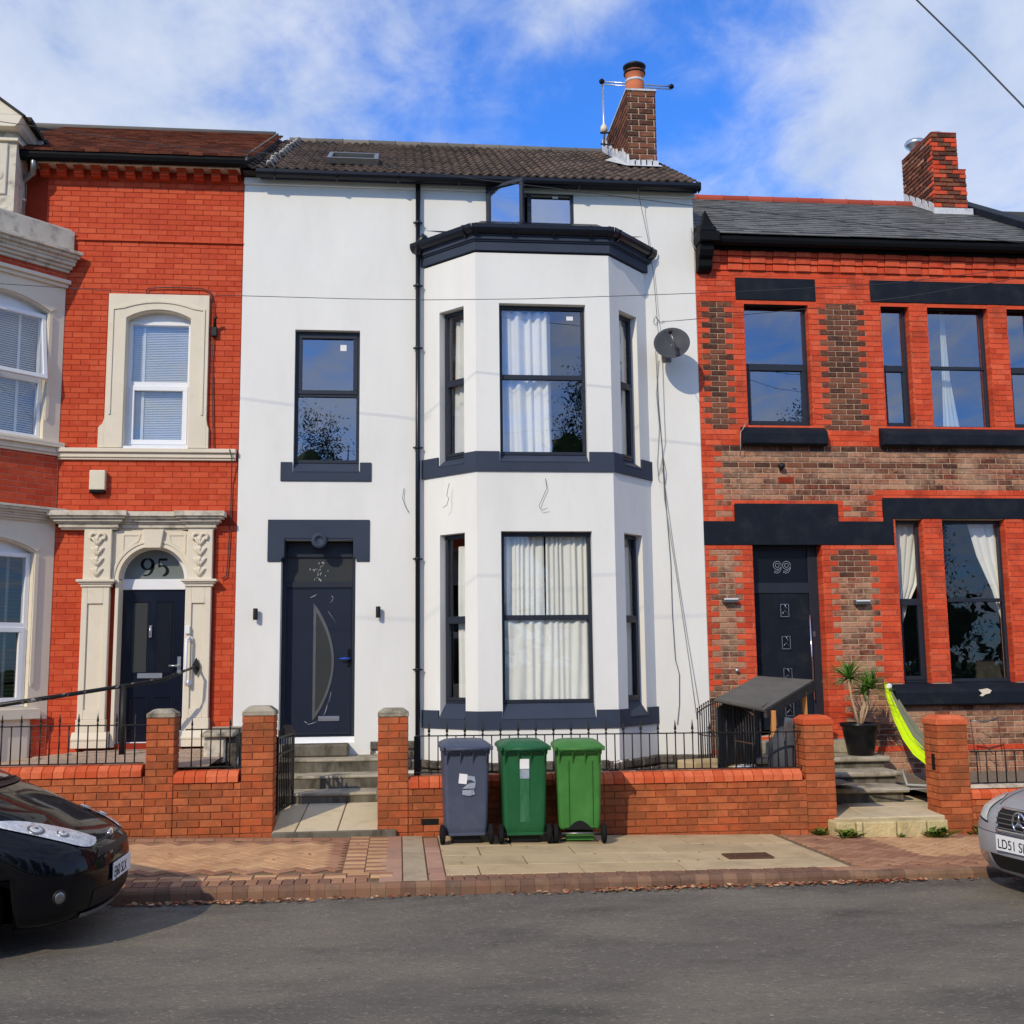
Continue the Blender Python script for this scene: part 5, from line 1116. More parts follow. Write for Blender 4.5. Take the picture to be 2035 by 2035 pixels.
# ================================================================ HOUSE 99: two storeys, red brick with old brown brick panels
Q = thing('terraced_house', 'lower two storey house of red and old brown brick with door numbered 99', 'house', (7.0, 2.0, 0))
WX1 = 12.5
E99 = PZ(1700, 490, -.02)
oA = (PX(1481.5, 720), PX(1612.5, 720), PZ(1548, 851), PZ(1540, 595))
zBt, zBb = PZ(1780, 601), PZ(1790, 853)
oB = [(PX(1755, 725), PX(1813.5, 725), zBb, zBt), (PX(1848, 725), PX(1971, 725), zBb, zBt), (PX(2007, 725), PX(2065, 725), zBb, zBt)]
oD = (PX(1500.5, 1250), PX(1642, 1250), .95, PZ(1570, 1080))
zCt, zCb = PZ(1800, 1032), PZ(1820, 1361)
oC = [(PX(1787.5, 1200), PX(1844, 1200), zCb, zCt), (PX(1881, 1200), PX(2009, 1200), zCb, zCt), (PX(2046, 1200), PX(2105, 1200), zCb, zCt)]
holes = [oA, oD] + oB + oC
ff_ = .012
mb = MB(); wall_slab(mb, XR+.003, WX1, .0, E99, ff_, .30, holes); mb.obj('wall', M['mortar99'], Q)
mb = MB(); mb.box(XR+.003, XR+.2, .3, 7.2, .0, 7.9); mb.box(WX1-.2, WX1, .3, 7.2, 0, 7.9); mb.box(XR+.003, WX1, 7.2, 7.4, 0, 7.9); mb.obj('wall', M['mortar99'], Q)
mb = MB(); mb.box(XR+.2, WX1-.2, 2.6, 2.7, .3, 7.7)
for z in (.55, 4.15, 7.2): mb.box(XR+.2, WX1-.2, .3, 2.6, z, z+.12)
mb.box(6.3, 6.4, .3, 2.6, .67, 7.2); mb.obj('interior', M['room'], Q, kind='stuff')
X = lambda u, v=720: PX(u, v)
lA = (X(1461.5, 575), X(1619.5, 575), PZ(1540, 597), PZ(1540, 553.5)); lB = (X(1729, 580), WX1-1.5, PZ(1850, 603), PZ(1850, 560))
zs0, zs1 = PZ(1585, 1083), PZ(1585, 1036); zr = PZ(1565, 1001); zr2 = PZ(1890, 990); zcb = PZ(1890, 1031)
xa, xb, xc2, xd = X(1460, 1020), X(1665.5, 1020), X(1754, 1010), X(1776, 1060)
sA = (X(1472, 868), X(1639, 868), PZ(1555, 886), oA[2]); sB = (X(1747, 870), WX1-1.5, PZ(1890, 889), zBb)
sC = (X(1774, 1380), WX1-1.5, PZ(1880, 1400), zCb)
lintpoly = [(XR+.004, zs0), (XR+.004, zs1), (xa, zs1), (xa, zr), (xb, zr), (xb, zs1), (xc2, zs1), (xc2, zr2), (WX1-1.5, zr2), (WX1-1.5, zcb), (xd, zcb), (xd, zs0)]
lh = [(XR-1, xd, zs0, zs1), (xa, xb, zs1-.01, zr), (xc2, WX1, zcb, zr2), lA, lB, sA, sB, sC, (X(1640,868)-.0, X(1640,868), 0, 0)]
dx_tr = .085
zcor = PZ(1650, 543)
def cls99(x, z, r):
    if z > PZ(1560, 599): return 'red'
    if z > oA[2]+.01:
        if X(1404) < x < X(1456) or X(1632) < x < X(1722): return 'dark'
        return 'red'
    if z > sA[2]: return 'red'
    if z > zs1+.0:
        if x < XR + .26: return 'red'
        if (xa-dx_tr-.06 < x < xb+dx_tr+.06 and z < zr+.085) or (x > xc2-dx_tr-.06 and z < zr2+.085): return 'red' if not (False) else 'dark'
        if z < zs1+.085 and (x < xc2): return 'red'
        return 'dark' if (z > PZ(1560, 930) and x < 8.0 and (r*7) % 5 < 2) else 'old'
    if z > PZ(1585, 1094): return 'red'
    if z > zCb - .02:
        if X(1420, 1250) < x < X(1474, 1250): return 'old'
        if X(1664, 1250) < x < X(1752, 1250): return 'old' if z < PZ(1585, 1150) else 'dark'
        return 'red'
    if PZ(1900, 1489) < z < PZ(1900, 1476): return 'red'
    if x < X(1412, 1400) or X(1474, 1400) < x < X(1690, 1400): return 'red'
    return 'old'
mats99 = {'red': M['brick99'], 'dark': M['dark99'], 'old': M['old99']}
BUD[Q.name] = 300
brickwork(Q, XR+.008, WX1, .4, zcor, holes + lh, mats99, cls99, course=.0775, L=.232, j=.006, proud=.012, Y=ff_)
mb = MB(); mb.cur = 0
for h_ in holes:
    z = h_[2]
    while z < h_[3]-.02:
        z1_ = min(z+.0715, h_[3]); mb.box(h_[1]-.012, h_[1]+.004, ff_-.010, .19, z, z1_); mb.box(h_[0]-.004, h_[0]+.008, ff_-.010, .19, z, z1_); z += .0775
mb.obj('reveal_brick', M['brick99'], Q, kind='stuff')
mb = MB()
for h_ in holes: mb.box(h_[1]-.010, h_[1]+.01, ff_-.004, .185, h_[2], h_[3]); mb.box(h_[0]-.01, h_[0]+.006, ff_-.004, .185, h_[2], h_[3])
mb.obj('reveal_backing', M['mortarred'], Q, kind='stuff')
# oversailing courses under the gutter, alternate bricks standing proud
hcor = (E99 - zcor)/4; items = MB()
for r in range(4):
    x = XR+.03 + (0 if r % 2 else .0)
    k = 0
    pr = .02 + .022*r
    while x < WX1-.3:
        w = .225 if k % 2 else .112
        items.cbox(x, x+w-.006, ff_-.012-pr-(.016 if k % 2 else 0), ff_+.01, zcor+r*hcor+.005, zcor+(r+1)*hcor-.005, .003); x += w; k += 1
o = items.obj('brick', M['brick99'], Q, kind='stuff')
mb = MB(); mb.prism(lintpoly, -.012, .24); mb.obj('lintel', M['lintel99'], Q, bevel=.004)
for a, b, c, d_ in (lA, lB): mb = MB(); mb.box(a, b, -.012, .24, c, d_); mb.obj('lintel', M['lintel99'], Q, bevel=.004)
for a, b, c, d_ in (sA, sB, sC):
    h = d_-c; mb = MB(); mb.prism([(-.13, c+.012), (-.13, c+h*.62), (-.11, c+h*.78), (.0, d_+.012), (.13, d_+.03), (.25, d_+.03), (.25, c+.004), (-.0, c+.004), (-.02, c-.01), (-.09, c-.01)], a, b, 'x'); sl2 = mb.obj('sill', M['lintel99'], Q, bevel=.008, seg=2)
mb = MB(); p = pt(1952, 1375, -.10); 
mb.prism([(p.x-.07, p.z+.03), (p.x+.06, p.z+.05), (p.x+.12, p.z+.02), (p.x+.09, p.z-.02), (p.x+.03, p.z-.03), (p.x-.02, p.z-.06), (p.x-.06, p.z-.05), (p.x-.02, p.z-.02)], -.137, -.1305); mb.obj('bare_stone_patch', M['cream'], sl2)
mb = MB()
for a, b, c, d_ in (lA, lB): frame_bars(mb, a-.07, b+.07, c-.06, d_+.07, .10, .0035, .0125)
for a, b, c, d_ in (sA, sB): frame_bars(mb, a-.07, b+.07, c+.0, d_+.04, .10, .0035, .0125)
mb.obj('joint_fill', M['brick99'], Q, kind='stuff')
FR9 = M['frame']
window(Q, (oA[0]+.003, oA[1]-.003, oA[2]+.03, oA[3]-.004), .13, FR9, G1, splits=(PZ(1548, 727, .13),), fw=.05, sw=.05, tw=.05, sash=(0,))
for k, o_ in enumerate(oB): window(Q, (o_[0]+.003, o_[1]-.003, o_[2]+.03, o_[3]-.004), .13, FR9, G1, splits=(PZ(1850, 731, .13),), fw=.045, sw=.045, tw=.05, sash=(0,) if k != 1 else ())
for k, o_ in enumerate(oC): window(Q, (o_[0]+.003, o_[1]-.003, o_[2]+.03, o_[3]-.004), .13, FR9, G3, splits=(PZ(1850, 1193, .13),), fw=.045, sw=.045, tw=.05, sash=(0,) if k != 1 else ())
# tied-back curtains and pale drops behind the glass
def drape(lab, pts, y, seed=0, m_=None, n=10):
    # pts: list of (z, x_left, x_right)
    mb = MB(); mb.smooth = True; P = []
    for k, (z, a, b) in enumerate(pts): P.append([(a+(b-a)*i/n/1.0, y+.03*math.sin(i*2.2+seed+.2*k), z) for i in range(n+1)])
    mb.grid(P); o = mb.obj('curtain', m_ or M['curtain']); tag(o, lab, 'curtain'); return o
c1 = oC[0]; drape('white curtain swept to the left behind the narrow ground floor window of house 99', [(c1[3]-.03, c1[0], c1[1]+.2), (zcb-.9, c1[0], c1[1]-.02), (zcb-1.25, c1[0], c1[0]+.22), (zcb-1.6, c1[0], c1[0]+.10)], .26, 1, n=16)
c2_ = oC[1]; drape('white curtain tied back at the right of the wide ground floor window of house 99', [(c2_[3], c2_[1]-.42, c2_[1]+.1), (c2_[3]-.5, c2_[1]-.30, c2_[1]+.1), (c2_[3]-1.0, c2_[1]-.10, c2_[1]+.1), (c2_[3]-1.4, c2_[1], c2_[1]+.1)], .28, 2)
b2 = oB[1]; drape('pale thin curtain behind the wide upper window of house 99', [(b2[2]+.02, b2[0]+.35, b2[0]+.62), (b2[2]+.9, b2[0]+.38, b2[0]+.50), (b2[3], b2[0]+.40, b2[0]+.46)], .4, 3)
# door
DY = .19
a, b = PX(1497, 1250, DY)-.02, PX(1629, 1250, DY)
dzb = 1.02; tz = (PZ(1560, 1179, DY), PZ(1560, 1158, DY)); dtop = oD[3]+.05
mb = MB(); mb.box(a, a+.05, DY, DY+.08, dzb, dtop); mb.box(b-.13, b+.05, DY, DY+.08, dzb, dtop); mb.box(a+.05, b-.13, DY+.002, DY+.078, tz[0], tz[1]); mb.box(a+.05, b-.13, DY+.002, DY+.078, PZ(1560, 1092, DY), dtop); dfr = mb.obj('door_frame', FR9, Q, bevel=.005)
mb = MB(); mb.box(a+.05, b-.13, DY+.03, DY+.04, tz[1], PZ(1560, 1092, DY)); fl = mb.obj('fanlight', M['blackgloss'], dfr)
mb = MB(); nx, nzb, hh = PX(1546, 1127, DY), PZ(1556, 1138, DY), .155
for cxn in (nx, nx+.135):
    w = hh*.30; cz2 = nzb+hh*.68; r2 = hh*.30
    for s_ in (1.25, .62): stroke(mb, [(cxn+w*s_*math.sin(2*PI*k/20), cz2+r2*s_*math.cos(2*PI*k/20)) for k in range(20)], .006, DY+.024, DY+.028, True)
    stroke(mb, [(cxn+w*1.25, cz2), (cxn+w*1.1, cz2-hh*.35), (cxn+w*.6, cz2-hh*.6), (cxn-w*.2, cz2-hh*.72), (cxn-w*1.0, cz2-hh*.66), (cxn-w*1.0, cz2-hh*.52), (cxn-w*.2, cz2-hh*.55), (cxn+w*.4, cz2-hh*.42)], .006, DY+.024, DY+.028)
mb.obj('door_number', M['papergrey'], fl)
mb = MB(); mb.box(a+.055, b-.135, DY+.015, DY+.06, dzb, tz[0]-.005); d99 = mb.obj('door', M['lintel99'], Q, bevel=.003)
for u, v in ((1560, 1213), (1563, 1277), (1566.5, 1341), (1570, 1410)):
    p = pt(u, v, DY); mb = MB(); frame_bars(mb, p.x-.085, p.x+.085, p.z-.115, p.z+.115, .022, DY+.006, DY+.018); fo = mb.obj('vision_panel', M['lintel99'], d99, bevel=.003)
    mb = MB(); mb.box(p.x-.060, p.x+.060, DY+.012, DY+.0155, p.z-.088, p.z+.088)
    mb.obj('pane', M['blackgloss'], d99)
    mb = MB(); frame_bars(mb, p.x-.062, p.x+.062, p.z-.09, p.z+.09, .008, DY+.008, DY+.0115)
    mb.tube([(p.x-.05, DY+.010, p.z-.06), (p.x, DY+.010, p.z+.0), (p.x+.05, DY+.010, p.z-.06)], .004, 4); mb.tube([(p.x, DY+.010, p.z+.08), (p.x+.028, DY+.010, p.z+.035), (p.x, DY+.010, p.z), (p.x-.028, DY+.010, p.z+.035), (p.x, DY+.010, p.z+.08)], .004, 4); mb.obj('leading', M['alum'], d99)
p0, p1 = pt(1609, 1222, DY-.05), pt(1618.5, 1391, DY-.05); mb = MB(); mb.tube([p0, (p1.x, p1.y, p1.z)], .013, 10); mb.tube([(p0.x, DY-.05, p0.z-.15), (p0.x, DY+.02, p0.z-.15)], .01, 6); mb.tube([(p1.x-.005, DY-.05, p1.z+.15), (p1.x-.005, DY+.02, p1.z+.15)], .01, 6); mb.obj('handle', M['chrome'], d99)
p = pt(1617, 1260, DY); mb = MB(); mb.box(p.x-.012, p.x+.03, DY-.01, DY+.015, p.z-.04, p.z+.04); mb.obj('lock', M['brushed'], d99, bevel=.004)
# gutter, kneeler, roof
gz9 = PZ(1650, 476, -.22)
mb = MB(); mb.prism(gutter_prof(gz9, -.20, .075, .12), X(1416, 480), WX1-1.0, 'x'); mb.box(X(1416, 480), WX1-1.0, -.11, .01, gz9-.15, gz9-.03); mb.obj('gutter', M['black'], Q)
S9E, S9R = (-.30, gz9+.02), (3.0, PZ(1600, 402, 3.0))
VX = 9.72
mb = MB(); mb.prism([(S9E[0]+.04, S9E[1]-.03), (S9R[0], S9R[1]-.05), (7.4, 7.8), (7.2, 7.7), (S9R[0], S9R[1]-.2), (.1, S9E[1]-.05)], XR+.01, WX1, 'x'); rf9 = mb.obj('roof', M['darkwood'], Q)
tiles(rf9, 'slate', M['slate'], plain(.012, .004), XR+.02, VX, S9E, S9R, .27, .20, stagger=.5, limit=300, jit=.003)
mb = MB(); ct99 = lambda y: S9E[1]+(S9R[1]-S9E[1])*(y-S9E[0])/(S9R[0]-S9E[0])
mb.prism([(S9E[0], ct99(S9E[0])-.1), (S9E[0], ct99(S9E[0])+.14), (S9R[0], S9R[1]+.14), (S9R[0], S9R[1]-.1)], VX, VX+.30, 'x'); mb.obj('coping', M['lintel99'], Q, bevel=.01)
me9 = None
for k in range(12):
    x = XR+.02 + k*.45
    if x > VX-.4: break
    if me9 is None: m2 = MB(); m2.lathe((0,0,0), [(.09, 0), (.09, .435), (.10, .437), (.10, .447)], 12, 'x'); me9 = m2.mesh('ridge_tile', M['ridge'])
    inst('ridge_tile', me9, rf9, (x, S9R[0], S9R[1]-.01), (1,1,.9), (0, random.uniform(-.006,.006), 0))
kx0, kx1 = X(1381.5, 500), X(1409, 500)
mb = MB(); z0, z1 = PZ(1395, 537, -.15), PZ(1395, 482, -.25)
mb.prism([(.01, z0), (-.10, z0+.01), (-.16, z0+.06), (-.16, z0+.16), (-.22, z0+.20), (-.26, z0+.27), (-.26, z1), (.01, z1)], kx0, kx1, 'x'); mb.box(kx0-.02, kx1+.07, -.34, .01, z1, PZ(1395, 459, -.3))
zt9 = PZ(1395, 459, -.3); mb.prism([(-.34, zt9), (-.30, zt9+.08), (-.10, zt9+.17), (.0, zt9+.17), (.0, zt9)], kx0, kx1+.03, 'x'); mb.prism([(kx0-.0, zt9+.0), (kx1+.05, zt9+.0), (kx1-.02, zt9+.14), (kx1-.12, zt9+.33), (kx0+.06, zt9+.20)], -.28, -.12)
mb.obj('kneeler', M['black'], Q, bevel=.012)
# chimney of 99
cy9 = 2.15
c0_, c1_ = PX(1854, 330, cy9), PX(1905, 330, cy9); cw = PX(1922, 370, cy9); zt_ = PZ(1880, 265, cy9); zm_ = PZ(1880, 337, cy9)
mb = MB(); mb.box(c0_+.012, c1_-.012, cy9+.012, cy9+1.12, 8.8, zt_-.01); mb.box(c1_-.02, cw-.012, cy9+.012, cy9+1.12, 8.8, zm_-.01); chq = mb.obj('chimney', M['mortarred'], Q)
def cc(x, z, r): return 'dark' if (r*5+int(x*9)) % 4 == 0 else 'red' if (x < c0_+.18 or x > (c1_ if z > zm_ else cw)-.18) else 'dark'
BUD[chq.name] = 90
brickwork(chq, c0_, c1_, zm_, zt_, [], mats99, cc, Y=cy9, L=.232, j=.012, proud=.006, depth=.02, course=.078, off=c0_)
brickwork(chq, c0_, cw, 9.2, zm_, [], mats99, cc, Y=cy9, L=.232, j=.012, proud=.006, depth=.02, course=.078, off=c0_)
tf, ln, ang = frame_tf((c0_, cy9+1.12), (0, -1)); BUD[chq.name] = 100
brickwork(chq, 0, 1.12, 9.2, zt_, [], mats99, lambda x, z, r: ('old' if (r*3+int(x*7)) % 5 == 0 else 'dark') if x < .95 else ('dark' if r % 3 == 0 else 'red'), tf=tf, ang=ang, L=.232, j=.014, proud=.006, course=.078)
mb = MB(); mb.box(c1_, cw+.0, cy9, cy9+1.12, zm_-.0, zm_+.02); mb.box(c0_, c1_, cy9, cy9+1.12, zt_, zt_+.02); mb.obj('flaunching', M['mortarred'], chq)
mb = MB(); q_ = (c0_+.25, cy9+.35); mb.lathe((q_[0], q_[1], zt_), [(.10, 0), (.10, .12), (.115, .13), (.115, .16), (0, .16)], 16); mb.obj('flue_cap', M['alum'], chq)
mb = MB(); q_ = (c0_+.14, cy9+.85); mb.lathe((q_[0]-.0, q_[1], zt_), [(.10, 0), (.10, .10), (.17, .17), (.19, .22), (.16, .24), (.16, .26), (0, .26)], 20); mb.obj('flue_cap', M['alum'], chq)
mb = MB(); rng = random.Random(3)
for k in range(5): y = cy9+.95-k*.22; mb.prism([(y-.06, ct99(y-.06)+.02), (y+.14, ct99(y+.14)+.02), (y+.12, ct99(y)+.26), (y-.02, ct99(y)+.16)], c0_-.02, c0_+.004, 'x')
mb.box(c0_-.05, cw+.05, cy9-.05, cy9+.0, ct99(cy9)-.02, ct99(cy9)+.09); mb.obj('flashing', M['lead'], chq)
mb = MB(); mb.tube([pt(1800, 337, 3.2), pt(1809, 328, 3.2), pt(1812, 345, 3.2), pt(1806, 362, 3.2)], .03, 6); b9 = mb.obj('bracket', M['brushed'], chq)
# small fittings on 99
p = pt(1553, 926, -.06); cam9 = thing('security_camera', 'small dark dome camera on the brick band above the black lintel', 'camera', tuple(p))
mb = MB(); mb.sphere((p.x, -.07, p.z), .045, 14, 8); mb.box(p.x-.015, p.x+.015, -.06, .0, p.z-.06, p.z+.01); mb.lathe((p.x, -.012, p.z), [(.035, 0), (.035, -.02)], 12, 'y'); mb.obj('body', M['iron'], cam9)
r_ = rect(1547, 948, 1577, 960); mb = MB(); mb.box(r_[0], r_[1], -.006, .01, r_[2], r_[3])
for k in range(8): mb.box(r_[0]+.01+k*.024, r_[0]+.02+k*.024, -.012, -.006, r_[2]+.01, r_[3]-.01)
mb.obj('air_brick', M['mortarred'], Q)
def slab_light(u, v, lab):
    p = pt(u, v, -.06); t = thing('wall_light', lab, 'wall light', tuple(p), 'flat grey lights either side of the door of 99'); mb = MB(); mb.box(p.x-.105, p.x+.105, -.10, .0, p.z-.03, p.z+.035); mb.obj('body', M['brushed'], t, bevel=.006); mb = MB(); mb.box(p.x-.10, p.x+.10, -.104, -.1, p.z+.012, p.z+.03); mb.obj('diffuser', M['paper'], t)
slab_light(1451.5, 1193.5, 'flat grey wall light on the brick pier left of door 99')
slab_light(1713.5, 1197, 'flat grey wall light on the brick pier right of door 99')
mb = MB(); p = pt(1465, 1332, -.05); mb.lathe((p.x, -.02, p.z), [(.0, 0), (.022, 0), (.03, -.03), (.014, -.045), (0, -.045)][::-1], 12, 'y'); tag(mb.obj('wall_tap', M['alum']), 'small round metal fitting on the old brick beside door 99', 'wall fitting')
cable('thin white cable running from the kneeler down beside the upper left window of 99', [(1374, 452, -.03), (1374, 480, -.03), (1383, 495, -.1)], .006, M['cable'])
cable('white cable hanging from the window sill of house 99', [(1483, 838, -.02), (1478, 850, -.14), (1472, 858, -.15), (1471.5, 885, -.14), (1471, 905, -.02)], .006, M['cable'])
# ================================================================ FRONT GARDENS, WALLS, RAILINGS
WY = -2.70
def cop_mesh(name, m_, w=.105, h=.115):
    mb = MB(); mb.prism([(-.018, 0), (-.018, h*.55), (.055, h), (.235, h), (.235, 0)], 0, w, 'x'); return mb.mesh(name, m_)
copm = cop_mesh('coping_brick', M['coping'])
def garden_wall(lab, x0, x1, ztop, holes=(), cop=True, zbase=.0, cls=None):
    t = thing('garden_wall', lab, 'wall', ((x0+x1)/2, WY+.1, .1))
    mb = MB(); wall_slab(mb, x0, x1, zbase, ztop, WY+.012, WY+.22, []); 
    mb.obj('core', M['gmortar'], t)
    n = round((ztop-zbase)/.0765)
    brickwork(t, x0, x1, ztop-n*.0765, ztop, list(holes), {'g': M['gbrick']}, L=.232, j=.010, proud=.012, Y=WY+.012, course=.0765, off=x0+.05)
    if cop:
        k = 0; x = x0+.004
        while x < x1-.05: inst('coping_brick', copm, t, (x, WY, ztop+.004), (min(1, (x1-x)/.112), 1, 1), (random.uniform(-.012,.012), 0, 0)); x += .1125
    return t
P1 = (PX(291, 1450, WY), PX(347, 1450, WY)); P2 = (PX(480.5, 1480, WY), PX(544.5, 1480, WY)); P3 = (PX(751, 1480, WY), PX(811.5, 1480, WY))
P4 = (PX(1606, 1600, WY)-.005, PX(1663, 1600, WY)); P5 = (PX(1871, 1560, WY-.02), PX(1931, 1560, WY-.02))
garden_wall('low orange brick garden wall of number 95 beneath the spear topped railings', -9, P1[0], .835)
garden_wall('short piece of orange brick wall between the two piers left of the gate', P1[1], P2[0], .76)
hx = rect(838, 1627.5, 872, 1641, WY)
gw = garden_wall('orange brick garden wall behind the three wheelie bins with one brick missing', P3[1], P4[0], .652, holes=[(hx[0], hx[1], hx[2]-.0, hx[3])])
mb = MB(); mb.box(hx[0]+.002, hx[1]-.002, WY+.006, WY+.0118, hx[2], hx[3]); mb.obj('hole', M['blacktrim'], gw)
garden_wall('low orange brick garden wall of number 99 behind the silver car', P5[1], 12.0, PZ(1950, 1588, WY))
def pier(lab, xr_, ztop, cap, zcap, zbase=.0):
    x0, x1 = xr_; t = thing('brick_pier', lab, 'pier', ((x0+x1)/2, WY+.15, .1), group='brick gate piers along the pavement')
    d = x1-x0; y0 = WY-.004; mb = MB(); mb.box(x0+.010, x1-.010, y0+.010, y0+d-.01, zbase, ztop); mb.obj('core', M['gmortar'], t)
    n = round((ztop-zbase)/.0765); zb = ztop-n*.0765
    brickwork(t, x0, x1, zb, ztop, [], {'g': M['gbrick']}, L=.232, j=.010, proud=.010, Y=y0+.010, course=.0765, off=x0 if d < .34 else x0)
    for O, D_ in (((x1, y0), (0, 1)), ((x0, y0+d), (0, -1))):
        tf, ln, ang = frame_tf(O, D_); brickwork(t, .0, d, zb, ztop, [], {'g': M['gbrick']}, tf=lambda s, y, z, tf=tf: tf(s, y+.010, z), ang=ang, L=.232, j=.010, proud=.010, course=.0765, off=.116)
    mb = MB(); 
    if cap == 'brick':
        mb.box(x0-.012, x1+.012, y0-.012, y0+d+.012, ztop, ztop+.06); e = .05
        mb.add([(x0-.012,y0-.012,ztop+.06),(x1+.012,y0-.012,ztop+.06),(x1+.012,y0+d+.012,ztop+.06),(x0-.012,y0+d+.012,ztop+.06),(x0+e,y0+e,zcap),(x1-e,y0+e,zcap),(x1-e,y0+d-e,zcap),(x0+e,y0+d-e,zcap)], [(0,1,5,4),(1,2,6,5),(2,3,7,6),(3,0,4,7),(4,5,6,7)])
        mb.obj('cap', M['coping'], t, bevel=.012, seg=2)
    else:
        mb.box(x0-.005, x1+.005, y0-.005, y0+d+.005, ztop, ztop+.045); e = .06
        mb.add([(x0-.005,y0-.005,ztop+.045),(x1+.005,y0-.005,ztop+.045),(x1+.005,y0+d+.005,ztop+.045),(x0-.005,y0+d+.005,ztop+.045),(x0+e,y0+e,zcap),(x1-e,y0+e,zcap),(x1-e,y0+d-e,zcap),(x0+e,y0+d-e,zcap)], [(0,1,5,4),(1,2,6,5),(2,3,7,6),(3,0,4,7),(4,5,6,7)])
        mb.obj('cap', M['step'], t, bevel=.008)
    return t
pier('orange brick pier with a weathered cap between the two railings of number 95', P1, PZ(319, 1427, WY), 'stone', PZ(319, 1409, WY+.1))
pier('orange brick pier with a grey stone cap at the left of the open black gate', P2, PZ(512, 1423, WY), 'stone', PZ(512, 1403, WY+.1))
pier('orange brick pier with a grey stone cap at the right of the concrete steps', P3, PZ(781, 1425, WY), 'stone', PZ(781, 1407, WY+.1))
pier('orange brick pier with a rounded red cap beside the felt roofed store', P4, PZ(1634, 1441, WY), 'brick', PZ(1620, 1421, WY+.1))
p5 = pier('orange brick pier with a red cap between the yellow hammock and the silver car', P5, PZ(1895, 1441, WY), 'brick', PZ(1880, 1421, WY+.1))
mb = MB(); q = pt(1851, 1513, WY+.2); mb.box(P5[0]-.006, P5[0]+.004, WY+.10, WY+.17, q.z-.09, q.z+.09); mb.obj('slot', M['blacktrim'], p5)
# railings
def spear(mb, z, s=1.0):
    mb.lathe((0, 0, z), [(.006, 0), (.012*s, .005), (.012*s, .02), (.006, .025), (.014*s, .05), (.010*s, .075), (.002, .13*s)], 6)
def railing(lab, x0, x1, y, zt, zb, step, first, tipz, slope=0.0, nospear=(), grp='spear topped black iron railings'):
    t = thing('iron_railing', lab, 'railing', ((x0+x1)/2, y, zb), group=grp)
    sl = lambda x: slope*(x-x0)
    for z in (zt, zb):
        mb = MB(); a, b = sl(x0), sl(x1)
        mb.add([(x0,y-.016,z-.006+a),(x1,y-.016,z-.006+b),(x1,y+.016,z-.006+b),(x0,y+.016,z-.006+a),(x0,y-.016,z+.006+a),(x1,y-.016,z+.006+b),(x1,y+.016,z+.006+b),(x0,y+.016,z+.006+a)], [(0,3,2,1),(4,5,6,7),(0,1,5,4),(1,2,6,5),(2,3,7,6),(3,0,4,7)])
        mb.obj('rail', M['iron'], t)
    m1 = MB(); m1.tube([(0,0,0), (0,0,zt-zb)], .0075, 6); bar = m1.mesh('baluster', M['iron'])
    m2 = MB(); spear(m2, 0, (tipz-zt)/.13); sp = m2.mesh('spearhead', M['iron']); k = 0; x = first
    while x < x1:
        o = inst('baluster', bar, t, (x, y, zb+sl(x)))
        if k % 2 == 0 and k not in nospear: s = bpy.data.objects.new('spearhead', sp); COL.objects.link(s); s.parent = o; s.location = (0, 0, zt-zb)
        x += step; k += 1
    return t
RY = -2.58
r95 = railing('black railings with spearheads on the garden wall in front of the bay of number 95', PX(-60, 1443, RY), PX(287, 1443, RY), RY, PZ(120, 1443, RY), PZ(120, 1519, RY), PX(120, 1480, RY)-PX(101, 1480, RY), PX(-36, 1480, RY), PZ(120, 1419, RY))
railing('short black railing panel with three spearheads between two brick piers', PX(369, 1449, RY), PX(478, 1449, RY), RY, PZ(420, 1449, RY), PZ(420, 1524, RY), PX(420, 1480, RY)-PX(401, 1480, RY), PX(381, 1480, RY), PZ(420, 1427, RY))
railing('long black spear topped railing on the wall behind the three wheelie bins', PX(826, 1461, RY), PX(1590, 1453, RY), RY, PZ(850, 1462.5, RY), PZ(850, 1535, RY), PX(870.5, 1500, RY)-PX(852.6, 1500, RY), PX(852.6, 1500, RY), PZ(850, 1435, RY), slope=(PZ(1585, 1454, RY)-PZ(850, 1462.5, RY))/(PX(1585, 1454, RY)-PX(850, 1462, RY)))
railing('black iron railing standing on the low wall behind the silver car', PX(1928, 1492, RY), 10.5, RY, PZ(1960, 1493, RY), PZ(1960, 1556, RY), .115, PX(1942, 1520, RY), PZ(1960, 1480, RY), nospear=range(99))
ps_ = thing('gate_post', 'black iron gate post standing against the brick pier right of the steps', 'gate post', (PX(829, 1500, -2.4), -2.4, .5)); mb = MB(); x = PX(829, 1500, -2.4); mb.box(x-.035, x+.035, -2.44, -2.38, .5, PZ(829, 1463, -2.4)); mb.obj('post', M['iron'], ps_, bevel=.004)
mb = MB(); mb.box(P5[1], 11, WY+.02, WY+.20, PZ(1950, 1567, WY), PZ(1950, 1560, WY)); tag(mb.obj('coping_slab', M['creamdirty']), 'pale flat strip under the railing on the low wall of number 99', 'coping slab')
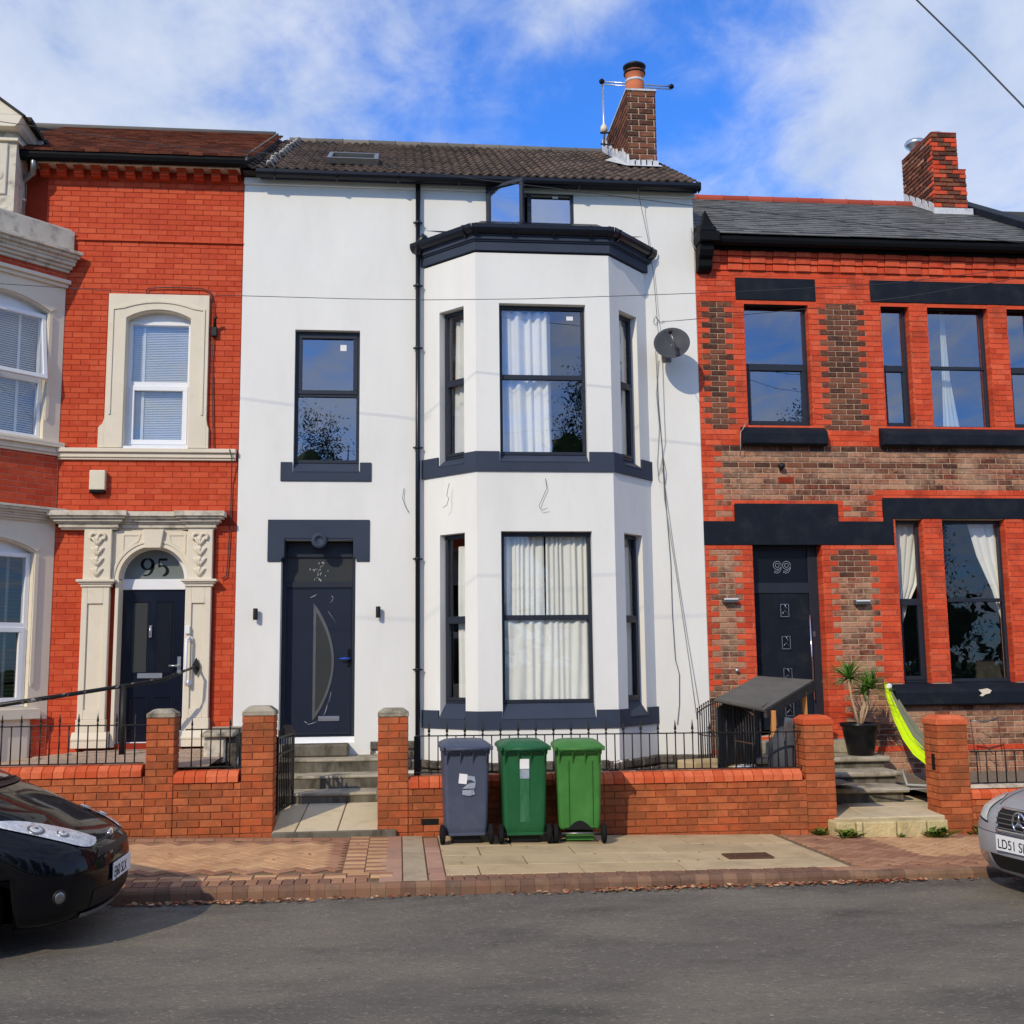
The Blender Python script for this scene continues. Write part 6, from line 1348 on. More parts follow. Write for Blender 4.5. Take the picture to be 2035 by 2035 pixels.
# open gate
gt = thing('iron_gate', 'black iron gate swung open beside the concrete steps of the white house', 'gate', (PX(549, 1540, -2.42), -2.42, .4))
ga, gb = (PX(550, 1540, -2.42), -2.42), (PX(582.5, 1520, -1.55), -1.55)
tf, ln, ang = frame_tf(ga, (gb[0]-ga[0], gb[1]-ga[1]))
gz0, gz1 = PZ(550, 1620, -2.42), PZ(583, 1455, -1.55); gm_ = PZ(583, 1488, -1.55)
m1 = MB(tf); m1.box(0, .03, -.015, .015, gz0, gz1+.0); m1.box(ln-.03, ln, -.015, .015, gz0, gz1+.02)
for z in (gz0+.03, gm_, gz1-.01): m1.box(.03, ln-.03, -.012, .012, z-.012, z+.012)
m1.obj('frame', M['iron'], gt)
for k in range(9):
    s = .03 + (ln-.06)*(k+.5)/9; m1 = MB(tf); m1.box(s-.007, s+.007, -.007, .007, gz0+.04, gz1+ (.06+.05*math.sin(PI*(k+.5)/9)))
    m1.obj('bar', M['iron'], gt)
# ---- path and steps of the white house
px0, px1 = P2[1]-.01, P3[0]+.01
pth = MB(); 
def pathz(y): return .235 + (y+2.72)*.13
pth.grid([[(x, y, pathz(y)-.015) for x in (px0, px1)] for y in (-2.68, -1.5)]); po = pth.obj('path', M['grout']); po['kind'] = 'structure'
jx = [px0, PX(671, 1647, -2.6), PX(587, 1645, -2.6), px1]; jx = [px0, PX(587, 1645, -2.65), PX(671, 1647, -2.65), px1]; jb = [px0, PX(613, 1602, -1.6), PX(689, 1600, -1.6), px1]
for k in range(3):
    g_ = .006; mb = MB(); a0, a1, b0, b1 = jx[k]+g_, jx[k+1]-g_, jb[k]+g_, jb[k+1]-g_
    mb.add([(a0,-2.73,pathz(-2.73)),(a1,-2.73,pathz(-2.73)),(b1,-1.52,pathz(-1.52)),(b0,-1.52,pathz(-1.52)),(a0,-2.73,.17),(a1,-2.73,.17),(b1,-1.52,.2),(b0,-1.52,.2)], [(0,1,2,3),(0,4,5,1),(1,5,6,2),(3,7,4,0)])
    mb.obj('paving_slab', M['pathslab'], po, bevel=.006)
mb = MB(); mb.box(PX(541, 1655, WY), PX(788, 1655, WY-.03), WY-.05, WY+.1, .05, PZ(660, 1652, WY-.05)); so_ = mb.obj('edging_stone', M['riser'], bevel=.01); tag(so_, 'long stained stone edging below the slab path of the white house', 'edging stone')
st = thing('front_steps', 'worn concrete steps leading up to the navy door of the white house', 'steps', (-.9, -1.0, .3))
sx0_, sx1_ = px0-.25, px1+.05
levels = [(-1.58, 1576), (-1.12, 1542), (-.66, 1509)]
zprev = .36; zs_list = []
for i, (y, v) in enumerate(levels):
    z = PZ(660, v, y); zs_list.append(z)
    yb = levels[i+1][0] if i < 2 else .0
    mb = MB(); mb.box(sx0_, sx1_, y+.012, 0, zprev-.2, z-.035); mb.obj('riser', M['riser'], st, bevel=.006)
    mb = MB(); mb.box(sx0_, sx1_, y, yb+.03, z-.034, z); mb.obj('tread', M['step'], st, bevel=.01); zprev = z
r_ = rect(585, 1478, 692, 1503, -.3); mb = MB(); mb.box(PX(560, 1490, -.3), r_[1], -.32, .02, zs_list[-1]+.001, PZ(640, 1480, -.3)); mb.obj('top_block', M['riser'], st, bevel=.02)
# ground behind the walls
mb = MB(); P = []
for y in (-2.5, -1.6, -.8, 0.05): P.append([(x, y, .55 + blob(x*3+y*5, .03)) for x in [-.25+.3*k for k in range(20)]])
mb.grid(P); g7 = mb.obj('garden_ground', M['earth']); g7['kind'] = 'structure'
mb = MB(); xs = [-9, -5.4, -4.6, -4.2, -3.8, -3.3, XL+.1]
mb.grid([[(x, y, .93 - .12*min(1, max(0, (-3.9-x)/1.2)) - (.02 if y < -2 else 0)) for x in xs] for y in (-2.5, -1.8, -.9, .03)]); g5 = mb.obj('front_yard', M['garden95']); g5['kind'] = 'structure'
npv = 0
for i in range(16):
    for k in range(18):
        x = -5.6 + i*.205 + (k % 2)*.1; y = -2.38 + k*.127
        if x > XL-.1 or npv >= 290: continue
        z = .93 - .12*min(1, max(0, (-3.9-x)/1.2)) - (.02*max(0, min(1, (-1.1-y)/.9)))
        if 'gp' not in BUD: q = MB(); q.cbox(-.1, .1, -.062, .062, -.03, .0, .003); BUD['gp'] = q.mesh('paver', M['garden95'])
        inst('paver', BUD['gp'], g5, (x, y, z+.006+random.uniform(-.002,.002)), (.97,.96,1)); npv += 1
mb = MB(); mb.grid([[(x, y, .42 if y < -1.6 else .42) for x in (P4[1]+1.3, 8, 12)] for y in (-2.5, -1.2, .05)]); g9 = mb.obj('garden_ground', M['earth']); g9['kind'] = 'structure'
# rough base stones of the white house
bs = thing('stone_footing', 'rough dark stone footing with white drips under the rendered bay', 'stone footing', (1.8, -.5, .6))
rng = random.Random(12)
for i, (tf, ln, ang) in enumerate(tfs + [frame_tf((D[0], 0), (1, 0)), frame_tf((-.35, 0), (1, 0))]):
    if i == 3: ln = XR-D[0]
    if i == 4: ln = .65
    mb = MB(tf); mb.box(0, ln, .02, .1, .35, .80 if i < 4 else .96); mb.obj('backing', M['gmortar'], bs)
    for r in range(2 if i < 4 else 3):
        s = -.02
        while s < ln:
            w = rng.uniform(.12, .28); z0 = (.50 if i < 4 else .62) + r*.125; m2 = MB(tf); m2.cbox(s, min(s+w, ln)-.012, -.045-rng.uniform(0, .03), .03, z0, z0+.115+rng.uniform(-.015, .0), .018); m2.obj('stone', M['stone'], bs); s += w
for (u, v, y, w, d_, h, rz, lab) in ((1400, 1515, -1.3, .55, .4, .10, .3, 'large buff stone slab lying in the garden of the white house'), (1455, 1525, -1.7, .5, .35, .08, -.2, 'second buff slab lying nearer the felt roofed store'), (1310, 1534, -2.1, .2, .14, .03, .5, 'small pale stone lying in the middle of the row behind the long railing'),
        (1345, 1533, -2.1, .16, .1, .03, -.5, 'small pale stone lying nearest the large buff slab'), (1250, 1534, -2.1, .22, .12, .03, .2, 'flat pale stone behind the railing just right of the green bin'), (1480, 1524, -2.0, .3, .2, .06, .9, 'tilted pale stone lying below the felt roofed store'), (1180, 1533, -2.15, .2, .1, .04, 0, 'pale stone hidden behind the bright green bin')):
    p = pt(u, v, y); t = MB(lambda x, yy, z, c=math.cos(rz), s=math.sin(rz), p=p: (p.x+x*c-yy*s, y+x*s+yy*c, z)); t.box(-w/2, w/2, -d_/2, d_/2, .53, p.z+h*.3); o = t.obj('loose_stone', M['slab'] if w > .4 else M['lead'], bevel=.02, seg=2)
    tag(o, lab, 'stone', 'loose stones behind the railings')
# old gatepost stub and sloping boundary wall between 95 and 97
sp2 = thing('stone_pier', 'old flaking white stone pier with slab top behind the short railing', 'stone pier', (PX(425, 1500, -1.3), -1.2, .9))
a, b = PX(404, 1490, -1.4), PX(447, 1490, -1.4); mb = MB(); mb.box(a, b, -1.4, -.7, .85, PZ(425, 1465, -1.4)); mb.obj('shaft', M['creamdirty'], sp2, bevel=.02); zt = PZ(425, 1465, -1.4)
mb = MB(); mb.prism([(-1.46, zt), (-1.46, zt+.05), (-.6, zt+.08), (-.6, zt)], a-.03, b+.10, 'x'); mb.obj('cap', M['step'], sp2, bevel=.012)
mb = MB(); mb.box(b+.0, b+.12, -1.35, -.1, .4, zt); mb.obj('side', M['stone'], sp2)
bwm = MB(); bwm.prism([(-.5, .5), (-.5, 1.02), (0.01, 1.20), (0.01, .5)], XL-.12, XL+.10, 'x'); o = bwm.obj('boundary_wall', M['creamdirty'], bevel=.02); tag(o, 'short sloping rendered boundary wall between the red and white houses', 'wall')
# ---- 99: edging blocks, path, steps
ey = -2.98
for k, (u0, u1) in enumerate(((1664, 1702), (1704, 1716), (1717, 1783), (1785, 1843), (1845, 1886))):
    a, b = PX(u0, 1650, ey), PX(u1, 1650, ey); mb = MB(); mb.box(a, b, ey, ey+.28, .0, PZ(1770, 1632, ey)+.0); o = mb.obj('edging_block', M['blockstone'], bevel=.018, seg=2)
    tag(o, ['square buff stone block at the left end of the entrance to number 99', 'narrow stone sliver beside the left block of the entrance to number 99', 'long buff stone block in the middle of the entrance to number 99', 'weedy buff stone block third of the entrance to number 99', 'square buff stone block at the right end of the entrance to number 99'][k], 'stone block', 'stone blocks edging the path of number 99')
zp9 = PZ(1770, 1632, ey)
pm = MB(); pm.grid([[(x, y, zp9-.02+(y+2.9)*.06) for x in (P4[1]-.05, 7.6)] for y in (-2.46, -.2)]); p9 = pm.obj('path', M['grout']); p9['kind'] = 'structure'
for (xa_, xb2, ya, yb) in ((P4[1]-.04, 5.25, -2.72, -1.95), (5.26, P5[0]+.02, -2.72, -2.15), (6.11, 7.0, -2.44, -2.15), (5.26, 6.6, -2.14, -1.5), (6.61, 7.5, -2.14, -1.2)):
    mb = MB(); z_ = lambda y: zp9+(y+2.9)*.06
    mb.add([(xa_,ya,z_(ya)),(xb2,ya,z_(ya)),(xb2,yb,z_(yb)),(xa_,yb,z_(yb)),(xa_,ya,z_(ya)-.05),(xb2,ya,z_(ya)-.05),(xb2,yb,z_(yb)-.05),(xa_,yb,z_(yb)-.05)], [(0,1,2,3),(0,4,5,1),(1,5,6,2),(3,7,4,0),(2,6,7,3)]); mb.obj('paving_slab', M['pathslab'], p9, bevel=.006)
s9 = thing('front_steps', 'three old stone steps with thick nosings under the potted plant', 'steps', (5.8, -1.2, .4))
for k, (y, v, ux, yb) in enumerate(((-1.95, 1566, 1810, 0), (-1.5, 1534, 1794, 0), (-1.05, 1504, 1771, 0))):
    z = PZ(1720, v, y); xr2 = PX(ux, v+5, y); mb = MB(); mb.box(4.5, xr2, y, yb, z-.065, z); mb.obj('tread', M['step'], s9, bevel=.025, seg=3)
    mb = MB(); mb.box(4.5, xr2-.07, y+.06, yb-.0, z-.22, z-.066); mb.obj('riser', M['riser'], s9)
z9l = PZ(1720, 1504, -1.05)
mb = MB(); mb.box(4.6, PX(1700, 1450, -.1)+.1, -.40, .012, z9l+.001, z9l+.16); mb.obj('top_block', M['step'], s9, bevel=.01)
# pot plant
PYp = -.80; pc = pt(1711, 1495, PYp); sc = (PX(1748, 1440, PYp)-PX(1675, 1440, PYp))/2
zr0 = PZ(1711, 1438, PYp-.2); zb0 = z9l
pl = thing('potted_plant', 'spiky green yucca with pale stems in a black pot on the stone step', 'plant', (pc.x, PYp, zb0))
hp = zr0-zb0
mb = MB(); mb.lathe((pc.x, PYp, zb0), [(sc*.62, 0), (sc*.66, .01), (sc*.84, hp*.6), (sc*.90, hp*.88), (sc*.99, hp*.89), (sc*1.0, hp), (sc*.93, hp), (sc*.9, hp*.9), (0, hp*.9)], 32); mb.obj('pot', M['potblack'], pl)
mb = MB(); mb.lathe((pc.x, PYp, zb0+hp*.9), [(sc*.9, 0), (sc*.5, .02), (0, .03)], 20); mb.obj('soil', M['earth'], pl)
def P3D(u, v, y=PYp): return pt(u, v, y)
stems = [([(1706, 1440), (1700, 1415), (1692, 1385), (1687, 1352)], .018), ([(1711, 1440), (1716, 1410), (1724, 1385), (1727, 1372)], .020), ([(1710, 1440), (1711, 1415), (1718, 1395), (1716, 1378)], .014), ([(1713, 1440), (1722, 1415), (1729, 1390)], .012)]
for pts_, r_ in stems: mb = MB(); mb.tube([P3D(*q) for q in pts_], [r_*1.2]+[r_]*(len(pts_)-1), 8); mb.obj('stem', M['stem'], pl)
rng = random.Random(21)
def leaf(mb, b, d, L_, w, droop):
    side = d.cross(Vector((0,0,1)));  side = side.normalized() if side.length > .01 else Vector((1,0,0)); rows = []
    for k in range(6):
        t = k/5; p = b + d*L_*t + Vector((0,0,-droop*L_*t*t)); ww = w*(.5+t*1.4 if t < .3 else (1-t)*1.3)+.0006
        rows.append([tuple(p-side*ww), tuple(p+Vector((0,0,-.004))), tuple(p+side*ww)])
    mb.grid(rows)
for (u, v), n_, L_ in (((1687, 1348), 85, .34), ((1728, 1368), 90, .34), ((1716, 1378), 24, .24)):
    b = P3D(u, v)
    for k in range(n_):
        el = rng.uniform(-.25, 1.45); az = rng.uniform(0, 6.28); d = Vector((math.cos(az)*math.cos(el), math.sin(az)*math.cos(el), math.sin(el))); mb = MB()
        leaf(mb, b, d, L_*rng.uniform(.75, 1.15), .015, rng.uniform(.0, .35)); mb.obj('leaf', M['leaf'], pl)
for tgt in ((1636, 1307), (1652, 1322)):
    mb = MB(); b = P3D(1687, 1350); e = P3D(*tgt); leaf(mb, b, (e-b).normalized(), (e-b).length, .010, -.02); mb.obj('leaf', M['leaf'], pl)
# hammock
hm = thing('hammock', 'lime and grey fabric hammock hanging from the wall down behind the brick pier', 'hammock', tuple(pt(1758, 1352, -.15)))
def ham(path, name, m_):
    P = []
    for (u, v, w, y) in path:
        a = pt(u-w, v, y); b = pt(u+w, v-w*.4, y+.15); P.append([tuple(a.lerp(b, k/6) + Vector((0, .03*math.sin(k*1.7), .012*math.sin(k*2.1)))) for k in range(7)])
    mb = MB(); mb.smooth = True; mb.grid(P); o = mb.obj(name, m_, hm); s_ = o.modifiers.new('thick', 'SOLIDIFY'); s_.thickness = .008
ham([(1760, 1358, 3, -.1), (1768, 1390, 5, -.35), (1784, 1430, 8, -.7), (1803, 1468, 10, -1.0), (1828, 1500, 13, -1.3), (1856, 1520, 16, -1.6), (1885, 1530, 16, -1.9)], 'lime_side', M['hamgreen'])
ham([(1760, 1352, 4, .0), (1775, 1385, 6, -.2), (1796, 1424, 9, -.5), (1818, 1460, 12, -.8), (1845, 1488, 14, -1.1), (1880, 1508, 16, -1.4)], 'grey_side', M['hamgrey'])
mb = MB(); p = pt(1767, 1364, -.15); mb.sphere(p, .05, 8, 6, (.9, .5, .8)); mb.obj('tie', M['curtain'], hm)
mb = MB(); mb.tube([pt(1793, 1530, -1.4), pt(1803, 1560, -1.6), pt(1850, 1562, -1.8)], .018, 8); mb.tube([pt(1730, 1571, -2.0), pt(1850, 1567, -2.2)], .010, 6); tag(mb.obj('hammock_stand', M['cable']), 'pale metal tube stand on the ground below the hammock', 'stand')
# garden chair beyond the pier
ch = thing('garden_chair', 'thin dark metal garden chair against the brick wall of number 99', 'chair', tuple(pt(1955, 1500, -.6)))
mb = MB(); mb.tube([pt(1930, 1432, -.5), pt(1955, 1435, -.5), pt(1982, 1428, -.5)], .011, 6); mb.obj('top_rail', M['brushed'], ch)
for a_, b_ in (((1928, 1428), (1938, 1500)), ((1982, 1422), (1992, 1500)), ((1945, 1468), (1975, 1500)), ((1952, 1456), (1972, 1466))):
    mb = MB(); mb.tube([pt(*a_, -.5), pt(*b_, -.55)], .006, 6); mb.obj('leg', M['rust'], ch)
# ---- felt roofed store, fence panel, grey bin
stz = thing('garden_store', 'small lean-to store with a sloping grey felt roof beside door 99', 'store', (4.5, -1.5, .5))
c = [pt(1419, 1390, -2.05), pt(1520, 1409, -2.25), pt(1617, 1350.5, -.95), pt(1504, 1343, -.75)]
up = (c[1]-c[0]).cross(c[3]-c[0]).normalized()*.03
mb = MB(); mb.add([tuple(p) for p in c] + [tuple(p-up) for p in c], [(0,1,2,3),(7,6,5,4),(0,4,5,1),(1,5,6,2),(2,6,7,3),(3,7,4,0)]); mb.obj('roof', M['felt'], stz, bevel=.004)
dn = Vector((0,0,-.14)); off = (c[1]-c[0]).normalized()*.0
mb = MB(); q = [c[1], c[2]]; n_ = Vector((.02,-.01,0)); v = [q[0]+n_-up*.4, q[1]+n_-up*.4, q[1]+n_+dn, q[0]+n_+dn*.7]; w = [p-n_*1.6 for p in v]; mb.add([tuple(p) for p in v+w], [(0,3,2,1),(4,5,6,7),(0,1,5,4),(2,3,7,6),(1,2,6,5),(0,4,7,3)]); mb.obj('fascia', M['darkwood'], stz)
mb = MB(); q = [c[0], c[1]]; n_ = Vector((0,-.015,0)); v = [q[0]+n_-up*.4, q[1]+n_-up*.4, q[1]+n_+dn*.25, q[0]+n_+dn*.15]; w = [p-n_*1.6 for p in v]; mb.add([tuple(p) for p in v+w], [(0,3,2,1),(4,5,6,7),(0,1,5,4),(2,3,7,6),(1,2,6,5),(0,4,7,3)]); mb.obj('fascia', M['darkwood'], stz)
c2s = [c[0].lerp(c[3], .02)+up*.06, c[0].lerp(c[1], .92).lerp(c[3], .0)+up*.06]; pv = [c[0]+(c[1]-c[0])*.04, c[0]+(c[1]-c[0])*.93]; pv += [pv[1]+(c[3]-c[0])*.28, pv[0]+(c[3]-c[0])*.28]
mb = MB(); mb.add([tuple(p+up*.1) for p in pv]+[tuple(p+up*.5) for p in pv], [(4,5,6,7),(0,1,5,4),(1,2,6,5),(2,3,7,6),(3,0,4,7)]); mb.obj('felt_patch', M['felt'], stz)
for u, v0, v1, y, w in ((1536, 1412, 1545, -2.15, .055), (1597, 1375, 1500, -1.2, .06)):
    p = pt(u, v0, y); mb = MB(); mb.box(p.x-w/2, p.x+w/2, y-.03, y+.03, .5, p.z); mb.obj('post', M['wood'], stz, bevel=.004)
def vboard(p, q, n, w, inset, ztrim):
    for k in range(n):
        t = (k+.5)/n; a_ = p.lerp(q, t); d = Vector((q.x-p.x, q.y-p.y, 0)).normalized(); nn = Vector((-d.y, d.x, 0)); hw = w/2; z1 = a_.z-ztrim; z0 = .56+random.uniform(-.01,.02)
        c4 = [a_+nn*inset-d*hw, a_+nn*inset+d*hw, a_+nn*(inset+.02)+d*hw, a_+nn*(inset+.02)-d*hw]; mb = MB(); mb.add([(v.x, v.y, z0) for v in c4]+[(v.x, v.y, z1) for v in c4], [(0,3,2,1),(4,5,6,7),(0,1,5,4),(1,2,6,5),(2,3,7,6),(3,0,4,7)]); mb.obj('board', M['board'], stz)
vboard(c[0], c[3], 15, .082, -.03, .10)
fp = thing('iron_fence_panel', 'curved top iron fence panel running back to the house beside the felt roofed store', 'fence', (4.0, -1.2, .5))
fa = Vector((PX(1387, 1440, -.35), -.35, 0)); fb = Vector((PX(1500, 1470, -2.25), -2.25, 0))
nb = 24; tops = []
for k in range(nb):
    t = k/(nb-1); p = fa.lerp(fb, t); u_ = 1387 + (1500-1387)*t
    ztop = 1.32 + .22*math.sin(PI*min(1, t*1.35)**.8) if t < .75 else 1.40-.6*(t-.75)
    ztop = 1.25 + .28*math.sin(PI*(.12+.70*t)); tops.append(Vector((p.x, p.y, ztop-.05)))
    mb = MB(); mb.tube([(p.x, p.y, .58), (p.x, p.y, ztop)], .008, 6); mb.sphere((p.x, p.y, ztop), .014, 6, 4); mb.obj('bar', M['iron'], fp)
mb = MB(); mb.tube(tops, .010, 6); mb.tube([(fa.x, fa.y, .66), (fb.x, fb.y, .66)], .010, 6); mb.tube([(fa.x, fa.y, 1.02), (fb.x, fb.y, 1.02)], .008, 6); mb.obj('rail', M['rust'], fp)
gbn = thing('grey_bin', 'tapered dark grey bin leaning a loose board behind the railing', 'bin', (PX(1568, 1500, -2.2), -2.2, .55))
p = pt(1566, 1530, -2.2); mb = MB(); n_ = 20; mb.lathe((p.x, -2.15, .55), [(.19, 0), (.21, .05), (.21, .30), (.19, .48), (.13, .62), (.05, .66), (0, .66)], 24)
mb.obj('body', M['dish'], gbn); mb = MB(); a_, b_, c_, d_ = pt(1556, 1465, -2.3), pt(1583, 1463, -2.3), pt(1578, 1428, -2.25), pt(1560, 1425, -2.25); mb.add([tuple(q) for q in (a_, b_, c_, d_)]+[tuple(q+Vector((0,.02,0))) for q in (a_, b_, c_, d_)], [(0,1,2,3),(7,6,5,4),(0,4,5,1),(1,5,6,2),(2,6,7,3),(3,7,4,0)]); mb.obj('board', M['brushed'], gbn)
# ---- weeds
for i, (x, y, s, lab) in enumerate(((4.62, -2.78, .10, 'low weeds at the foot of the brick pier left of the buff stone blocks'), (4.86, -3.04, .13, 'leafy weeds in front of the left buff stone block'), (5.45, -3.03, .06, 'tiny weed tuft before the middle stone block'), (5.86, -3.04, .15, 'taller green weed growing in front of the third stone block'), (6.5, -2.80, .14, 'green weed clump at the foot of the brick pier near the silver car'), (6.75, -2.9, .12, 'yellowing weeds beside the silver car'))): weed(x, y, pz(x, y), s*1.25, lab, seed=i, n=42 if i != 2 else 14)
weed(PX(277, 1530, WY+.1), WY+.12, .84, .06, 'small weeds growing in the gap beside the pier of number 95', 40, 24)
# ================================================================ WHEELIE BINS
def bin_(lab, X0, key, style, label_fn=None, Yb=-3.32, rz=0.0, hs=1.0):
    z0 = pz(X0, Yb); t = thing('wheelie_bin', lab, 'wheelie bin', (X0, Yb+.33, z0), 'wheelie bins on the pavement', local=True, rz=rz); t.scale = (.93, 1, 1)
    mt = M[key]; R0 = -.33
    def sec(z, hw, ya, yb, r=.04):
        pts = []
        for (sx, y, c0) in ((-1, ya, 180), (1, ya, 270), (1, yb, 0), (-1, yb, 90)):
            cxx, cyy = sx*(hw-r), (y+r if y == ya else y-r)
            for k in range(4): a_ = math.radians(c0+30*k); pts.append((cxx+r*math.cos(a_), cyy+r*math.sin(a_), z))
        return pts
    zb_ = .105 if style != 'arch' else .14
    secs = [sec(zb_, .228, R0+.055, .16), sec(.16, .232, R0+.045, .175), sec(.5, .243, R0+.035, .22), (sec(.86, .254, R0+.02, .265)), sec(.90, .255, R0+.02, .27), sec(.905, .262, R0+.005, .285), sec(.955, .266, R0+.0, .29)]
    mb = MB(); mb.smooth = False; n = len(secs[0]); vs = [p for s_ in secs for p in s_]
    mb.add(vs, [(i*n+k, i*n+(k+1)%n, (i+1)*n+(k+1)%n, (i+1)*n+k) for i in range(len(secs)-1) for k in range(n)] + [tuple(range(n))[::-1]])
    body = mb.obj('body', mt, t, bevel=.004)
    if style == 'arch':
        m2 = MB(); nn = 12
        pr = [(-.17, .14), (-.17, .155)] + [(-.13+.26*k/nn, .155+.075*math.sin(PI*k/nn)) for k in range(nn+1)] + [(.17, .155), (.17, .14)]
        m2.prism(pr, R0+.040, R0+.06); m2.obj('foot_recess', M['blacktrim'], body)
        for sx in (-.115, .150): m2 = MB(); m2.add([(sx-.006, R0+.044, .18), (sx+.006, R0+.044, .18), (sx+.006, R0+.018, .84), (sx-.006, R0+.018, .84), (sx, R0+.030, .18), (sx, R0+.006, .84)], [(0,4,5,3), (4,1,2,5)]); m2.obj('rib', mt, body)
        m2 = MB(); m2.box(-.15, .16, R0+.12, R0+.3, .02, .10); m2.obj('foot', mt, body)
    else:
        m2 = MB(); m2.box(-.205, .205, R0+.036, R0+.06, .085, .115); m2.obj('foot_lip', mt, body, bevel=.004)
        m2 = MB(); m2.box(-.16, .16, R0+.10, .1, .012, .10); m2.obj('underside', M['blacktrim'], body)
    # rear handle ledge with ribs
    m2 = MB(); m2.box(-.235, .235, R0-.03, R0+.02, .925, .955)
    for sx in (-.22, -.07, .07, .22): m2.prism([(R0-.03, .925), (R0+.022, .80), (R0+.022, .925)], sx-.006, sx+.006, 'x')
    m2.obj('handle_ledge', mt, t, bevel=.003)
    m2 = MB(); m2.tube([(-.235, R0-.055, .965), (.235, R0-.055, .965)], .015, 10); 
    for sx in (-.20, -.05, .05, .20): m2.box(sx-.012, sx+.012, R0-.06, R0+.02, .945, .965)
    m2.obj('handle', mt, t)
    # lid: shallow dome with skirt
    m2 = MB(); L1 = sec(.958, .288, R0-.02, .34, .05); L2 = sec(.985, .288, R0-.02, .34, .05); L3 = sec(1.005, .270, R0+.005, .32, .05); L4 = sec(1.035, .215, R0+.07, .25, .06); L5 = sec(1.045, .15, R0+.12, .18, .05)
    vs = L1+L2+L3+L4+L5; m2.add(vs, [(i*n+k, i*n+(k+1)%n, (i+1)*n+(k+1)%n, (i+1)*n+k) for i in range(4) for k in range(n)] + [tuple(range(n))[::-1], tuple(range(4*n, 5*n))]); lid = m2.obj('lid', mt, t, bevel=.004)
    m2 = MB()
    for sx in (-.27, .27): m2.box(sx-.02, sx+.02, R0-.05, R0+.01, .95, .995)
    m2.obj('hinge', mt, lid, bevel=.004)
    m2 = MB(); m2.tube([(-.25, R0+.05, .10), (.25, R0+.05, .10)], .012, 8); m2.obj('axle', M['brushed'], t)
    for sx in (-.268, .268):
        m2 = MB(); m2.lathe((sx-.026, R0+.05, .10), [(.0, 0), (.085, 0), (.099, .008), (.10, .02), (.10, .032), (.099, .044), (.085, .052), (0, .052)], 28, 'x'); w_ = m2.obj('wheel', M['rubber'], t)
        m2 = MB(); m2.lathe((sx-.032, R0+.05, .10), [(.0, 0), (.045, 0), (.05, .01), (.05, .054), (.045, .064), (0, .064)], 18, 'x'); m2.obj('hub', M['blacktrim'], w_)
    return t, R0
bc = lambda a, b: (PX(a, 1560, -3.32)+PX(b, 1560, -3.32))/2
t, R0 = bin_('slate blue wheelie bin with a white label at the left of the three', bc(874, 979), 'binblue', 'plain', rz=.02)
m2 = MB(); m2.box(-.165, -.075, R0+.018, R0+.024, .60, .70); o = m2.obj('label', M['paper'], t); o.rotation_euler = (0, .12, 0)
for q_ in ([(-.05, .70), (.09, .68), (.10, .62), (.04, .65), (-.04, .63)], [(-.05, .56), (.02, .61), (.10, .62), (.09, .56)], [(-.05, .50), (-.05, .545), (.08, .55), (.09, .50), (.03, .485)]):
    m2 = MB(); m2.prism(q_, R0+.020, R0+.0255); m2.obj('torn_sticker', M['papergrey'], t)
t, R0 = bin_('dark green wheelie bin with a small white label in the middle of the three', bc(990, 1098), 'bindark', 'plain', rz=-.01)
m2 = MB(); m2.box(-.055, .05, R0+.010, R0+.0165, .76, .86); m2.obj('label', M['paper'], t)
m2 = MB(); m2.box(-.055, .05, R0+.0145, R0+.0185, .66, .755); m2.obj('faded_label', M['papergrey'], t)
m2 = MB(); m2.add([(-.055, R0+.0415, .22), (.05, R0+.0415, .22), (.05, R0+.021, .655), (-.055, R0+.021, .655)], [(0,1,2,3)]); m2.obj('worn_strip', M['bindarkworn'], t)
bin_('bright green wheelie bin with vertical ribs at the right of the three', bc(1104, 1210), 'bingreen', 'arch', rz=-.09)
# ================================================================ SATELLITE DISH AND CABLES
dsh = thing('satellite_dish', 'dark grey oval satellite dish fixed to the white wall right of the bay', 'satellite dish', tuple(pt(1334, 690, -.35)))
dc = pt(1335, 681, -.42); ax_ = Vector((-.22, -.90, .30)).normalized(); ux = ax_.cross(Vector((0,0,1))).normalized(); uy = ux.cross(ax_)
R_ = Matrix((ux, uy, ax_)).transposed()
R_ = R_ @ Matrix.Rotation(-.28, 3, 'Z')
def dtf(x, y, z): return tuple(dc + R_ @ Vector((x, y, z)))
mb = MB(dtf); rr = .245; P = []
mb.smooth = True
mb.lathe((0, 0, 0), [(0.001, -.06), (rr*.3, -.055), (rr*.6, -.038), (rr*.85, -.014), (rr, .004), (rr*1.02, 0), (rr*.85, -.022), (rr*.5, -.052), (.001, -.066)], 40); mb.v = [tuple(v) for v in mb.v]
mb2 = mb.obj('reflector', M['dish'], dsh); 
mb = MB(dtf); mb.tube([(0, -rr*.95, 0), (0, -rr*.7, .18), (.02, -.02, .26)], .012, 8); mb.obj('arm', M['brushed'], dsh)
mb = MB(dtf); mb.sphere((.02, .0, .27), .032, 10, 6); mb.tube([(.02, .0, .27), (.02, .03, .23)], .028, 10); mb.obj('receiver', M['iron'], dsh)
mb = MB(); mb.tube([tuple(dc + ax_*-.06), (dc.x+.02, -.10, dc.z-.05), (dc.x+.02, -.01, dc.z-.08)], .02, 8); mb.box(dc.x-.05, dc.x+.09, -.02, -.003, dc.z-.16, dc.z+.02); mb.obj('bracket', M['brushed'], dsh)
cable('grey cable dropping from the gutter past the satellite dish to the garden', [(1265, 352, -.26), (1272, 400, -.14), (1287, 470, -.05), (1298, 540, -.04), (1305, 620, -.05), (1308, 660, -.1), (1303, 700, -.02), (1308, 800), (1318, 920), (1323, 1000), (1333, 1120), (1336, 1220), (1342, 1310), (1350, 1340), (1350, 1400), (1346, 1440)], .0042, M['cabledark'])
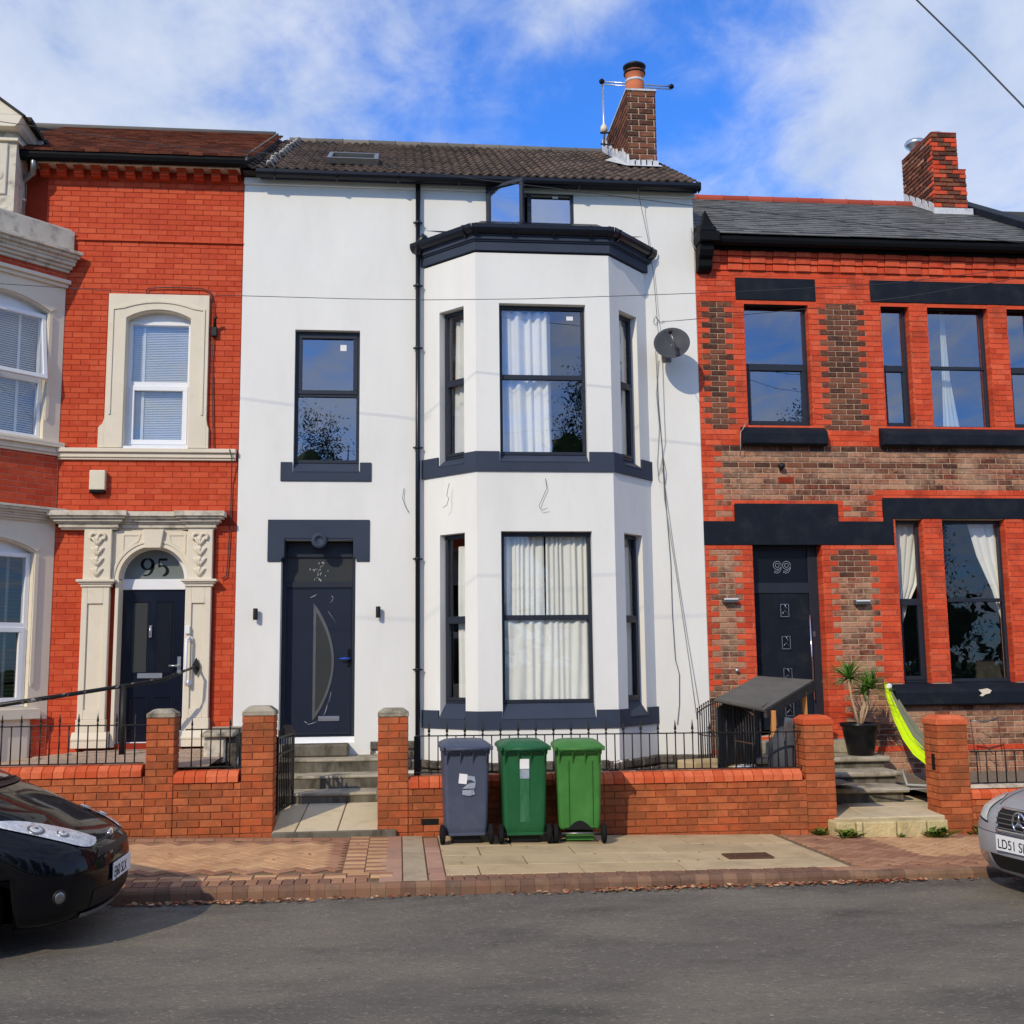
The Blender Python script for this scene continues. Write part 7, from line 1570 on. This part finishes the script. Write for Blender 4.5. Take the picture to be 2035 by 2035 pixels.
cable('thin pale cable hanging loosely below the satellite dish', [(1309, 715), (1304, 780), (1310, 850), (1306, 920), (1309, 955), (1322, 962), (1324, 940), (1316, 900), (1320, 990), (1345, 1150), (1370, 1320), (1385, 1430)], .004, M['cable'])
cable('second pale cable looping beside the dark one below the dish', [(1316, 715), (1319, 800), (1322, 880), (1312, 930), (1307, 945), (1316, 930), (1326, 1000), (1340, 1100), (1365, 1260), (1392, 1420)], .0035, M['cable'])
cable('small coil of cable ends above the satellite dish', [(1300, 630), (1298, 640), (1302, 646), (1308, 636), (1302, 628), (1312, 640), (1320, 638)], .004, M['cable'])
for lab, pts_ in (('loose thin wire sticking out of the bay front below the upper window', [(1084, 951, -.71), (1087, 970, -.73), (1078, 990, -.73), (1071, 1006, -.74), (1076, 1014, -.74), (1088, 1010, -.75)]), ('loose thin wire on the left canted face of the bay', [(893, 960, -.47), (890, 972, -.46), (888, 985, -.46), (892, 990, -.46), (888, 1004, -.46), (880, 1009, -.44)]), ('loose thin wire end on the white wall left of the downpipe', [(803, 970, -.02), (800, 990, -.03), (805, 1005, -.03), (812, 1018, -.02), (809, 1012, -.03)])):
    cable(lab, pts_, .0035, M['cabledark'], Y=0)
def wire(lab, pts_, r=.006): mb = MB(); mb.tube([pt(u, v, y) for u, v, y in pts_], r, 5); tag(mb.obj('overhead_wire', M['cabledark']), lab, 'wire', 'overhead telephone wires')
wire('overhead wire crossing the top right corner of the sky', [(1780, -40, -6.0), (1822, 0, -6.0), (1935, 110, -6.2), (2035, 213, -6.5), (2120, 300, -6.8)], .008)
wire('thin wire crossing the white facade above the first floor windows', [(-60, 560, -4), (300, 583, -4), (485, 588, -4), (700, 594, -4), (850, 596, -4), (1050, 594, -4), (1240, 588, -4), (1377, 583, -4), (1500, 578, -4), (1750, 565, -4), (1900, 548, -4), (2100, 525, -4)], .0036)
wire('wire sagging from the gutter over the open top window to the slate roof', [(470, 298, -3.0), (650, 318, -3.0), (800, 335, -3.0), (960, 358, -3.0), (1100, 374, -3.0), (1240, 392, -3.0), (1377, 409, -3.0), (1600, 432, -3.0), (1900, 466, -3.0), (2100, 492, -3.0)], .0045)
wire('short wire running right from the dish over house 99', [(1310, 640, -.3), (1360, 636, -3.0), (1450, 628, -1.0), (1600, 614, -1.5), (1800, 590, -2.2), (2100, 540, -3)], .004)
wire('wire in front of the red tiled roof of number 95', [(-40, 236, -3.0), (60, 250, -3.0), (180, 268, -3.0), (300, 285, -3.0), (430, 300, -3.0), (520, 315, -3.0)], .0045)
# ================================================================ CARS
def cr(a, b, c, d, t): return .5*((2*b)+(-a+c)*t+(2*a-5*b+4*c-d)*t*t+(-a+3*b-3*c+d)*t**3)
class Car:
    def __init__(s, prof, nf=2.5, L=3.95):
        s.p = prof; s.nf = nf
    def at(s, z):
        P = s.p; i = 0
        while i < len(P)-2 and P[i+1][0] < z: i += 1
        t = (z-P[i][0])/(P[i+1][0]-P[i][0]); g = lambda k, j: P[min(max(k, 0), len(P)-1)][j]
        return [g(i, j)+(g(i+1, j)-g(i, j))*t if j > 5 else cr(g(i-1, j), g(i, j), g(i+1, j), g(i+2, j), t) for j in range(len(P[0]))]
    def S(s, z, th):
        # point of the front half of the slice at height z; th -90..90 degrees
        _, xf, xr, hw, a, n = s.at(z)[:6]; c = math.cos(math.radians(th)); sn = math.sin(math.radians(th)); e = 2/n
        return Vector((xf-a+a*abs(c)**e, hw*math.copysign(abs(sn)**e, sn), z))
    def N(s, z, th):
        d1 = s.S(z, th+1)-s.S(z, th-1); d2 = s.S(z+.01, th)-s.S(z-.01, th); n = d1.cross(d2)
        return n.normalized() if n.length > 0 else Vector((1,0,0))
    def body(s, parent, m_, z0, z1, nz, wheels, wr, name='body'):
        rows = []
        for i in range(nz+1):
            z = z0+(z1-z0)*i/nz; _, xf, xr, hw, a, n = s.at(z)[:6]; row = [s.S(z, -90+180*k/48) for k in range(49)]
            ar = .35; ns = 110; L0 = xf-a; L1 = xr+ar
            side = [Vector((L0+(L1-L0)*k/ns, hw, z)) for k in range(1, ns)]
            rear = [Vector((L1-ar*abs(math.sin(math.radians(t)))**.7, hw*math.copysign(abs(math.cos(math.radians(t)))**.7, math.cos(math.radians(t))), z)) for t in [180*k/20 for k in range(21)]]
            side2 = [Vector((p.x, -p.y, p.z)) for p in side[::-1]]
            row += side + rear + side2
            for p in row:
                for wx in wheels:
                    if (Vector((p.x-wx, p.z-wr-.0)).length < wr+.055) and abs(p.y) > .5 and z < wr*2+.1: p.y = math.copysign(.52, p.y)
            rows.append([tuple(p) for p in row])
        mb = MB(); n_ = len(rows[0]); mb.smooth = True
        mb.add([p for r in rows for p in r], [(i*n_+k, i*n_+(k+1)%n_, (i+1)*n_+(k+1)%n_, (i+1)*n_+k) for i in range(nz) for k in range(n_)])
        mb.add(rows[-1], [tuple(range(n_))]); mb.add(rows[0], [tuple(range(n_))[::-1]])
        return mb.obj(name, m_, parent)
    def patch(s, name, m_, parent, lo, hi, n=24, k=6, off=.006, inset=0.0):
        # lo, hi: functions t -> (z, th)
        P = []
        for j in range(k+1):
            row = []
            for i in range(n+1):
                t = i/n; a = lo(t); b = hi(t); z = a[0]+(b[0]-a[0])*j/k; th = a[1]+(b[1]-a[1])*j/k
                bulge = math.sin(PI*j/k)*.35+.65 if inset == 0 else 1
                row.append(tuple(s.S(z, th)+s.N(z, th)*off*bulge))
            P.append(row)
        mb = MB(); mb.smooth = True; mb.grid(P); return mb.obj(name, m_, parent)
def wheel(parent, x, y, r, sgn, m_):
    mb = MB(); mb.lathe((x, y-.09, r), [(.6*r, 0), (.93*r, 0), (r, .03), (r, .15), (.93*r, .18), (.6*r, .18)], 40, 'y'); w = mb.obj('wheel', M['rubber'], parent)
    mb = MB(); mb.lathe((x, y+sgn*.06, r), [(0, -.01), (.12*r, -.01), (.62*r, .01), (.68*r, .03), (.6*r, .0), (0, 0)], 32, 'y')
    for k in range(5):
        a = 2*PI*k/5; d = Vector((math.cos(a), 0, math.sin(a))); o = Vector((x, y+sgn*.09, r)); mb.tube([o+d*.08*r, o+d*.64*r], [.05*r*2, .035*r*2], 6)
    mb.tube([(x+.64*r*math.cos(2*PI*k/24), y+sgn*.085, r+.64*r*math.sin(2*PI*k/24)) for k in range(25)], .04*r, 6)
    mb.obj('rim', M['wheel'], w)
    return w
def text_mesh(s, size, name, m_, parent, mtx, xs=1.0, ext=.001):
    cu = bpy.data.curves.new(name, 'FONT'); cu.body = s; cu.size = size; cu.extrude = ext; cu.align_x = 'LEFT'
    o = bpy.data.objects.new('tmp', cu); COL.objects.link(o); dg = bpy.context.evaluated_depsgraph_get(); me = bpy.data.meshes.new_from_object(o.evaluated_get(dg)); bpy.data.objects.remove(o)
    me.transform(mtx @ Matrix.Diagonal((xs, 1, 1, 1))); me.materials.clear(); me.materials.append(m_)
    t = bpy.data.objects.new(name, me); COL.objects.link(t); t.parent = parent; return t
def plate(car, root, z, txt, w=.52, h=.115, tilt=0.05, lean=0.0, off=.02):
    p = car.S(z, 0); x = p.x+off
    mb = MB(); mb.box(x, x+.008, -w/2, w/2, z-h/2, z+h/2); o = mb.obj('number_plate', M['plate'], root, bevel=.002)
    R2 = Matrix(((0,0,1,x+.009),(1,0,0,-w/2+.02),(0,1,0,z-h*.33),(0,0,0,1)))
    text_mesh(txt, .10, 'plate_lettering', M['black'], o, R2, .98)
# --- black hatchback, nose pointing right
c1 = thing('parked_car', 'glossy black hatchback parked at the left edge with its nose in the picture', 'car', (-2.09, -6.08, .03), local=True)
c1.scale = (1, 1, 1.10)
prof = [(.16,-.20,-3.75,.72,.45,2.7),(.20,-.07,-3.85,.80,.50,2.7),(.27,-.02,-3.9,.84,.55,2.7),(.38,.0,-3.92,.855,.58,2.6),(.50,.0,-3.92,.86,.60,2.6),(.60,-.03,-3.92,.86,.62,2.6),(.67,-.10,-3.9,.858,.64,2.5),(.73,-.22,-3.88,.85,.70,2.45),(.79,-.37,-3.86,.84,.74,2.4),(.85,-.50,-3.85,.825,.66,2.5),(.91,-.65,-3.84,.81,.62,2.6),(.96,-.78,-3.83,.79,.58,2.7),(1.0,-.90,-3.82,.77,.55,2.7),(1.1,-1.12,-3.78,.74,.6,2.6),(1.22,-1.58,-3.7,.70,.8,2.4),(1.34,-1.86,-3.55,.64,.8,2.4),(1.42,-2.15,-3.35,.56,.7,2.4),(1.46,-2.4,-3.1,.40,.5,2.4),(1.47,-2.6,-2.9,.2,.3,2.4)]
CA = Car(prof)
bd = CA.body(c1, M['blackcar'], .17, 1.468, 60, (-.90, -3.2), .30)
for sg in (-1, 1):
    cz_h = lambda t: .66+.165*t**1.15; th_h = lambda t: .150*max(0, math.sin(PI*min(1, t)**.80))**1.0
    lo = lambda t: (cz_h(t)-th_h(t)*.52, sg*(17+44*t)); hi = lambda t: (cz_h(t)+th_h(t)*.48, sg*(17+44*t))
    hl = CA.patch('headlight', M['lens'], c1, lo, hi, 40, 10, .010)
    for (t_, dz, r_, m_) in ((.60, .5, .060, 'lens'), (.40, .45, .044, 'lens')):
        z = cz_h(t_)+(dz-.5)*.1; th = 17+44*t_; p = CA.S(z, sg*th); n_ = CA.N(z, sg*th); n_ = n_ if n_.x > -.2 else -n_
        mb = MB(); mb.tube([p-n_*.01, p+n_*.012, p+n_*.015], [r_, r_, r_*.8], 22); mb.obj('reflector', M['brushed'], hl)
        mb = MB(); mb.tube([p+n_*.010, p+n_*.020, p+n_*.021], [r_*.78, r_*.70, r_*.4], 22); mb.obj('bulb', M[m_], hl)
        mb = MB(); mb.tube([p+n_*.020, p+n_*.024], [r_*.22, r_*.2], 14); mb.obj('bulb', M['brushed'], hl)
    p = CA.S(.36, sg*58); n_ = CA.N(.36, sg*58); mb = MB(); mb.tube([p-n_*.01, p+n_*.008, p+n_*.012], [.050, .050, .044], 20); fo_ = mb.obj('fog_lamp', M['blacktrim'], c1); mb = MB(); mb.tube([p-n_*.01, p+n_*.0125, p+n_*.014], [.040, .036, .02], 20); mb.obj('fog_lens', M['brushed'], fo_)
    [setattr(w_, 'scale', (1, 1, 1/1.1)) for w_ in (wheel(c1, -.90, sg*.76, .30, sg, M['wheel']), wheel(c1, -3.2, sg*.76, .30, sg, M['wheel']))]
CA.patch('lower_grille', M['blacktrim'], c1, lambda t: (.26, -32+64*t), lambda t: (.36, -30+60*t), 20, 3, .004, 1)
CA.patch('upper_grille', M['blacktrim'], c1, lambda t: (.565, -26+52*t), lambda t: (.605, -22+44*t), 20, 3, .004, 1)
CA.patch('lip', M['chrome'], c1, lambda t: (.215, -40+80*t), lambda t: (.240, -40+80*t), 24, 2, .014, 1)
p = CA.S(.655, 0); mb = MB(); mb.lathe((p.x-.005, 0, p.z), [(.0, .02), (.04, .018), (.055, .012), (.06, 0)][::-1], 24, 'x'); mb.v = [(v[0], v[1]*1.25, p.z+(v[2]-p.z)*.62) for v in mb.v]; mb.obj('badge', M['chrome'], c1)
CA.patch('bonnet_line', M['blacktrim'], c1, lambda t: (.640, -30+60*t), lambda t: (.650, -30+60*t), 20, 2, .003, 1)
CA.patch('windscreen', G4, c1, lambda t: (1.02, -62+124*t), lambda t: (1.36, -58+116*t), 24, 8, .008, 1)
CA.patch('cowl', M['blacktrim'], c1, lambda t: (.985, -70+140*t), lambda t: (1.018, -66+132*t), 24, 2, .008, 1)
mb = MB(); mb.tube([tuple(CA.S(1.0, -60)+Vector((.02,0,.02))), tuple(CA.S(1.02, -20)+Vector((.02,0,.02))), tuple(CA.S(1.0, 20)+Vector((.02,0,.02)))], .008, 6); mb.obj('wiper', M['blacktrim'], c1)
for sg in (-1, 1):
    CA.patch('bonnet_seam', M['blacktrim'], c1, lambda t: (.69+.29*t, sg*(33+20*t)), lambda t: (.69+.29*t, sg*(34.2+20.8*t)), 24, 2, .002, 1)
plate(CA, c1, .43, 'EJ60 SLX', off=.004)
for sg in (-1, 1):
    for (xa_, xb2) in ((-1.75, -2.45), (-2.5, -3.15)):
        mb = MB(); mb.add([(xa_, sg*.755, 1.03), (xb2, sg*.765, 1.03), (xb2, sg*.66, 1.34), (xa_-.30 if xa_ > -2 else xa_, sg*.66, 1.32)], [(0,1,2,3)] if sg < 0 else [(3,2,1,0)]); mb.obj('side_window', G4, c1)
    mb = MB(); mb.sphere((-1.45, sg*.92, 1.02), 1, 12, 8, (.06, .10, .07)); mb.obj('mirror', M['blackcar'], c1)
# --- silver roadster, nose pointing left
c2 = thing('parked_car', 'silver grey sports car parked at the right edge with plate LD51', 'car', (5.00, -6.22, .03), local=True, rz=PI+.17)
c2.scale = (1, 1, 1.08)
prof = [(.13,-.20,-3.8,.76,.40,2.8),(.17,-.10,-3.9,.81,.46,2.8),(.24,-.03,-3.95,.84,.50,2.7),(.34,.0,-3.97,.855,.52,2.6),(.46,.0,-3.98,.862,.54,2.6),(.56,-.02,-3.98,.862,.56,2.55),(.63,-.07,-3.97,.858,.60,2.5),(.69,-.18,-3.95,.845,.66,2.5),(.74,-.34,-3.92,.83,.74,2.5),(.79,-.60,-3.88,.81,.84,2.45),(.83,-.90,-3.84,.79,.90,2.4),(.87,-1.2,-3.8,.76,.92,2.4),(.90,-1.38,-3.75,.73,.9,2.4),(1.0,-1.55,-3.2,.68,.8,2.3),(1.12,-1.78,-2.9,.62,.7,2.3),(1.22,-2.0,-2.75,.54,.6,2.3),(1.27,-2.2,-2.65,.40,.5,2.3),(1.28,-2.35,-2.6,.25,.3,2.3)]
CB_ = Car(prof)
CB_.body(c2, M['silvercar'], .14, 1.278, 54, (-.85, -3.2), .31)
for sg in (-1, 1):
    lo = lambda t: (.545+.02*t, sg*(25+16*t)); hi = lambda t: (.700+.012*math.sin(PI*t)+.012*t, sg*(32+22*t))
    hl = CB_.patch('headlight', M['lensmilky'], c2, lo, hi, 24, 10, .014)
    CB_.patch('bumper_strip', M['blacktrim'], hl, lambda t: (.532+.02*t, sg*(24+17*t)), lambda t: (.545+.02*t, sg*(24+17*t)), 16, 2, .008, 1)
    [setattr(w_, 'scale', (1, 1, 1/1.08)) for w_ in (wheel(c2, -.85, sg*.76, .31, sg, M['wheel']), wheel(c2, -3.2, sg*.76, .31, sg, M['wheel']))]
    CB_.patch('fog_lamp', M['chrome'], c2, lambda t: (.235, sg*(24+18*t)), lambda t: (.315, sg*(26+10*t)), 10, 4, .006)
gf_lo = lambda t: (.50-.0*t, -13+26*t); gf_hi = lambda t: (.655, -18+36*t)
CB_.patch('grille', M['blacktrim'], c2, gf_lo, gf_hi, 24, 6, .006, 1)
for k in range(4):
    z = .52+.033*k; w = 13+5*(z-.5)/.155; mb = MB(); mb.tube([tuple(CB_.S(z, -w+2*w*i/12)+Vector((.012,0,0))) for i in range(13)], .006, 6); mb.obj('grille_bar', M['brushed'], c2)
mb = MB(); rim = [tuple(CB_.S(.50, -13+26*i/12)+Vector((.014,0,0))) for i in range(13)] + [tuple(CB_.S(.655, 18-36*i/12)+Vector((.014,0,0))) for i in range(13)]; rim.append(rim[0]); mb.tube(rim, .012, 8); mb.obj('grille_surround', M['chrome'], c2)
p = CB_.S(.578, 0)+Vector((.025,0,0)); mb = MB(); mb.tube([(p.x, p.y+.075*math.cos(2*PI*k/28), p.z+.075*math.sin(2*PI*k/28)) for k in range(29)], .008, 8)
for k in range(3): a = PI/2+2*PI*k/3; mb.tube([tuple(p), (p.x, p.y+.072*math.cos(a), p.z+.072*math.sin(a))], [.014, .003], 6)
mb.obj('star_emblem', M['chrome'], c2)
CB_.patch('lower_intake', M['blacktrim'], c2, lambda t: (.20, -18+36*t), lambda t: (.315, -22+44*t), 20, 4, .005, 1)
CB_.patch('windscreen', G4, c2, lambda t: (.93, -60+120*t), lambda t: (1.2, -56+112*t), 24, 6, .008, 1)
for sg in (-1, 1):
    CB_.patch('bonnet_seam', M['blacktrim'], c2, lambda t: (.665+.2*t, sg*(24+22*t)), lambda t: (.665+.2*t, sg*(25+22.6*t)), 24, 2, .002, 1)
CB_.patch('bumper_seam', M['blacktrim'], c2, lambda t: (.470, -70+140*t), lambda t: (.474, -70+140*t), 30, 2, .002, 1)
plate(CB_, c2, .41, 'LD51 SLK', off=.012)
# ================================================================ ACROSS THE ROAD (seen only as reflections in the window panes)
def tree(lab, x, y, h, w, seed, zlow=1.6):
    rng = random.Random(seed); t = thing('roadside_tree', lab, 'tree', (x, y, 0), 'trees across the road')
    mb = MB(); mb.tube([(x, y, -.1), (x+.1, y, h*.3), (x-.1, y+.1, h*.6), (x, y, h*.85)], [.22, .17, .11, .03], 8)
    for k in range(7): a = rng.uniform(0, 6.28); z = h*rng.uniform(.25, .6); mb.tube([(x, y, z), (x+math.cos(a)*w*.35, y+math.sin(a)*w*.35, z+h*.16), (x+math.cos(a)*w*.6, y+math.sin(a)*w*.6, z+h*.26)], [.08, .05, .015], 5)
    mb.obj('trunk', M['bark'], t)
    mb = MB(); cl_ = [(x+rng.gauss(0, w*.45), y+rng.gauss(0, w*.35), zlow+(h-zlow)*rng.uniform(.05, .97)) for _ in range(52)]
    for (a, b, c) in cl_:
        k_ = 1 - abs((c-zlow)/(h-zlow)-.35)*.9; 
        for _ in range(300):
            p = Vector((a+rng.gauss(0, .55)*k_, b+rng.gauss(0, .5)*k_, c+rng.gauss(0, .5))); s = rng.uniform(.035, .08); d = Vector((rng.gauss(0,1), rng.gauss(0,1), rng.gauss(0,1))).normalized(); e = d.orthogonal().normalized()
            mb.add([tuple(p-d*s), tuple(p+e*s*.45), tuple(p+d*s), tuple(p-e*s*.45)], [(0,1,2,3)])
    for _ in range(34):
        c_ = (x+rng.gauss(0, w*.33), y+rng.gauss(0, w*.25), zlow+(h-zlow)*rng.uniform(.0, .78)); r_ = rng.uniform(.45, .95)*min(1, w/2.2)
        k0 = len(mb.v); mb.sphere(c_, r_, 12, 7, (1, .9, 1.15))
        for q in range(k0, len(mb.v)):
            v = Vector(mb.v[q]); d = v-Vector(c_); mb.v[q] = tuple(Vector(c_)+d*(1+.22*math.sin(v.x*7+v.z*5)+.18*math.sin(v.y*9-v.z*8)))
    mb.obj('crown', M['treeleaf'], t)
TR = ((-20, -32, 9, 3.5, 'broad low leafy tree furthest left across the road'), (-13, -31, 9, 3.2, 'second leafy tree from the left across the road'), (-7.5, -30, 9.5, 3, 'third leafy tree from the left across the road'), (-2.6, -30, 12.4, 2.0, 'tall narrow leafy tree across the road opposite the navy door'), (1.6, -31, 10.6, 2.3, 'medium leafy tree across the road opposite the downpipe'), (7.6, -29.5, 13.0, 2.5, 'tallest leafy tree across the road opposite the bay window'), (11.6, -31, 10.2, 2.6, 'leafy tree across the road just right of the tallest one'), (17.0, -30, 12.8, 1.9, 'tall leafy tree across the road opposite house 99'), (21.5, -31, 9.6, 3, 'leafy tree across the road right of the one opposite house 99'), (30, -31, 8.6, 3.5, 'broad low leafy tree furthest right across the road'))
for i, (x, y, h, w, lab) in enumerate(TR): tree(lab, x, y, h, w, 50+i)
rng = random.Random(77); mb = MB()
for _ in range(9000):
    p = Vector((rng.uniform(-45, 50), -26+rng.gauss(0, .9), abs(rng.gauss(0, 1.7))+.1)); s = rng.uniform(.15, .32); d = Vector((rng.gauss(0,1), rng.gauss(0,1), rng.gauss(0,1))).normalized(); e = d.orthogonal().normalized()
    mb.add([tuple(p-d*s), tuple(p+e*s*.5), tuple(p+d*s), tuple(p-e*s*.5)], [(0,1,2,3)])
hd = mb.obj('hedge', M['treeleaf']); hd['kind'] = 'stuff'; hd['label'] = 'long dark leafy hedge across the road facing the houses'
